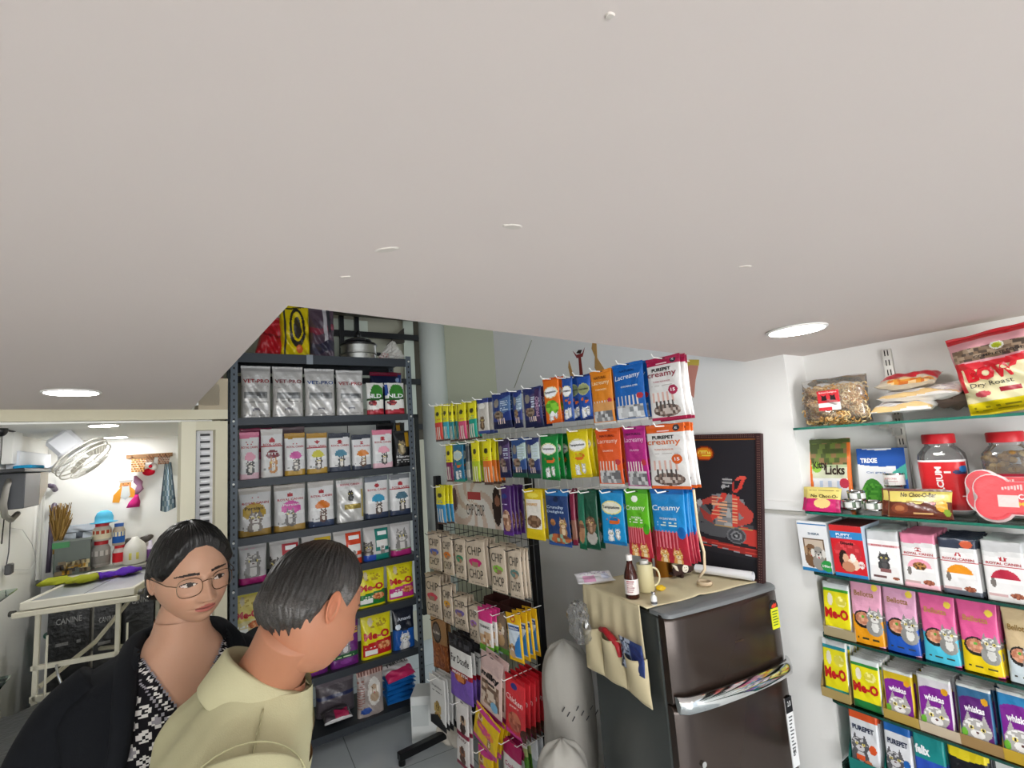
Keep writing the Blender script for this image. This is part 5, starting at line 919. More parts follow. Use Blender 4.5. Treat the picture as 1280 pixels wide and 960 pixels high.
tray(4, 1106, 1148, 900, '#b0944a', .028, 'brown and gold display carton under the gold and purple pouches'); tray(4, 1150, 1199, 908, '#c4b49c', .028, 'plain cardboard display carton under the silver and purple pouches')
tray(4, 1201, 1252, 925, '#9a7c50', .03, 'brown display carton with blue strip under the steel-blue pouches'); tray(4, 1254, 1312, 940, '#b8982e', .03, 'mustard display carton at the right edge of the fifth shelf')
# --- sixth shelf
def pp(c, foot): return ['#dfe1e6', ('b', .82, 1.01, c), ('cat', .35, .42, .13, '#5a5a5e', '#c9c9cc'), ('b', 0, .16, foot), ('e', .78, .4, .13, .07, c), ('e', .6, .14, .14, .08, '#c9724a'), ('r', .2, .18, .5, .26, c)]
pt = [('PUREPET', .5, .68, .74, .08, '#1f2a4a', .04)]
tray(5, 1062, 1104, 955, '#1f7a72', .04, 'teal display carton at the left end of the lowest visible shelf')
stack(5, 1066, 1103, 890, pp('#e0592a', '#e0592a'), pt, 'white pouch with an orange head, front of its stack on the sixth shelf', 6, y=.014, dz=.003)
stack(5, 1111, 1146, 906, pp('#1f62b0', '#1f62b0'), pt, 'white pouch with a blue head, front of its stack on the sixth shelf', 6, y=.012)
stack(5, 1149, 1190, 920, ['#1d8c8c', ('b', .0, .6, '#2a4fb4'), ('e', .6, .25, .3, .16, '#c2488a'), ('b', .96, 1.01, '#dfe6ea')], [('felix', .3, .72, .46, .13, '#f4f6fa', .05)], 'teal and blue pouch with white lettering, front of its stack', 6, y=.012)
stack(5, 1194, 1245, 930, ['#15171d', ('bw', .74, .9, '#e3cf1f', .02, 4), ('cat', .6, .4, .14, '#4a4a4e', '#8a8a8e')], [], 'black pouch with a yellow stripe, front of its stack', 6, y=.012)
# ------------------------------------------------------------------ refrigerator with its cloth cover
ZF = 1.205
FL = at_z(838, 773, ZF); FRt = at_z(978, 733, ZF); FWD = math.hypot(FRt.x-FL.x, FRt.y-FL.y)-.004; FTH = math.atan2(FRt.y-FL.y, FRt.x-FL.x); FDP = .47
FF = Frame(math.degrees(FTH), FL.x, FL.y); FS = Frame(math.degrees(FTH)-90, FL.x, FL.y)
fg = empty('refrigerator', FF.o, FTH, 'brown two-door refrigerator with a chrome handle and a cream cloth on top', 'refrigerator')
b = MB(); b.box((.002, .062, .03), (FWD-.002, FDP, ZF-.012), '#4c504f', .008); b.build('cabinet', 'lacquer', fg, smooth=False)
for x in (.05, FWD-.05):
    for y in (.1, FDP-.06): b = MB(); b.cyl((x, y, 0), (x, y, .032), .018, 10, c='#151515'); b.build('leg', 'rubber', fg)
def door(z0, z1, name):
    b = MB(); b.smooth = True; n = 16; prof = []
    for k in range(n+1):
        u = k/n; x = .0+FWD*u; e = min(u, 1-u)*n; y = .010*(1-math.sin(math.pi*u)); y += (.020 if k in (0, n) else .004 if k in (1, n-1) else 0); prof.append((x, y))
    prof += [(FWD, .058), (0, .058)]; rings = []
    for z, g in ((z0, .006), (z0+.006, 0), (z1-.02, 0), (z1-.008, .004), (z1, .014)): rings.append([b.addv((x, y+(g if y < .05 else 0), z)) for x, y in prof])
    b.col('#352a24'); b.loft(rings, True); return b.build(name, 'lacquer', fg, smooth=True)
zh = FF.hit(900, 866, 0)[1]
dt = door(zh-.005, ZF-.004, 'freezer_door'); dl = door(.06, zh-.012, 'lower_door')
b = MB(); pr_ = [(0, .10), (0, .034), (.006, .022), (.02, .014)]+[(FWD*k/12, .010*(1-math.sin(math.pi*k/12))+.006) for k in range(1, 12)]+[(FWD-.02, .014), (FWD-.006, .022), (FWD, .034), (FWD, .10)]
b.col('#6d7173'); lo = [b.addv((x, y, ZF-.010)) for x, y in pr_]; md = [b.addv((x, y+.003*(y < .09), ZF)) for x, y in pr_]; hi = [b.addv((x, y+.010*(y < .09), ZF+.004)) for x, y in pr_]; b.loft([lo, md, hi], True); b.build('top_trim', 'plastic', fg, smooth=True)
# handle: broad chrome bar bowed away from the door
xa, za = FF.hit(855, 872, -.02); xb, zb = FF.hit(999, 824, -.02); b = MB(); b.smooth = True; b.col('#d7d9da'); rings = []; n = 24; zc = zh+.004
for k in range(n+1):
    u = k/n; x = xa+(min(xb, FWD-.005)-xa)*u; bow = -.038*min(1, math.sin(math.pi*u)**.35 if 0 < u < 1 else 0)+.008
    rings.append([b.addv((x, bow+dy, zc+dz)) for dy, dz in ((.0, -.026), (-.006, -.020), (-.009, 0), (-.005, .014), (.004, .022), (.014, .020), (.012, 0), (.007, -.02))])
b.loft(rings, True); b.build('handle', 'chrome', dt, smooth=True)
b = MB(); b.cur = lin('#6f625b')
for k in range(6): b.box((FWD*.50+k*.007, -.0012, ZF-.134), (FWD*.50+k*.007+.005, .004, ZF-.127-.002*(k % 2)))
b.build('badge', 'steel', dt)
def wrapx(b, x):
    b.v = [(p[0], p[1]-.010+.010*(1-math.sin(math.pi*min(1, max(0, p[0]/FWD))))-.0012-.006*max(0, (p[0]-FWD+.022)/-.022 if 0 else 0), p[2]) for p in b.v]
x, z = FF.hit(976, 768, 0); x = FWD-.048
b = MB(); b.cyl((x, -.0005, ZF-.062), (x, .0012, ZF-.062), .023, 24, c='#20242a'); b.box((x-.020, -.0016, ZF-.135), (x+.020, .003, ZF-.066), '#d9dc2a')
b.v = [(px_, py_+.010, pz_) for px_, py_, pz_ in b.v]
b.cur = lin('#d8412c'); b.prism([(x-.014, ZF-.062), (x-.008, ZF-.052), (x-.002, ZF-.055), (x, ZF-.048), (x+.004, ZF-.055), (x+.012, ZF-.05), (x+.014, ZF-.06), (x, ZF-.066)], .0085, .0095)
for k in range(6): b.cur = lin('#3f6a2a'); b.box((x-.015, .0078, ZF-.078-k*.009), (x+.015-.003*(k % 3), .0085, ZF-.075-k*.009))
wrapx(b, x); b.build('energy_label', 'paper', dt)
x, z = FF.hit(1000, 912, .0); x = FWD-.040
b = MB(); zt_ = FF.hit(996, 868, 0)[1]; zb_ = FF.hit(1006, 955, 0)[1]; b.box((x-.018, .0085, zb_), (x+.018, .018, zt_), '#e6e7e8'); b.box((x-.018, .0078, zt_-.05), (x+.018, .018, zt_), '#15161a')
for k in range(12): b.cur = lin('#5a5c60'); b.box((x-.010, .0078, zt_-.066-k*.011), (x+.010-.003*(k % 4), .0085, zt_-.062-k*.011))
b.text('2.0', x, zt_-.02, .018, .018, '#e6e7e8', y=.0070, bold=.02); b.text('21', x-.002, zb_+.05, .014, .014, '#1a1a1c', y=.0075, bold=.03); wrapx(b, x); b.build('feature_sticker', 'paper', dl)
x, z = FF.hit(879, 955, 0); b = MB(); b.cyl((x, -.006, z), (x, .01, z), .009, 16, c='#c9c9c9'); b.build('lock', 'chrome', dl)
# cloth cover with three pockets
cv = empty('cloth_cover', FF.w(0, 0, ZF), FTH, 'cream cloth cover with three side pockets lying over the refrigerator top', 'cloth cover')
def cloth(fn, nu, nv, c, th=.0025):
    b = MB(); b.smooth = True; b.col(c); A = [[b.addv(fn(i/nu, j/nv, 0)) for j in range(nv+1)] for i in range(nu+1)]; B = [[b.addv(fn(i/nu, j/nv, th)) for j in range(nv+1)] for i in range(nu+1)]
    for i in range(nu):
        for j in range(nv): b.face((A[i][j], A[i+1][j], A[i+1][j+1], A[i][j+1])); b.face((B[i][j], B[i][j+1], B[i+1][j+1], B[i+1][j]))
    for i in range(nu): b.face((A[i][0], B[i][0], B[i+1][0], A[i+1][0])); b.face((A[i][nv], A[i+1][nv], B[i+1][nv], B[i][nv]))
    for j in range(nv): b.face((A[0][j], A[0][j+1], B[0][j+1], B[0][j])); b.face((A[nu][j], B[nu][j], B[nu][j+1], A[nu][j+1]))
    return b
CC = '#d8cba8'
def top(u, v, t):
    x = -.012+u*(FWD-.02); y0 = .075+.02*(1-u)-.05*(u < .03)*0; y = y0+v*(FDP-y0+.004); return (x, y, .0060+t+.0012*math.sin(u*17+v*5)+.001*math.sin(v*23)+.0035*math.exp(-((u-.45-v*.2)/.03)**2))
cloth(top, 48, 36, CC).build('top_panel', 'cloth', cv, smooth=True)
hem = [FS.hit(*q, -.012) for q in ((819.5, 886), (784, 859), (759, 845), (722, 823))]   # x<0 towards the back
def hemz(y):
    pts = sorted([(-p[0], p[1]-ZF) for p in hem]); 
    if y <= pts[0][0]: return pts[0][1]
    for (a, c), (d_, e_) in zip(pts, pts[1:]):
        if y <= d_: return c+(e_-c)*(y-a)/(d_-a)
    return pts[-1][1]
ys0 = max(.004, -hem[0][0]); ys1 = FDP+.01
def side(u, v, t):
    y = ys0+.0+u*(ys1-ys0)+.03*(1-v)*(1-u); z = .008+v*(hemz(y)-.008); f = .004*math.sin(u*15)*v+.006*math.sin(u*31+1)*v*(1-v)*2; return (-.012-f-t-.010*v, y, z)
cloth(side, 56, 30, CC).build('side_panel', 'cloth', cv, smooth=True)
edges = [(ys0+.004, ys0+(ys1-ys0)*.30, .50), (ys0+(ys1-ys0)*.34, ys0+(ys1-ys0)*.66, .44), (ys0+(ys1-ys0)*.70, ys1-.004, .43)]
for a, c, vt in edges:
    def pk(u, v, t, a=a, c=c, vt=vt):
        y = a+u*(c-a); zh_ = hemz(y); z = vt*zh_*(1+.08*math.sin(math.pi*u))*(1-v)+(zh_+.004)*v; pf = math.sin(math.pi*u)**.6*(.030*(1-v)**.8+.006); return (-.022-pf-t, y, z)
    cloth(pk, 22, 18, '#d3c6a2', .002).build('pocket', 'cloth', cv, smooth=True)
# pocket contents
y_ = (edges[1][0]+edges[1][1])/2; z_ = .44*hemz(y_)
b = MB(); b.smooth = True; b.tube([(0, -.05, .02), (0, -.02, .025), (0, .02, .008), (0, .05, -.004), (.0, .06, -.04)], [.009, .011, .013, .011, .008], 12, '#b3202a'); tag(b.build('red_brush', 'plastic', None, FF.w(-.040, y_, ZF+z_-.012), FTH+math.pi), 'red rounded tool poking out of the middle pocket of the cloth cover', 'tool')
y_ = (edges[0][0]+edges[0][1])/2; z_ = .5*hemz(y_); b = pouch(.12, .10, .014, ['#2c3f7a', ('e', .7, .6, .3, .3, '#24306a'), ('n', 0, 0, .5, 1, '#b9c3d6', '#2c3448', '#7a8aa8', 12)], (), 'pillow', .005, .06, .08, 5)
tag(b.build('blue_packet', 'film', None, FF.w(-.042, y_, ZF+z_-.055), FTH-math.pi/2), 'dark blue crinkled packet in the front pocket of the cloth cover', 'packet')
y_ = (edges[2][0]+edges[2][1])/2; crumpled('clear_bag', 'clear', FF.w(-.060, y_+.03, ZF+.43*hemz(y_)-.07), .035, .06, .085, '#f3f3f3', 'crumpled clear plastic bag in the rear pocket of the cloth cover', 'plastic bag', 8, .35, FTH, c2='#dddddd')
# things on top
def ontopf(px, py, y=None): p = at_z(px, py, ZF+.011); return p
zt = ZF+.0105
p = at_z(791, 747, zt); bt = empty('syrup_bottle', (p.x, p.y, zt), 0, 'brown glass syrup bottle with white cap and label on the refrigerator', 'bottle')
def topz(p, py): r = ray(790, py); k = math.hypot(p.x, p.y)/math.hypot(r.x, r.y); return CAM_Z+r.z*k
s = (topz(p, 693)-zt)/.17; 
b = MB(); b.smooth = True; b.lathe([(.026*s, 0), (.028*s, .004*s), (.028*s, .085*s), (.024*s, .10*s), (.012*s, .135*s), (.011*s, .150*s)], n=32, c='#3a120b'); b.build('glass_body', 'wet', bt, smooth=True)
b = MB(); b.smooth = True; b.lathe([(.0135*s, .148*s), (.0135*s, .168*s), (.012*s, .17*s), (.001, .17*s)], n=24, c='#e9e6e2'); b.build('cap', 'plastic', bt, smooth=True)
b = MB(); b.lathe([(.0284*s, .018*s), (.0284*s, .076*s)], n=32, c='#ece6e4', cols=['#ece6e4'])
for k in range(6): b.cur = lin('#b58a8a' if k else '#a03a44'); b.box((-.013, -.0296*s, (.068-.008*k)*s), (.013-.003*(k % 3), -.0284*s*.9, (.071-.008*k)*s))
b.build('label', 'paper', bt, None, -.35)
p = at_z(809, 741, zt); mg = empty('cream_mug', (p.x+.004, p.y+.02, zt), 0, 'tall cream mug with a looped handle behind the brown bottle', 'mug')
s = (topz(p, 706)-zt)
b = MB(); b.smooth = True; b.lathe([(.026, 0), (.030, .005), (.029, s), (.026, s), (.025, .01), (.001, .01)], n=32, c='#ddd3a6'); b.build('body', 'plastic', mg, smooth=True)
b = MB(); b.smooth = True; b.tube([(.028+.024*math.sin(a), 0, s*.5-s*.33*math.cos(a)) for a in [math.pi*k/12 for k in range(13)]], .0035, 8, '#e6dcb4'); b.build('handle', 'plastic', mg, smooth=True)
b = MB(); b.smooth = True; b.lathe([(.016, .01), (.016, s+.012), (.001, s+.013)], n=20, c='#ece9e4'); b.build('white_bottle', 'plastic', mg, smooth=True)
p = at_z(826, 738, zt); crumpled('yellow_putty', 'plastic', (p.x, p.y, zt), .017, .012, .010, '#e9c21a', 'small bright yellow lump beside the cream mug', 'yellow lump', 4, .25)
p = at_z(818, 756, zt); vl = empty('glass_vial', (p.x, p.y, zt), 0, 'tiny white-labelled glass vial near the refrigerator front edge', 'vial')
b = MB(); b.smooth = True; b.lathe([(.0095, 0), (.0105, .002), (.0105, .025), (.006, .031), (.006, .034)], n=20, c='#e3e3e0'); b.build('vial_body', 'plastic', vl, smooth=True); b = MB(); b.smooth = True; b.lathe([(.0075, .034), (.0075, .042), (.001, .042)], n=16, c='#c9cacb'); b.build('crimp_cap', 'chrome', vl); b = MB(); b.lathe([(.0108, .004), (.0108, .012)], n=20, c='#55565a', cols=['#55565a']); b.build('label', 'paper', vl)
p = at_z(750, 731, zt); b = pouch(.15, .085, .022, ['#ece9ec', ('r', .15, .05, .5, .5, '#e6a9cc'), ('lines', .1, .55, .9, .9, '#b9a9c2', 4), ('e', .8, .4, .12, .2, '#cfd3e6')], (), 'pillow', .004, .05, .08, 14); e = b.build('folded_packet', 'film', None, (p.x-.01, p.y, zt+.012)); e.rotation_euler = (Matrix.Rotation(FTH-.35, 3, 'Z') @ Matrix.Rotation(R(-82), 3, 'X')).to_euler(); tag(e, 'folded white and pink plastic packet at the rear left of the refrigerator top', 'packet')
p = at_z(834, 722, zt); b = MB(); b.smooth = True; b.lathe([(.033, 0), (.034, .003), (.034, .085), (.036, .088), (.034, .092), (.001, .092)], n=32, c='#b07a34'); tag(b.build('gold_tin', 'brushed', None, (p.x, p.y+.03, zt)), 'round golden tin standing under the lime green packs', 'tin')
p = at_z(815, 722, zt); b = MB(); b.smooth = True; b.lathe([(.022, 0), (.023, .003), (.023, .11), (.001, .112)], n=28, c='#a81d24'); tag(b.build('red_tin', 'plastic', None, (p.x, p.y+.06, zt)), 'narrow red canister just left of the golden tin', 'canister')
# wooden dog-shaped stand
p = at_z(853, 722, zt); hd = empty('wooden_stand', (p.x, p.y, zt), FTH, 'small dark wooden stand with a round smiling face and pale ears', 'ornament')
b = MB(); b.prism([(-.045, .018), (.055, .018), (.062, .032), (.05, .048), (-.03, .052), (-.048, .04)], -.006, .0, '#3d2a26'); b.prism([(-.006, 0), (.004, 0), (.004, .03), (-.006, .03)], -.004, .03); b.box((-.04, .0, .012), (.05, .03, .02), '#3d2a26'); b.build('board', 'matte', hd)
b = MB(); b.cyl((.012, -.007, .034), (.012, -.0105, .034), .015, 28, c='#efe9da'); b.cur = lin('#2a1d18'); 
for sx in (-.005, .005): b.cyl((.012+sx, -.0104, .038), (.012+sx, -.0112, .038), .0016, 8)
b.tube([(.012+.007*math.sin(a), -.011, .033-.006*math.cos(a)) for a in [-1.1+.22*k for k in range(11)]], .0008, 5); b.build('face', 'matte', hd)
b = MB(); b.prism([(-.052, .06), (-.03, .05), (-.024, .03), (-.034, .034)], -.010, -.005, '#e9e0cc'); b.build('ear', 'matte', hd)
p = at_z(881, 731, zt); b = MB(); b.smooth = True; n = 32; rr = [[b.addv(((.024+q*math.cos(a2))*math.cos(a), (.024+q*math.cos(a2))*math.sin(a), .0075+.0075*math.sin(a2))) for a2 in [6.2832*j/8 for j in range(8)]] for q in (.004,) for a in [6.2832*k/n for k in range(n)]]; b.col('#cdb99c'); b.loft(rr+[rr[0]]); tag(b.build('tape_roll', 'matte', None, (p.x, p.y, zt)), 'beige ring of tape lying on the cream cloth', 'tape roll')
pa_, pb_ = at_z(888, 716, ZF+.02), at_z(942, 724, ZF+.02); b = MB(); b.smooth = True; n = 28; L_ = (pb_-pa_).length*1.35; c = []; 
rings = []
for k in range(37): a = k/36*2*math.pi*1.9; q = .0185-.00022*k; rings.append((q*math.cos(a), q*math.sin(a)))
b.col('#edeef2'); A = [b.addv((0, x, z+.019)) for x, z in rings]; B_ = [b.addv((L_, x, z+.019)) for x, z in rings]
for k in range(36): b.face((A[k], A[k+1], B_[k+1], B_[k]))
o = b.build('paper_roll', 'paper', None, (pb_.x, pb_.y, zt), math.atan2(pa_.y-pb_.y, pa_.x-pb_.x)); tag(o, 'loosely rolled white paper lying in front of the framed poster', 'paper roll')
# pale stick hanging by the end packs
b = MB(); b.smooth = True; q = [FF.w(0, 0, 0)]
P = []
for px, py in ((867, 612), (870, 640), (873, 665), (880, 690), (881, 712), (874, 722)): x, z = GD.hit(px, py, .02); P.append(GD.w(x, .02, max(z, zt+.004)))
b.tube(P, .0045, 8, '#d9c3a2'); tag(b.build('wooden_stick', 'matte'), 'thin curved pale wooden stick hanging at the right end of the wire stand', 'stick')
# sacks behind the refrigerator
def sack(px, py_top, Y, r, label, seed, c='#aeaba4'):
    p = at_y(px, 900, Y); zt_ = at_y(px, py_top, Y).z; rs = np.random.RandomState(seed); b = MB(); b.smooth = True; b.col(c); rings = []; n, m = 48, 34
    for j in range(m+1):
        v = j/m; rr = r*(min(1, .86+v*1.2))*(1 if v < .72 else max(.05, math.sqrt(max(0, 1-((v-.72)/.28)**3.2))))
        rings.append([b.addv((rr*math.cos(a)*(1+.05*math.sin(3*a+v*6+seed)+.025*math.sin(9*a+v*14)), .8*rr*math.sin(a)*(1+.05*math.sin(2*a+v*5)), v*zt_*(1+.01*math.sin(5*a)))) for a in [6.2832*k/n for k in range(n)]])
    b.loft(rings, True); e = b.build('sack', 'matte', None, (p.x, p.y, 0)); tag(e, label, 'sack', 'white sacks on the floor beside the refrigerator')
    z_ = MB(); z_.cur = lin('#3c3c42')
    for k in range(9): z_.tube([(-r*.3+.02*k, -r*.84, zt_*.72-.02*(k % 3)), (-r*.3+.02*k+.012, -r*.845, zt_*.74-.02*(k % 3))], .002, 5)
    z_.build('printed_mark', 'paper', e); return e
sack(712, 800, 2.32, .115, 'tall white woven sack squeezed between the treat stand and the refrigerator', 3); sack(700, 925, 2.0, .10, 'short white sack on the floor before the tall one', 6)
# ------------------------------------------------------------------ framed poster on the wall above the refrigerator
xl, _ = SH.hit(861, 620, .03); xr, zt_ = SH.hit(949, 537.5, .035); _, zb_ = SH.hit(951, 727, -.02); w = xr-xl; h = (zt_-zb_)
po = empty('framed_poster', SH.w((xl+xr)/2, .0, zb_), 0, 'tall framed dark poster of a seated man with a red turban plume', 'poster'); po.rotation_euler = (Matrix.Rotation(SH.th, 3, 'Z') @ Matrix.Rotation(-math.atan2(.085, h), 3, 'X') @ Matrix.Rotation(R(2.2), 3, 'Y')).to_euler()
po.location = SH.w((xl+xr)/2-.016, -.045, zb_)
fw = .020; b = MB(); b.cur = lin('#3a2324')
for lo, hi in (((-w/2, -.008, 0), (-w/2+fw, .012, h)), ((w/2-fw, -.008, 0), (w/2, .012, h)), ((-w/2+fw, -.008, 0), (w/2-fw, .012, fw)), ((-w/2+fw, -.008, h-fw), (w/2-fw, .012, h))): b.box(lo, hi)
b.cur = lin('#7a5a52'); n = int(h/.009)
for k in range(n):
    for s_ in (-1, 1):
        for q in (.006, .013): b.box((s_*(w/2-q)-.0015, -.0088, k*.009+.003), (s_*(w/2-q)+.0015, -.008, k*.009+.006))
for k in range(int((w-2*fw)/.009)):
    for q in (.006, .013): b.box((-w/2+fw+k*.009, -.0088, h-q-.0015), (-w/2+fw+k*.009+.003, -.008, h-q+.0015))
b.build('frame', 'paper', po)
G1, G2, G3, G4, RR, RD = '#8a8a8e', '#5d5e63', '#b3b2b4', '#3a3b40', '#d8463c', '#9c2f2c'
art = ['#2a282e', ('b', 0, .13, '#201f25'), ('e', .26, .885, .15, .062, '#7a2a10'), ('e', .26, .885, .13, .052, '#c9581a'), ('e', .26, .885, .115, .045, '#e98a1e'), ('lines', .18, .86, .36, .92, '#f9e24a', 3), ('e', .26, .845, .09, .012, '#e2601a'), ('vl', .17, .885, .37, .90, '#fbe97a', 6),
    ('t', [(0, .205), (1, .145), (1, .19), (0, .235)], RD), ('lines', 0, .165, 1, .205, '#c9453c', 3), ('t', [(0, .20), (1, .14), (1, .145), (0, .205)], '#9a9aa2'),
    # bolster and seat
    ('t', [(.05, .24), (.45, .30), (.72, .27), (.95, .30), (.95, .36), (.3, .38)], '#4a4a50'), ('e', .45, .30, .28, .055, '#5a5b60'), ('t', [(.72, .24), (1, .21), (1, .33), (.78, .35)], '#c9403a'),
    # bent leg
    ('t', [(.02, .30), (.16, .48), (.24, .50), (.36, .42), (.42, .34), (.22, .35), (.14, .25), (.04, .25)], G2), ('t', [(.05, .32), (.17, .46), (.22, .47), (.15, .36), (.12, .27)], G1), ('t', [(.0, .22), (.16, .24), (.18, .28), (.1, .33), (.04, .28)], G4), ('t', [(.18, .46), (.36, .40), (.40, .34), (.26, .37)], '#a8403a'),
    # torso and arms
    ('t', [(.38, .56), (.58, .585), (.82, .54), (.86, .44), (.80, .345), (.44, .335), (.40, .42)], G1), ('t', [(.20, .505), (.38, .55), (.46, .555), (.44, .50), (.24, .475)], '#b5453e'), ('e', .19, .49, .045, .025, G3), ('t', [(.72, .56), (.95, .45), (.92, .38), (.70, .335), (.66, .355), (.82, .41), (.72, .46)], '#c24a42'), ('e', .62, .345, .06, .018, G3),
    ('t', [(.52, .58), (.60, .58), (.48, .40), (.38, .36), (.36, .40)], RR), ('t', [(.66, .58), (.76, .56), (.74, .34), (.66, .34)], RR), ('lines', .38, .36, .6, .56, '#e9b08a', 8), ('lines', .67, .36, .74, .56, '#e9b08a', 8),
    ('lines', .48, .40, .66, .52, G2, 5), ('t', [(.58, .40), (.66, .40), (.63, .47), (.60, .47)], G3),
    # head: beard, face in profile, turban with plume
    ('e', .575, .625, .055, .036, G3), ('t', [(.52, .60), (.60, .585), (.64, .62), (.60, .632), (.545, .615)], '#141416'), ('e', .60, .60, .035, .025, '#1a1a1c'), ('t', [(.515, .632), (.53, .650), (.53, .62)], G3), ('e', .592, .668, .072, .028, G4), ('t', [(.53, .66), (.66, .655), (.67, .68), (.60, .70), (.54, .69)], G2), ('lines', .53, .655, .67, .695, G3, 3),
    ('t', [(.66, .60), (.74, .625), (.80, .70), (.86, .715), (.83, .68), (.80, .63), (.72, .59)], RR), ('t', [(.69, .68), (.76, .715), (.84, .72), (.87, .70), (.80, .69)], '#e0574a'), ('t', [(.66, .60), (.70, .60), (.69, .67), (.66, .66)], '#b33a34'),
    ('r', .42, .33, .93, .337, '#b9935a'),
    # wheel-shaped bolster end
    ('e', .72, .275, .13, .058, '#76777c'), ('e', .72, .275, .11, .049, '#4a4b50'), ('e', .72, .275, .075, .033, '#8a8b90'), ('e', .72, .275, .05, .022, '#3b3c41'), ('e', .72, .275, .02, .009, '#a9aaae'),
    ('r', 0, 0, .008, 1, '#c9a04a'), ('r', .992, 0, 1, 1, '#8a4a2a'), ('b', .994, 1.01, '#a8662c')]
b = carton(w-2*fw, h-2*fw, .008, art, (), .0022, '#222222'); b.build('picture', 'paper', po, (0, .004, fw))
# printed figures on the wall behind the stand
def sticker(frame, px, py, y, parts, label, name='sticker', s=1.):
    x, z = frame.hit(px, py, y); b = MB()
    for k, (pts, c) in enumerate(parts): b.prism([(s*u, s*v) for u, v in pts], -.0006*(k+1), .0, c)
    return tag(b.build(name, 'paper', None, frame.w(x, y, z), frame.th), label, 'wall sticker')
sticker(SH, 724, 447, .0495, [([(-.012, -.17), (.022, -.17), (.014, .02), (-.006, .02)], '#7c2a24'), ([(-.05, .05), (-.02, .0), (.03, .0), (.055, .05), (.03, .02), (-.02, .02)], '#8c3434'), ([(-.02, .03), (.0, .045), (.03, .04), (.015, .02)], '#3a2a26'), ([(-.09, .0), (-.08, -.03), (-.055, -.12), (-.065, -.17), (-.085, -.11), (-.10, -.04)], '#bf9458'),
    ([(.12, .06), (.15, .05), (.145, -.03), (.19, -.10), (.14, -.12), (.12, -.08), (.13, -.02), (.11, .03)], '#bf9458')], 'partly hidden wall decoration with a dark red tie and tan strips above the stand')
sticker(SH, 864, 470, .0495, [([(.0, -.10), (.02, -.02), (.04, .03), (.045, .05), (.0, .06), (-.04, .04), (-.03, -.06)], '#cf8f80'), ([(-.04, .055), (.0, .075), (.05, .065), (.045, .04), (.0, .05), (-.04, .035)], '#d3bb52')], 'pink and mustard wall decoration peeking out behind the top right packs')
x, z = SH.hit(665, 425, .05); x2, z2 = SH.hit(643, 485, .05); b = MB(); b.tube([(x, 0, z), (x2, 0, z2)], .003, 6, '#a9a894'); tag(b.build('slanting_trim', 'plastic', None, SH.w(0, .048, 0), SH.th), 'thin slanting trim line on the white wall above the wire stand', 'cable')  # sloped trim line of the wall, made as a thin raised tube
# ------------------------------------------------------------------ grooming room
LWF = Frame(124.4, -.7096, -.4859)
def lw(px, py, y=0): x, z = LWF.hit(px, py, y); return LWF.w(x, y, z)
def bw(px, py, y=0): x, z = BWF.hit(px, py, y); return BWF.w(x, y, z)
GT = 1.10
tc = [at_z(*q, GT) for q in ((24, 755), (168, 735), (172, 708), (63, 722))]
A_, B_, C_, D_ = tc; ux = (B_-A_).normalized(); TH = math.atan2(ux.y, ux.x); TW = (B_-A_).length; TD = .80
gt = empty('grooming_table', (A_.x, A_.y, 0), TH, 'white framed steel-topped grooming table behind the young woman', 'grooming table')
b = MB(); b.box((.02, .02, GT-.02), (TW-.02, TD-.02, GT-.004), '#b9bcc2'); b.box((TW*.5-.002, .02, GT-.004), (TW*.5+.002, TD-.02, GT-.0025), '#77797f'); b.build('steel_top', 'brushed', gt)
for lo, hi in (((0, 0, GT-.04), (TW, .025, GT+.004)), ((0, TD-.025, GT-.04), (TW, TD, GT+.004)), ((0, .025, GT-.04), (.022, TD-.025, GT+.004)), ((TW-.022, .025, GT-.04), (TW, TD-.025, GT+.004))):
    b = MB(); b.box(lo, hi, '#e2ded0', .004); b.build('rim', 'plastic', gt)
b = MB(); b.box((-.03, -.01, GT-.075), (TW+.02, .03, GT-.045), '#ddd8c6', .004); b.cyl((-.045, .01, GT-.05), (-.02, .01, GT-.05), .016, 10, c='#3a3a3a'); b.cyl((TW+.02, .01, GT-.03), (TW+.04, .01, GT-.03), .016, 10, c='#55524a'); b.build('cross_rail', 'plastic', gt)
for i, (x, y) in enumerate(((.07, .03), (TW-.09, .03), (.07, TD-.1), (TW-.09, TD-.1))):
    b = MB(); b.box((x-.012, y, .1), (x+.012, y+.02, GT-.07), '#e0dccb', .003); b.cyl((x+.05, y, .2), (x+.05, y, GT-.2), .006, 8); b.build('leg', 'plastic', gt)
b = MB(); b.tube([(.08, .06, .62), (TW*.45, .3, .75), (TW*.75, .5, GT-.1)], .014, 6, '#d9d3bd'); b.tube([(.08, TD-.1, .6), (TW*.9, .2, .72)], .014, 6); b.build('lifting_arm', 'plastic', gt)
b = MB(); b.box((.05, .03, .55), (TW-.05, .055, .585), '#ddd9c8', .003); b.box((.05, .03, .72), (TW-.05, .05, .745)); b.build('lower_rail', 'plastic', gt)
b = MB(); b.tube([(.18, .0, .74), (.2, -.03, .70), (.22, -.03, .64), (.26, -.03, .6)], .007, 8, '#c9cacc'); b.build('crank', 'chrome', gt)
p = A_+ux*.12; b = MB(); b.box((0, -.02, 0), (.44, .55, .46), '#c9cdc2', .01); b.box((-.01, -.04, .46), (.45, .56, .50), '#eeeee6', .01); tag(b.build('white_step', 'plastic', None, (p.x, p.y, 0), TH), 'low white step box below the grooming table', 'step')
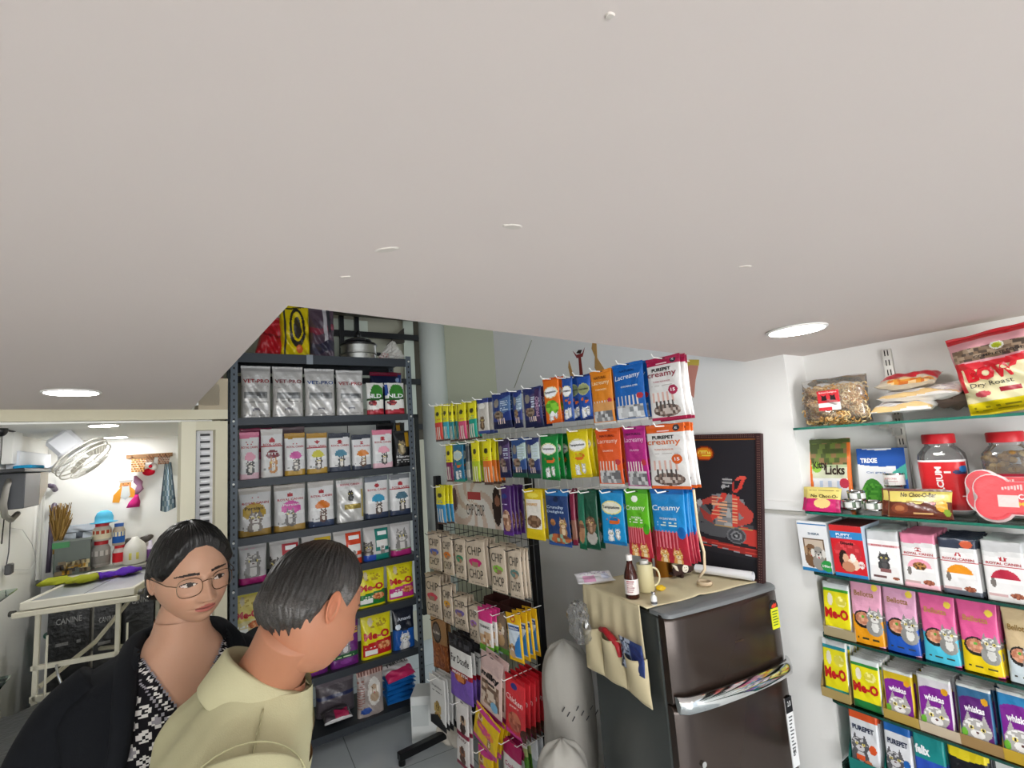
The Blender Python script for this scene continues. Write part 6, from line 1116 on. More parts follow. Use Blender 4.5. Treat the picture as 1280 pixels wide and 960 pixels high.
# towels on the table
def towel(px0, px1, py, c, label, seed):
    a = at_z(px0, py[0], GT+.01); q = at_z(px1, py[1], GT+.01); d = (q-a); L_ = d.length; b = MB(); b.smooth = True; b.col(c); rings = []; n = 14
    for k in range(25):
        u = k/24; r0 = .038*(1+.3*math.sin(u*9+seed)+.15*math.sin(u*23+seed)); rings.append([b.addv((u*L_, r0*1.9*math.cos(t)*(1+.2*math.sin(t*3+u*8)), max(0, .012+r0*.5*math.sin(t)*(1+.2*math.sin(t*4+u*14))))) for t in [6.2832*j/n for j in range(n)]])
    b.loft(rings, True); tag(b.build('towel', 'cloth', None, (a.x, a.y, GT+.006), math.atan2(d.y, d.x)), label, 'towel')
towel(63, 121, (729, 724), '#9ba02e', 'olive-green towel bunched along the back of the grooming table', 1); towel(123, 176, (722, 712), '#5a2ea8', 'violet towel bunched beside the olive one on the grooming table', 2)
# counter along the far wall carrying jars
ZC = bw(130, 711, -.22).z
x0, _ = BWF.hit(66, 715, -.3); x1, _ = BWF.hit(222, 700, -.3)
b = MB(); b.box((x0, -.36, ZC-.03), (x1, -.012, ZC), '#b9b8b0', .004); b.box((x0+.02, -.33, 0), (x1-.02, -.01, ZC-.03), '#4a4c4c'); tag(b.build('counter', 'plastic', None, BWF.o, BWF.th), 'grey counter along the far wall of the grooming room', 'counter')
def onc(px, py, y=-.2): x, z = BWF.hit(px, py, y); return x, z
def jarc(px0, px1, pt, pb, y, body, lid, label, lab_, fill=None, z0=None):
    x0, zb = onc(px0, pb, y); x1, zt_ = onc(px1, pt, y); r = (x1-x0)/2; zb = z0 if z0 is not None else max(zb, ZC+.001); h = zt_-zb; e = empty('plastic_jar', BWF.w((x0+x1)/2, y, zb), BWF.th, label, 'jar')
    b = MB(); b.smooth = True; b.lathe([(r*.9, 0), (r, h*.04), (r, h*.68), (r*.72, h*.84), (r*.68, h*.88)], n=24, c=body); b.build('jar_body', 'plastic' if fill else 'clear', e, smooth=True)
    b = MB(); b.smooth = True; b.lathe([(r*.74, h*.85), (r*.74, h*.98), (r*.7, h), (.001, h)], n=24, c=lid); b.build('lid', 'plastic', e, smooth=True)
    b = MB(); n = 14; c1 = [(r*1.01*math.sin(a), -r*1.01*math.cos(a)) for a in [(-.5+k/n)*2.6 for k in range(n+1)]]; lo = [b.addv((x, yy, h*.12)) for x, yy in c1]; md = [b.addv((x, yy, h*.42)) for x, yy in c1]; hi = [b.addv((x, yy, h*.62)) for x, yy in c1]
    for k in range(n): b.face((lo[k], lo[k+1], md[k+1], md[k]), lin(lab_[0])); b.face((md[k], md[k+1], hi[k+1], hi[k]), lin(lab_[1] if k % 3 else lab_[0]))
    b.build('label', 'paper', e); return zb+h
z1 = jarc(113, 139, 674, 709, -.2, '#a09c98', '#c8232f', 'wide jar of grey chews with red lid, lower jar of the left stack', ('#8a8682', '#c9c4c0'), True)
z2 = jarc(115, 140, 653, 677, -.2, '#c9c2b6', '#c8232f', 'jar with red lid and cream label, on top of the wide jar', ('#e6dcc0', '#b5452c'), True, z1)
jarc(140, 158, 680, 706, -.2, '#c9bcb8', '#c8232f', 'small jar with red label beside the wide jar', ('#d0202c', '#d0202c'), True)
zz = jarc(140, 157, 653, 682, -.2, '#b5a896', '#2f5fae', 'small jar with blue lid and blue label on top of the small red one', ('#2462b8', '#ece6c8'), True, onc(150, 681, -.2)[1])
q = onc(130, 655); b = MB(); b.smooth = True; r = .055; b.lathe([(r, 0), (r*1.5, .003), (r*1.5, .006), (r, .01), (r, .045), (r*.8, .075), (r*.4, .09), (.001, .092)], n=24, c='#5ab4d8'); b.lathe([(r*.9, -.004), (r*1.1, .0)], n=20, c='#d84a6a'); tag(b.build('bucket_hat', 'cloth', None, BWF.w(q[0], -.2, z2+.004), BWF.th), 'light blue little hat sitting on top of the stacked jars', 'hat')
q = onc(168, 705); b = MB(); b.smooth = True; r = .075; b.lathe([(r*.8, 0), (r, .01), (r, .11), (r*.8, .15), (r*.35, .185), (r*.25, .2)], n=28, c='#dddcd4'); b.box((-.03, -r*.98, .04), (.03, -r*.9, .09), '#d9cf6a'); tag(b.build('jerrycan', 'plastic', None, BWF.w(q[0], -.2, ZC+.001), BWF.th), 'white rounded jug standing on the counter', 'jug')
for px, py, w_, a, l in ((161, 677, .06, 5, 'dark oval brush behind the white jug, left one'), (181, 674, .08, 20, 'dark oval brush behind the white jug, right one')):
    x, z = onc(px, py, -.06); b = MB(); b.smooth = True; b.sphere((0, 0, 0), w_*.75, .014, .028, 20, 10, '#4e4741'); b.cur = lin('#4e4741'); e = b.build('brush', 'plastic', None, BWF.w(x, -.06, z)); e.rotation_euler = (Matrix.Rotation(BWF.th, 3, 'Z') @ Matrix.Rotation(R(-a), 3, 'Y')).to_euler(); tag(e, l, 'brush')
    b = MB(); b.cyl((0, .005, 0), (0, .055, 0), .006, 8, c='#8a8a86'); b.build('wall_hook', 'plastic', e)
q = onc(187, 703); b = MB(); b.smooth = True; b.lathe([(.03, 0), (.033, .004), (.033, .09), (.012, .12), (.012, .15), (.001, .152)], n=20, c='#8a5ab0', cols=['#8a5ab0', '#6a3a80', '#d8d0e0', '#d8d0e0', '#a070c8', '#a070c8']); tag(b.build('pump_bottle', 'plastic', None, BWF.w(q[0], -.16, ZC+.001), BWF.th), 'violet and white bottle at the right end of the counter', 'bottle')
q0 = onc(199, 703); b = MB(); b.smooth = True; b.lathe([(.04, 0), (.043, .004), (.043, .12), (.02, .15), (.001, .152)], n=20, c='#e6e4e2'); tag(b.build('white_bottle', 'plastic', None, BWF.w(q0[0], -.2, ZC+.001), BWF.th), 'plain white bottle beside the violet one on the counter', 'bottle')
# storage tub
x0, zb = onc(66, 715, -.3); x1, zt_ = onc(113, 672, -.3); w_ = x1-x0; h_ = zt_-ZC; cr = empty('storage_tub', BWF.w((x0+x1)/2, -.28, ZC+.001), BWF.th, 'grey-green storage tub full of odds and ends on the counter', 'tub')
b = MB(); b.cur = lin('#5d6862'); 
for lo, hi in (((-w_/2, 0, 0), (w_/2, .004, h_)), ((-w_/2, .246, 0), (w_/2, .25, h_)), ((-w_/2, .004, 0), (-w_/2+.004, .246, h_)), ((w_/2-.004, .004, 0), (w_/2, .246, h_)), ((-w_/2, .004, 0), (w_/2, .246, .004))): b.box(lo, hi)
b.box((-w_/2-.01, -.01, h_-.012), (w_/2+.01, .0, h_+.002), '#77827c'); b.box((-w_/2-.012, -.012, h_-.05), (-w_/2+.08, -.0, h_-.01), '#2f8a4a'); b.build('tub_body', 'plastic', cr)
b = MB(); rs = random.Random(3)
for k in range(26):
    x = rs.uniform(-w_*.42, w_*.42); z = rs.uniform(.02, h_*.36); b.box((x-.02, -.006, z-.014), (x+.02, -.001, z+.014), rs.choice(['#7a6a50', '#4a3c30', '#d9a01e', '#8a7a5c', '#c9b888', '#3c3430']))
o = b.build('contents', 'film', cr); o['kind'] = 'stuff'
x, z = onc(98, 672, -.08); b = pouch(.24, .19, .04, ['#b9c2cc', ('b', .7, .76, '#6a727a'), ('e', .5, .6, .1, .14, '#4a525c'), ('lines', .1, .2, .9, .4, '#8a949e', 3)], (), 'pillow', .01, .05, .06, 4); e = b.build('grey_pouch', 'foil', None, BWF.w(x, -.02-.02, ZC+h_-.12), BWF.th); e.location = BWF.w(x, -.027, ZC+.14); e.scale.z = 1.0; tag(e, 'silver grey bag propped behind the storage tub', 'bag')
# broom
x, z = onc(75, 680, -.06); bm = empty('broom', BWF.w(x, -.16, ZC+.15), BWF.th, 'upturned brown grass broom standing in the tub by the left wall', 'broom'); rs = random.Random(9)
b = MB()
for k in range(120): a = rs.uniform(-.22, .36); L_ = rs.uniform(.22, .36); b.cur = lin(rs.choice(['#8a6a34', '#a3813f', '#6d5226', '#b8975a'])); b.tube([(rs.uniform(-.02, .02), rs.uniform(-.015, .015), 0), (a*.10, rs.uniform(-.02, .02), L_*.5), (a*.22, rs.uniform(-.03, .03), L_)], .0028, 4)
b.build('bristles', 'matte', bm); b = MB(); b.cyl((0, 0, -.14), (0, 0, .02), .016, 10, c='#2f7a44'); b.build('handle', 'plastic', bm)
# bear-shaped sticker and hanging toys
sticker(BWF, 157, 612, -.001, [([(-.06, .09), (.06, .09), (.075, .12), (-.075, .12)], '#b9b4b0'), ([(-.06, .12), (.05, .12), (.04, .15), (-.04, .15)], '#dcd8d4'), ([(-.055, .09), (-.065, .03), (.055, .03), (.055, .09)], '#d99a5a'), ([(-.05, .03), (-.12, -.06), (-.13, -.15), (-.06, -.16), (-.05, -.10), (.05, -.10), (.12, -.12), (.11, -.03), (.05, .03)], '#e39a2e'), ([(-.035, .05), (.035, .05), (.05, -.08), (.0, -.13), (-.05, -.09)], '#cfd6d6'), ([(-.03, .07), (-.02, .07), (-.02, .08), (-.03, .08)], '#222222'), ([(.02, .07), (.03, .07), (.03, .08), (.02, .08)], '#222222'), ([(-.03, .045), (.03, .045), (.02, .055), (-.02, .055)], '#b5452c')], 'orange bearded bear-like figure stuck on the far wall of the grooming room', s=.62)
def wt(px, py, y=-.03): x, z = BWF.hit(px, py, y); return BWF.w(x, y, z)
rs = random.Random(5); rk_ = empty('hook_rack', wt(190, 570, -.015), BWF.th, 'row of small wicker-look hooks holding toys on the grooming room wall', 'hook rack')
b = MB(); b.box((-.17, .0, -.01), (.14, .014, .02), '#8a6a4a'); b.build('board', 'matte', rk_)
for dx in (-.13, -.02, .09): b = MB(); b.tube([(dx, 0, 0), (dx, -.04, -.005), (dx, -.045, .012)], .005, 6, '#6a4c34'); b.build('hook', 'matte', rk_)
def basket(px, py, w_, h_, c, label):
    b = MB(); n = 9; m = 6; base = wt(px, py, -.075)
    for i in range(n):
        for j in range(m): x = -w_/2+w_*i/(n-1)*(1-.12*(1-j/(m-1)))*1; b.box((x-w_/n*.42, -.02+.004*((i+j) % 2), j*h_/m), (x+w_/n*.42, .02-.004*((i+j) % 2), (j+.85)*h_/m), c[(i+j) % len(c)])
    tag(b.build('woven_toy', 'matte', None, base, BWF.th), label, 'wicker toy')
basket(173, 590, .085, .11, ['#c9955a', '#a87440', '#dfb27c', '#8a5c34'], 'tan woven toy hanging at the left of the hook rack'); basket(188, 578, .05, .055, ['#8a6244', '#a87c58', '#6d4a32'], 'small brown woven toy in the middle of the hook rack'); basket(205, 580, .075, .085, ['#7d5540', '#9c7054', '#5c3c2c', '#b08a6a'], 'brown woven toy at the right end of the hook rack')
p = wt(186, 590); b = MB(); b.smooth = True; b.sphere((0, 0, 0), .042, .03, .03, 16, 10, '#cf1c34'); b.sphere((.03, -.01, .04), .03, .025, .03, 14, 8, '#e8e2e0'); b.sphere((.012, -.03, .045), .014, .012, .014, 10, 8, '#cf1c34'); b.tube([(.03, 0, .06), (.01, .005, .1)], .004, 6, '#e8e2e0'); tag(b.build('plush_toy', 'cloth', None, p, BWF.th), 'red and white plush toy hanging under the hook rack', 'plush toy')
p = wt(168, 634); b = MB(); b.smooth = True; n = 16; b.col('#c9307e'); b.loft([[b.addv(((q/2)*math.cos(t)*(1+.25*math.sin(5*t))+o, .4*q/2*math.sin(t), z)) for t in [6.2832*k/n for k in range(n)]] for q, z, o in ((.075, 0, -.01), (.065, .04, 0), (.03, .08, .01), (.02, .10, .012))], True)
b.col('#a87a98'); b.loft([[b.addv(((q/2)*math.cos(t)*(1+.2*math.sin(4*t))+o, .4*q/2*math.sin(t), z)) for t in [6.2832*k/n for k in range(n)]] for q, z, o in ((.02, .10, .012), (.05, .14, .03), (.03, .17, .03), (.055, .20, .02), (.015, .25, .0))], True); tag(b.build('cloth_doll', 'cloth', None, p, BWF.th), 'small doll with magenta skirt hanging on the far wall', 'doll')
# checked cloth
x, z = BWF.hit(209, 640, -.05); x2, z2_ = BWF.hit(206, 578, -.05); Hc = z2_-z; b = MB(); b.smooth = True
g = [[None]*29 for _ in range(17)]
for i in range(17):
    for j in range(29):
        u, v = i/16, j/28; wv = .045+.075*(1-v)-(.05*(1-v-.7) if v < .3 else 0); g[i][j] = b.addv(((u-.5)*wv+.02*(1-v)*.3, -.012*math.sin(u*14)*(.5+.5*(1-v)), v*Hc+.05*abs(u-.35)*(v < .25)))
for i in range(16):
    for j in range(28): c = '#aab9c2' if (i//2+j//3) % 2 else '#6f8796'; c = '#39434c' if i in (0, 1, 14, 15) else c; b.face((g[i][j], g[i+1][j], g[i+1][j+1], g[i][j+1]), lin(c))
tag(b.build('checked_cloth', 'cloth', None, BWF.w(x, -.07, z), BWF.th), 'grey-blue checked cloth hanging from the right hook', 'cloth')
# wall fan near the ceiling
pc_ = lw(66, 580, -.12); fc = at_y(103, 573, pc_.y*.9); fan = empty('mounted_fan', fc, 0, 'white wall fan tilted downwards near the left wall of the grooming room', 'fan')
Df = (fc-Vector((0, 0, CAM_Z))).length; d1 = ray(134, 551).normalized()*Df-ray(72, 593).normalized()*Df; Rf = d1.length/2; e1 = d1.normalized(); vw_ = (fc-Vector((0, 0, CAM_Z))).normalized(); n0 = e1.cross(vw_).normalized()
if n0.z > 0: n0 = -n0
nn = (n0*.955-vw_*.30).normalized(); nn = (nn-e1*nn.dot(e1)).normalized(); e2 = nn.cross(e1)
rotF = Matrix((e1, e2, nn)).transposed(); fan.rotation_euler = rotF.to_euler()
b = MB(); b.cur = lin('#e6e3da')
for z, q in ((.028, 1), (-.028, 1), (.0, 1.01)): b.tube([(Rf*q*math.cos(t), Rf*q*math.sin(t), z) for t in [6.2832*k/36 for k in range(37)]], .004, 6)
for k in range(40):
    t = 6.2832*k/40; c_, s_ = math.cos(t), math.sin(t); b.tube([(Rf*c_, Rf*s_, .028), (Rf*.6*c_, Rf*.6*s_, .07), (Rf*.2*c_, Rf*.2*s_, .08)], .0014, 4); b.tube([(Rf*c_, Rf*s_, -.028), (Rf*.6*c_, Rf*.6*s_, -.05), (Rf*.3*c_, Rf*.3*s_, -.055)], .0014, 4)
for q in (.4, .75): b.tube([(Rf*q*math.cos(t), Rf*q*math.sin(t), .06) for t in [6.2832*k/30 for k in range(31)]], .0016, 4)
b.build('cage', 'plastic', fan)
b = MB(); b.smooth = True; b.sphere((0, 0, .08), .04, .04, .008, 20, 6, '#f0eee8'); b.build('centre_badge', 'plastic', fan)
for k in range(3):
    t = 2.094*k; b = MB(); b.smooth = True; pts = [(.03, -.02, .0), (Rf*.5, -.06, .015), (Rf*.88, -.03, .02), (Rf*.9, .04, .0), (Rf*.5, .06, -.015), (.03, .02, -.01)]; ca, sa = math.cos(t), math.sin(t); b.poly([(x*ca-y*sa, x*sa+y*ca, z) for x, y, z in pts], '#d9d6cc'); b.poly([(x*ca-y*sa, x*sa+y*ca, z-.003) for x, y, z in pts][::-1], '#d9d6cc'); b.build('blade', 'plastic', fan)
b = MB(); b.box((-.07, -.06, -.19), (.07, .06, -.055), '#eceef4', .02); b.build('motor_housing', 'plastic', fan)
mb_ = lw(30, 580, -.002); b = MB(); b.cur = lin('#e9ebef'); inv = rotF.transposed(); q = inv @ (lw(62, 588, -.03)-fc); b.tube([(0, 0, -.15), ((q*.5).x, (q*.5).y, (q*.5).z-.03), tuple(q)], .016, 10); b.build('wall_arm', 'plastic', fan)
def lbox(px0, py0, px1, py1, y0, y1, c, name, label, cat, kind='plastic', bev=.003):
    x0, za = LWF.hit(px0, py1, y0); x1, zb = LWF.hit(px1, py0, y0); b = MB(); b.box((min(x0, x1), y0, min(za, zb)), (max(x0, x1), y1, max(za, zb)), c, bev); return tag(b.build(name, kind, None, LWF.o, LWF.th), label, cat)
lbox(23, 568, 64, 589, -.06, -.005, '#eceff6', 'white_casing', 'long white casing on the left wall under the fan', 'casing')
lbox(15, 540, 29, 580, -.05, -.005, '#eeeeea', 'conduit', 'broad white vertical conduit high on the left wall', 'conduit')
b = MB(); b.smooth = True; P = [lw(9+8*math.cos(t)+6, 534+5*math.sin(t), -.05) for t in [k*.5 for k in range(16)]]; b.tube([tuple(v) for v in P], .006, 6, '#2b2b2f'); tag(b.build('cable_coil', 'rubber'), 'coiled black cable at the top of the white conduit', 'cable')
b = MB(); b.smooth = True; p = lw(0, 538, -.04); b.sphere((0, 0, 0), .035, .03, .035, 16, 10, '#17171b'); tag(b.build('round_device', 'plastic', None, p), 'small round black device high on the left wall at the photo edge', 'camera')
# hanging blow dryer box
dr = empty('pet_dryer', lw(28, 615, -.005), LWF.th, 'dark grey wall dryer with beige side below the white casing', 'pet dryer')
def lz(px, py, y=-.1): x, z = LWF.hit(px, py, y); o = lw(28, 615, -.005); return (x-(o-LWF.o).dot(LWF.X), z-o.z)
x0, z0 = lz(15, 637); x1, z1 = lz(38, 591); b = MB(); b.box((x0, -.14, z0), (x1, 0, z1), '#43464c', .004); b.build('front_case', 'plastic', dr)
x2, _ = lz(48, 600); b = MB(); b.prism([(x1, z1), (x2, z1), (x2, z0+.1), (x1, z0)], -.14, 0, '#b5a994'); b.build('side_case', 'plastic', dr)
xa, za = lz(9, 590); xb, _ = lz(58, 590); b = MB(); b.box((xa, -.16, z1+.002), (xb, .0, z1+.022), '#2a2c31', .004); b.build('tray', 'plastic', dr)
xa, _ = lz(32, 588); xb, _ = lz(49, 588); b = MB(); b.box((xa, -.12, z1+.024), (xb, -.04, z1+.045), '#2aa3d8', .006); tag(b.build('blue_cloth', 'cloth', None, dr.location, LWF.th), 'folded bright blue cloth lying on the dryer tray', 'cloth')
b = MB(); b.smooth = True; P = [lw(*q, -.08) for q in ((14, 592), (8, 610), (4, 630), (6, 645), (14, 650), (22, 642))]; b.tube([tuple(v) for v in P], .014, 8, '#8d8a84'); tag(b.build('dryer_hose', 'rubber'), 'grey curved hose hanging beside the wall dryer', 'hose')
b = MB(); b.smooth = True; P = [lw(*q, -.05) for q in ((62, 607), (66, 608), (70, 614), (69, 628), (65, 640), (64, 660), (62, 690), (60, 716))]; b.tube([tuple(v) for v in P], [.016, .018, .018, .017, .014, .014, .014, .014], 10, '#5f5468'); tag(b.build('purple_hose', 'plastic'), 'dusky purple hose running down the corner of the grooming room', 'hose')
for px, l in ((56, 'thin white pipe on the left wall'), (52, 'second thin white pipe on the left wall')):
    b = MB(); b.tube([tuple(lw(px-1, 620, -.03)), tuple(lw(px-6, 725, -.03))], .008, 8, '#d9d9d6'); tag(b.build('pipe', 'plastic'), l+(' nearer the hose' if px == 56 else ' farther from the hose'), 'pipe')
b = MB(); b.smooth = True; P = [lw(*q, -.012) for q in ((4, 600), (6, 640), (2, 680))]; b.tube([tuple(v) for v in P], .003, 5, '#2b2b2b'); P = [lw(*q, -.012) for q in ((13, 650), (11, 690), (7, 712))]; b.tube([tuple(v) for v in P], .003, 5, '#55555a'); P = [lw(*q, -.012) for q in ((14, 660), (28, 662), (40, 680), (46, 700), (38, 712), (20, 712), (8, 712))]; b.tube([tuple(v) for v in P], .0018, 5, '#d0d0ce'); tag(b.build('loose_cables', 'rubber'), 'thin loose cables running down the left wall', 'cable')
p = lw(7, 712, -.012); b = MB(); b.box((-.03, -.03, -.03), (.03, 0, .03), '#4a4a4e', .006); tag(b.build('plug', 'plastic', None, p, LWF.th), 'dark plug at the end of the cable on the left wall', 'plug')
# under the table
p = at_z(76, 835, .5); b = MB(); b.smooth = True; b.lathe([(.13, 0), (.15, .005), (.185, .20), (.2, .205), (.2, .215), (.178, .21), (.14, .012), (.001, .012)], n=36, c='#179078'); tag(b.build('green_basin', 'plastic', None, (p.x, p.y+.15, .5)), 'teal green basin standing on the white step under the table', 'basin')
for px0, px1, py, l, zz in ((158, 192, 765, 'black shopping bag with white lettering just left of the young woman', 0), (118, 150, 770, 'black shopping bag with white lettering behind the grooming table', 1), (60, 112, 780, 'black bag leaning behind the teal basin', 2)):
    x0, _ = BWF.hit(px0, py, -.55); x1, _ = BWF.hit(px1, py, -.55); zt_ = BWF.hit(px0, 712 if zz == 0 else 738, -.55)[1]
    b = carton(x1-x0, zt_, .12, ['#1c1d1f', ('lines', .2, .65, .8, .68, '#8a8a8a', 1)], [('CANINE', .5, .8, .62, .035, '#a9a9a9', .01)], .02, '#161719'); tag(b.build('shopping_bag', 'film', None, BWF.w((x0+x1)/2, -.50, 0), BWF.th), l, 'bag', 'black bags under the grooming table')
# low bench of black leather and glass shelves at the photo's left edge
b = MB(); pts = [at_z(-30, 905, .62), at_z(18, 893, .62), at_z(70, 868, .62), at_z(150, 1000, .62), at_z(60, 1100, .62)]
lo = [b.addv((p.x, p.y, .54)) for p in pts]; hi = [b.addv((p.x, p.y, .62)) for p in pts]; b.col('#34373b'); b.loft([lo, hi], True); o = b.build('black_bench', 'film'); tag(o, 'low black leather bench behind the young woman', 'bench')
b = MB(); c = sum(pts, Vector())/5
for q in pts: v = q*.8+c*.2; b.cyl((v.x, v.y, 0), (v.x, v.y, .54), .02, 8, c='#1c1d20')
b.build('bench_legs', 'darkmetal', o)
for py, l, z in ((757, 'clear glass wall shelf at the left photo edge, upper one', 1.25), (843, 'clear glass wall shelf at the left photo edge, lower one', .98)):
    q = at_z(22 if z > 1.1 else 14, py-22 if z > 1.1 else py, z); b = MB(); n_ = Vector((-.825, -.565, 0)); u_ = Vector((-.565, .825, 0)); gap = tnq(q)+.858; pts = [q, q+n_*gap, q+n_*gap-u_*.8, q-u_*.8]
    lo = [b.addv((p.x, p.y, z-.008)) for p in pts]; hi = [b.addv((p.x, p.y, z)) for p in pts]; b.col('#cfe2da'); b.loft([lo, hi], True); tag(b.build('glass_ledge', 'glass'), l, 'shelf')
# ------------------------------------------------------------------ people
def smooth01(x): x = np.clip(x, 0, 1); return x*x*(3-2*x)
def head_pts(A, B, male=False):
    """A azimuth (0 = face), B polar angle from -pi/2 (chin side) to pi/2 (crown); local metres, face towards -y"""
    x = .076*np.cos(B)*np.sin(A); y = -.096*np.cos(B)*np.cos(A); z = .116*np.sin(B)
    sq = 1+.10*np.abs(np.sin(2*B))*(z < 0); x = x*sq; y = y*sq
    jw = np.clip((-.015-z)/.10, 0, 1); x = x*(1-(.30 if male else .36)*jw**1.4)
    back = y > 0; y = np.where(back & (z < -.02), y*(1-.55*np.clip((-.02-z)/.08, 0, 1)), y); y = np.where(back, y*(1.04+.06*np.clip(z/.08, 0, 1)), y)
    f = np.clip(-y/.05, 0, 1)
    g = lambda cx, cz, sx, sz: np.exp(-((x-cx)/sx)**2-((z-cz)/sz)**2)
    d = np.zeros_like(x)
    d -= .010*np.clip((-.03-z)/.06, 0, 1)*f
    nz = np.clip((.012-z)/.046, 0, 1)*(z > -.046); d -= (.004+.022*nz**1.3)*np.exp(-(x/(.0075+.006*nz))**2)*smooth01((.026-z)/.02)*smooth01((z+.050)/.012)*f
    for s in (-1, 1):
        d -= .0075*g(s*.0125, -.038, .0065, .007)*f; d += .0105*g(s*.032, .000, .017, .013)*f; d -= .0062*g(s*.033, -.002, .0125, .0085)*f
        d -= .004*g(s*.03, .020, .02, .006)*f*(1.4 if male else 1); d -= .0055*g(s*.044, -.030, .02, .02)*f; d += .002*g(s*.028, -.060, .008, .01)*f
    d -= .0060*g(0, -.0575, .020, .0042)*f; d -= .0070*g(0, -.0675, .017, .005)*f; d += .0040*g(0, -.062, .024, .0016)*f; d += .0035*g(0, -.078, .018, .006)*f; d -= .0075*g(0, -.098, .020, .013)*f
    return x, y+d, z
def build_head(b, M, skin, lip, male=False, nA=230, nB=200):
    ua = np.linspace(-1, 1, nA+1)[:-1]; A = np.pi*(ua*.55+.45*ua**3); ub = np.linspace(-.995, .995, nB+1); Bq = np.pi/2*(ub*.8+.2*ub**3)
    AA, BB = np.meshgrid(A, Bq, indexing='ij'); X, Y, Z = head_pts(AA, BB, male); old = b.M; b.M = M; b.smooth = True
    ids = [[b.addv((X[i, j], Y[i, j], Z[i, j])) for j in range(nB+1)] for i in range(nA)]
    sk = np.array(lin(skin)); lp = np.array(lin(lip)); dark = np.array(lin('#1d1410'))
    for i in range(nA):
        i2 = (i+1) % nA
        for j in range(nB):
            x = (X[i, j]+X[i2, j+1])/2 if i2 else X[i, j]; y = Y[i, j]; z = (Z[i, j]+Z[i, j+1])/2; c = sk
            if y < -.03:
                ax = abs(x)
                if ax < .0215 and abs(z+.0625) < (.0088-.0055*(ax/.0215)**2)*1.0: c = lp if abs(z+.062+.002*math.cos(x*120)*0) > .0009 else lp*.35
                e = (ax-.033)/.0155; up = .0062*(1-e*e)-.0005; lo = -.0062*(1-e*e)*.75
                if abs(e) < 1.06:
                    zc = z+.002+.0006*e
                    if lo*.8 < zc < up*(.55 if not male else .5):
                        xi = (x-math.copysign(.033, x)-.003); c = np.array(lin('#cfc4bc'))
                        if xi*xi+(zc-.0005)**2 < .0058**2: c = np.array(lin('#1e120c'))
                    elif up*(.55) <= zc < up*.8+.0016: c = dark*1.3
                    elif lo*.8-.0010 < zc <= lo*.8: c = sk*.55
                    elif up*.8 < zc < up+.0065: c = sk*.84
                q = (ax-.034)/.022; bz = .0200+.0026*(1-q*q)-.0016*q
                if abs(q) < 1 and abs(z-bz) < .0028*(1-.55*max(0, q))*(1.5 if male else 1): c = np.array(lin('#241712' if not male else '#3a342f'))
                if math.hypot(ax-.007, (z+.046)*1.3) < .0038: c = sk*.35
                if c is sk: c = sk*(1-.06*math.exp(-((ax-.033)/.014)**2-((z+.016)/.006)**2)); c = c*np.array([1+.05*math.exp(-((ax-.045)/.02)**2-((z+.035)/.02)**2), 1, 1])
            b.face((ids[i][j], ids[i2][j], ids[i2][j+1], ids[i][j+1]), tuple(c))
    b.face([ids[i][0] for i in range(nA)][::-1], skin and lin(skin)); b.face([ids[i][nB] for i in range(nA)], lin(skin))
    # ears
    for s in (-1, 1):
        n, m = 26, 16
        g = []
        for i in range(n):
            t = 6.2832*i/n; row = []
            for j in range(m+1):
                p = j/m*math.pi; rr = math.sin(p); u = math.cos(p)
                ez = .033*math.sin(t)*rr*(1-.22*(math.sin(t) < 0)); ey = .0185*math.cos(t)*rr*(1+.18*math.sin(t)); ex = .007*u
                if u > 0: rad = rr; ex -= .0065*math.exp(-((rad-.55)/.22)**2)+.006*math.exp(-(rad/.3)**2)
                k = .45; row.append(b.addv((s*(.079+ex+ey*k*.55), .012+ey*.95, -.006+ez)))
            g.append(row)
        for i in range(n):
            for j in range(m): b.face((g[i][j], g[(i+1) % n][j], g[(i+1) % n][j+1], g[i][j+1]), tuple(sk*(.92 if not male else np.array([1.10, .93, .88]))))
    b.M = old
def hair_shell(b, M, line, vol, cfun, male=False, nA=220, nB=150, rough=.0015, seed=1):
    az = [math.radians(a) for a, _ in line]; zz = [z for _, z in line]
    A = np.linspace(-np.pi, np.pi, nA+1)[:-1]; Bq = np.linspace(-.9, np.pi/2*.995, nB+1); AA, BB = np.meshgrid(A, Bq, indexing='ij'); X, Y, Z = head_pts(AA, BB, male)
    zl = np.interp(np.abs(AA), az, zz)+(.004*np.sin(AA*23)+.003*np.sin(AA*41+1))*(np.abs(AA) > 1.8)*male; dd = Z-zl; off = vol*smooth01(dd/.022)-.0035*(1-smooth01(dd/.004+.3)); nrm = np.stack([X/.076**2, Y/.1**2, Z/.116**2], -1); nrm /= np.linalg.norm(nrm, axis=-1)[..., None]
    rs = np.random.RandomState(seed); ph = rs.rand(6)*6; st = rough*(np.sin(AA*37+ph[0]+3*BB)*.5+np.sin(AA*61+ph[1]-6*BB)*.4+np.sin(AA*90+BB*18+ph[2])*.5)*smooth01(dd/.02)
    P = np.stack([X, Y, Z], -1)+nrm*(off+st)[..., None]; old = b.M; b.M = M; b.smooth = True
    keep = dd > -.012; ids = {}
    def vid(i, j):
        if (i, j) not in ids: ids[i, j] = b.addv(P[i, j])
        return ids[i, j]
    for i in range(nA):
        i2 = (i+1) % nA
        for j in range(nB):
            if keep[i, j] or keep[i2, j] or keep[i, j+1]: b.face((vid(i, j), vid(i2, j), vid(i2, j+1), vid(i, j+1)), cfun(A[i], P[i, j], dd[i, j], rs.rand()))
    b.M = old
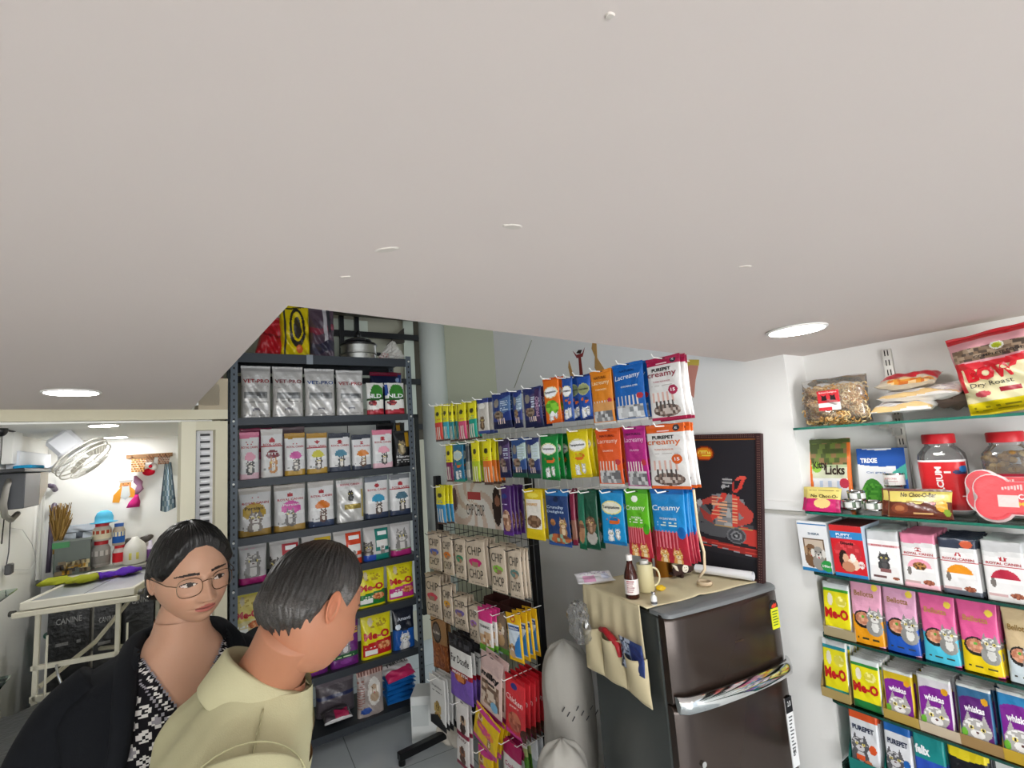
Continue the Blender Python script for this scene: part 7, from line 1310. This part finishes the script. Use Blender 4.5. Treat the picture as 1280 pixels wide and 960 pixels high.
TOR_F = [(.10, .052, .055, .012), (.05, .054, .057, .006), (.02, .064, .062, .0), (-.005, .100, .066, .0), (-.03, .150, .074, .0), (-.055, .180, .084, .0), (-.09, .192, .095, .0), (-.16, .178, .112, -.004), (-.24, .168, .112, -.006), (-.34, .145, .095, 0), (-.44, .140, .092, 0), (-.58, .180, .118, .01), (-.75, .190, .125, .01), (-.95, .21, .14, 0), (-1.02, .21, .14, 0)]
TOR_M = [(.13, .060, .064, -.020), (.07, .062, .066, -.008), (.03, .070, .070, .0), (.0, .105, .078, .0), (-.03, .165, .09, .005), (-.06, .205, .105, .01), (-.11, .225, .118, .01), (-.20, .215, .125, .005), (-.32, .195, .122, 0), (-.46, .178, .12, 0), (-.60, .180, .125, 0), (-.74, .19, .13, 0), (-.86, .19, .13, 0)]
def tor(T, z):
    zs = [t[0] for t in T][::-1]; return [np.interp(z, zs, [t[k] for t in T][::-1]) for k in (1, 2, 3)]
def shell(b, M, T, z0, z1, nz, na, off, cfun=None, skip=None, fold=0., seed=0, th=.004, flare=0.):
    old = b.M; b.M = M; b.smooth = True; rows = []; rs = np.random.RandomState(seed); ph = rs.rand(6)*6.28
    for j in range(nz+1):
        z = z0+(z1-z0)*j/nz; hw, hd, yc = tor(T, z); r_ = []
        for i in range(na):
            a = 2*math.pi*i/na-math.pi; c, s = math.sin(a), -math.cos(a); k = (abs(c)**2.4+abs(s)**2.4)**(-1/2.4)
            f = fold*(math.sin(a*5+ph[0]+z*9)+.6*math.sin(a*11+ph[1]-z*17)+.5*math.sin(z*38+a*3+ph[2]))*min(1, abs(z-z0)/.1)+flare*max(0, -z)
            r_.append((c*k*(hw+off+f), yc+s*k*(hd+off+f), z))
        rows.append(r_)
    ids = {}
    def vid(i, j):
        if (i, j) not in ids: ids[i, j] = b.addv(rows[j][i])
        return ids[i, j]
    for j in range(nz):
        for i in range(na):
            i2 = (i+1) % na; p = [(rows[j][i][q]+rows[j+1][i2][q])/2 if i2 else rows[j][i][q] for q in range(3)]; a = 2*math.pi*(i+.5)/na-math.pi
            if skip and skip(a, p): continue
            b.face((vid(i, j+1), vid(i2, j+1), vid(i2, j), vid(i, j)), cfun(a, p) if cfun else None)
    b.M = old
def limb(b, M, pts, r, c, n=18): old = b.M; b.M = M; b.smooth = True; 
def tubeM(b, M, pts, r, c, n=18, sub=5):
    old = b.M; b.M = M; b.smooth = True; P = []; Rr = []
    V_ = [Vector(p) for p in pts]
    for i in range(len(V_)-1):
        p0 = V_[max(0, i-1)]; p1 = V_[i]; p2 = V_[i+1]; p3 = V_[min(len(V_)-1, i+2)]
        for k in range(sub):
            t = k/sub; P.append(.5*((2*p1)+(p2-p0)*t+(2*p0-5*p1+4*p2-p3)*t*t+(3*p1-p0-3*p2+p3)*t**3)); Rr.append(r[i]+(r[i+1]-r[i])*t)
    P.append(V_[-1]); Rr.append(r[-1]); b.tube([tuple(p) for p in P], Rr, n, c); b.M = old
def hand(b, M, wrist, d, side, c):
    """palm, four unequal bent fingers and a thumb leaving the side of the palm"""
    d = Vector(d).normalized(); s = Vector((side, 0, 0)); s = (s-d*s.dot(d)).normalized(); up = d.cross(s); w = Vector(wrist)
    tubeM(b, M, [w-d*.01, w+d*.03, w+d*.065, w+d*.085], [.020, .028, .033, .026], c, 12, 3)
    for k, L in enumerate((.068, .078, .072, .056)):
        o = w+d*.08+s*(.027-.018*k); tubeM(b, M, [o-d*.02, o, o+d*L*.45-up*.008, o+d*L*.75-up*.024, o+d*L*.9-up*.038], [.0095, .0095, .0085, .0075, .005], c, 8, 2)
    o = w+d*.03+s*.026; tubeM(b, M, [o-s*.012, o+s*.012+d*.012, o+s*.024+d*.034-up*.006, o+s*.024+d*.054-up*.014], [.012, .012, .010, .006], c, 8, 2)
def person(base, label): return empty('person', base, 0, label, 'person')
# ---- young woman in a black jacket
SKW, SKM = '#b98f76', '#a87358'
hw_ = at_y(239, 716, 1.19); nk = at_y(226, 806, 1.20)
wo = person((nk.x, nk.y, 0), 'young woman with tied black hair and thin round glasses, black jacket over patterned tunic'); LW = Matrix.Translation((-nk.x, -nk.y, 0))
MH = LW @ Matrix.Translation(hw_) @ Matrix.Rotation(R(52), 4, 'Z') @ Matrix.Rotation(R(6), 4, 'X') @ Matrix.Rotation(R(-4), 4, 'Y') @ Matrix.Scale(.95, 4)
MT = LW @ Matrix.Translation(nk) @ Matrix.Rotation(R(43), 4, 'Z') @ Matrix.Rotation(R(3), 4, 'Y')
b = MB(); build_head(b, MH, SKW, '#ad6459'); b.col(SKW)
hc = MT.inverted() @ MH @ Vector((0, .020, -.05)); tubeM(b, MT, [tuple(hc), (hc.x*.6, hc.y*.6+.006, hc.z*.55+.02), (0, .006, .045), (0, .008, -.04)], [.050, .049, .0545, .070], SKW, 30, 8)
shell(b, MT, TOR_F, .06, -1.0, 70, 60, 0, lambda a, p: lin(SKW))
for s in (-1, 1):
    tubeM(b, MT, [(s*.15, .0, -.05), (s*.20, .01, -.16), (s*.215, .02, -.32), (s*.21, .0, -.46), (s*.20, -.03, -.56)], [.05, .045, .037, .031, .024], SKW, 16); hand(b, MT, (s*.20, -.032, -.58), (-s*.08, -.2, -1), -s, SKW)
    tubeM(b, MT, [(s*.09, 0, -.65), (s*.10, -.01, -.9), (s*.10, .01, -1.2), (s*.10, .01, -nk.z+.06)], [.085, .065, .05, .032], SKW, 16)
b.build('body', 'skin', wo, smooth=True)
line = [(0, .076), (12, .076), (25, .068), (40, .048), (55, .022), (68, .006), (80, .004), (95, .006), (108, -.02), (130, -.062), (180, -.075)]
def hcol(a, p, d, r): k = (.75+.5*math.sin(a*70+p[2]*40)**2); c = .0030*k*(1+1.5*r); return (c*1.1, c, c*.95)
b = MB(); hair_shell(b, MH, line, .014, hcol, seed=2)
tubeM(b, MH, [(0, .095, -.02), (.0, .118, -.045), (0, .112, -.09), (.0, .10, -.17), (.0, .10, -.26), (0, .10, -.32)], [.03, .034, .028, .030, .026, .006], '#0d0a09', 18)
tubeM(b, MH, [(-.074, .03, -.01), (-.070, .055, -.04), (-.04, .09, -.055)], [.010, .014, .02], '#0d0a09', 12); tubeM(b, MH, [(.074, .03, -.01), (.070, .055, -.04), (.04, .09, -.055)], [.010, .014, .02], '#0d0a09', 12)
b.build('hair', 'hair', wo, smooth=True)
b = MB(); b.M = MH; b.smooth = True
for s in (-1, 1):
    ring_ = []
    for k in range(33):
        t = 6.2832*k/32; c, q = math.cos(t), math.sin(t); kk = (abs(c)**2.7+abs(q)**2.7)**(-1/2.7); x = s*.0345+.0245*c*kk; ring_.append((x, -.1045+abs(x)*.16+1.2*x*x, -.004+.0215*q*kk*(1-.04*c)))
    b.tube(ring_, .00085, 6, '#6b5a48'); b.tube([(s*.0585, -.090, .004), (s*.072, -.07, .006), (s*.082, .01, .008), (s*.080, .03, -.005)], .001, 6, '#6b5a48')
b.tube([(-.0105, -.103, .004), (0, -.1065, .007), (.0105, -.103, .004)], .0009, 6, '#6b5a48'); b.build('eyeglasses', 'steel', wo, smooth=True)
b = MB(); b.M = MH; b.smooth = True; b.sphere((-.0875, .0105, -.030), .0026, c='#e8e4d8'); b.sphere((.0875, .0105, -.030), .0026, c='#e8e4d8'); b.build('earrings', 'chrome', wo)
KB, KW, KG = lin('#17161a'), lin('#cfccc8'), lin('#8d8a90')
def vedge(p): return (p[2]+.122)/.122*.074-abs(p[0]) if p[1] < .02 else -1   # >0 inside the opening
def kcol(a, p):
    if p[1] < .03 and p[2] > -.21:
        d = ((-abs(p[0]) + (p[2]+.122)/.122*.074))*-.85
        if 0 <= d < .030:
            s_ = (p[2]*1.2+abs(p[0])*.6); 
            if d < .003 or .022 < d < .025: return KG
            if .026 < d: return KB
            u = (s_/.012) % 1; v = (d-.0125)/.0095; return KW if abs(u-.5)*1.7+abs(v)*.8 < .62 and not (abs(u-.5) < .12 and abs(v) < .3) else KB
    x = a*.20; z = p[2]; u = (x*.9+z)/.044; v = (x*.9-z)/.044; fu, fv = u % 1-.5, v % 1-.5; k = (math.floor(u)+math.floor(v)) % 2
    if max(abs(fu), abs(fv)) > .40: return KB
    if k: r = max(abs(fu), abs(fv)); return KW if .24 < r < .35 else (KG if r <= .24 else KB)
    r = abs(fu)*abs(fv); return KW if .006 < r and math.hypot(fu, fv) < .36 else KB
b = MB(); shell(b, MT, TOR_F, .022, -1.0, 330, 230, .007, kcol, lambda a, p: (p[1] < .02 and vedge(p) > 0 and p[2] > -.122) or (p[2] > .004 and abs(a) < 2.0), .0012, 3)
b.build('tunic', 'cloth', wo, smooth=True)
JK = '#121418'
def jop(a, p): return p[1] < .03 and abs(p[0]-.0) < (.098+.06*min(1, max(0, -p[2]-.02)/.3) if p[2] < -.01 else .085) and abs(a) < 1.5
b = MB(); shell(b, MT, TOR_F, .022, -.62, 120, 120, .026, lambda a, p: lin(JK), jop, .0045, 7)
for s in (-1, 1): tubeM(b, MT, [(s*.135, .0, -.045), (s*.185, .005, -.10), (s*.225, .015, -.20), (s*.238, .02, -.33), (s*.225, .0, -.46), (s*.21, -.025, -.55)], [.060, .068, .066, .060, .054, .042], JK, 26, 7)
b.build('jacket', 'cloth', wo, smooth=True)
b = MB()   # collar: a soft roll from the nape down both front edges
L_ = [(.062, .062, .020), (.085, .03, .012), (.100, -.03, -.008), (.106, -.075, -.035), (.108, -.108, -.075), (.112, -.128, -.14), (.125, -.132, -.22), (.14, -.12, -.34), (.15, -.12, -.5)]
pts = [(-x, y, z) for x, y, z in L_[::-1]]+[(0, .078, .024)]+L_; rr_ = [.014, .014, .016, .018, .02, .022, .024, .022, .018]; tubeM(b, MT, pts, rr_+[.018]+rr_[::-1], '#14161a', 12, 6); b.build('jacket_lapel', 'cloth', wo, smooth=True)
b = MB()
for s in (-1, 1): tubeM(b, MT, [(s*.10, 0, -.7), (s*.11, 0, -1.0), (s*.105, .01, -nk.z+.05)], [.11, .085, .06], '#1b1b1f', 20)
b.build('trousers', 'cloth', wo, smooth=True)
for s in (-1, 1): b = MB(); b.M = MT; b.smooth = True; b.sphere((s*.105, -.04, -nk.z+.035), .045, .12, .034, 18, 10, '#222225'); b.build('shoe', 'rubber', wo, smooth=True)
# ---- man in a khaki polo shirt, seen from behind, head bent
hm = at_y(391, 757, .93); nm = at_y(328, 866, .93)
mn = person((nm.x, nm.y, 0), 'man with short greying dark hair in a khaki polo shirt, head bent forward'); LM = Matrix.Translation((-nm.x, -nm.y, 0))
MH2 = LM @ Matrix.Translation(hm) @ Matrix.Rotation(R(146), 4, 'Z') @ Matrix.Rotation(R(30), 4, 'X') @ Matrix.Rotation(R(4), 4, 'Y') @ Matrix.Scale(.925, 4)
MT2 = LM @ Matrix.Translation(nm) @ Matrix.Rotation(R(118), 4, 'Z') @ Matrix.Rotation(R(17), 4, 'X') @ Matrix.Scale(.94, 4)
b = MB(); build_head(b, MH2, SKM, '#8f5242', True); b.col(SKM)
hc = MT2.inverted() @ MH2 @ Vector((0, .022, -.045)); tubeM(b, MT2, [tuple(hc), (hc.x*.5, hc.y*.5, hc.z*.55), (0, .0, .01), (0, .0, -.06)], [.060, .058, .064, .09], SKM, 34, 8)
shell(b, MT2, TOR_M, .03, -.84, 50, 60, 0, lambda a, p: lin(SKM))
for s in (-1, 1):
    tubeM(b, MT2, [(s*.18, .0, -.06), (s*.235, -.02, -.17), (s*.25, -.08, -.32), (s*.22, -.22, -.40), (s*.17, -.33, -.42)], [.058, .052, .044, .037, .028], SKM, 16); hand(b, MT2, (s*.16, -.345, -.425), (-s*.2, -.9, -.2), s, SKM)
MLg = LM @ Matrix.Translation(nm) @ Matrix.Rotation(R(118), 4, 'Z'); hip = MLg.inverted() @ (MT2 @ Vector((0, 0, -.68)))
for s in (-1, 1): tubeM(b, MLg, [(s*.10, hip.y, hip.z+.04), (s*.11, hip.y-.02, hip.z-.35), (s*.11, hip.y+.02, -nm.z+.07)], [.09, .065, .04], SKM, 16)
b.build('body', 'skin', mn, smooth=True)
line2 = [(0, .083), (20, .080), (38, .070), (52, .050), (66, .030), (76, .004), (84, .012), (92, .022), (104, .0), (116, -.035), (140, -.058), (180, -.064)]
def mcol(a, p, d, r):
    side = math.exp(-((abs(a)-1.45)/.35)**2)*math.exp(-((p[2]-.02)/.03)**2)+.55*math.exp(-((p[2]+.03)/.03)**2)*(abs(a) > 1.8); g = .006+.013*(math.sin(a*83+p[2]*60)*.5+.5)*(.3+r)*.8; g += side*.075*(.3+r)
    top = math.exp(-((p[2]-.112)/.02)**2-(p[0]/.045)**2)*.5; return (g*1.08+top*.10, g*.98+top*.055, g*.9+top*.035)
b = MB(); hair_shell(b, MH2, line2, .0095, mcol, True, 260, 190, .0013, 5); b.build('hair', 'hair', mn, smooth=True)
KH = '#b9b592'
def kc(a, p):
    k = 1.
    return tuple(x*k for x in lin(KH))
b = MB(); shell(b, MT2, TOR_M, .028, -.72, 150, 150, .014, kc, lambda a, p: abs(a) < .16 and p[2] > -.10, .007, 11)
for s in (-1, 1): tubeM(b, MT2, [(s*.165, .005, -.055), (s*.215, .0, -.11), (s*.252, -.02, -.20), (s*.268, -.05, -.27)], [.080, .086, .078, .070], KH, 28, 8)
b.M = MT2
for s in (-1, 1):
    P = []
    for k in range(14):
        z = .012-.075*k/13; hw, hd, yc = tor(TOR_M, z); P.append((s*(hw+.0165), yc+.004, z+.003))
    b.tube(P, .0016, 6, '#a7a380')
b.M = Matrix.Identity(4)
for s in (-1, 1):
    P = [(s*(.188+.006*math.sin(t)), .004+.094*math.cos(t), -.088+.092*math.sin(t)) for t in [6.2832*k/36 for k in range(37)]]; b.M = MT2; b.tube(P, .0016, 6, '#a7a380'); b.M = Matrix.Identity(4)
b.build('polo_shirt', 'cloth', mn, smooth=True)
b = MB(); b.M = MT2; b.smooth = True; n = 60; rows = []
for pr, (ro, z) in enumerate(((.004, .010), (.003, .050), (.008, .062), (.016, .058), (.030, .022), (.040, -.004), (.038, -.008), (.026, .014), (.012, .045))):
    r_ = []
    for i in range(n):
        a = -math.pi+2*math.pi*i/n; gap = max(0, 1-abs(a)/.5); z_ = z+.008-.052*(1+math.cos(a))/2-.012*(z < .02)*math.exp(-((abs(a)-.45)/.3)**2); r_.append(b.addv(((.070+ro)*math.sin(a), -(.070+ro)*math.cos(a)+.002, z_)))
    rows.append(r_)
b.col('#bdb996')
for r0, r1 in zip(rows, rows[1:]):
    for i in range(n):
        a = -math.pi+2*math.pi*(i+.5)/n
        if abs(a) < .10: continue
        b.face((r0[i], r0[(i+1) % n], r1[(i+1) % n], r1[i]))
b.build('collar', 'cloth', mn, smooth=True)
b = MB()
for s in (-1, 1): tubeM(b, MLg, [(s*.085, hip.y, hip.z+.12), (s*.10, hip.y, hip.z-.05), (s*.11, hip.y-.02, hip.z-.38), (s*.11, hip.y+.02, -nm.z+.05)], [.115, .12, .09, .075], '#2c2f38', 20)
b.build('trousers', 'cloth', mn, smooth=True)
for s in (-1, 1): b = MB(); b.M = MLg; b.smooth = True; b.sphere((s*.11, hip.y-.06, -nm.z+.04), .05, .14, .039, 18, 10, '#1b1815'); b.build('shoe', 'rubber', mn, smooth=True)
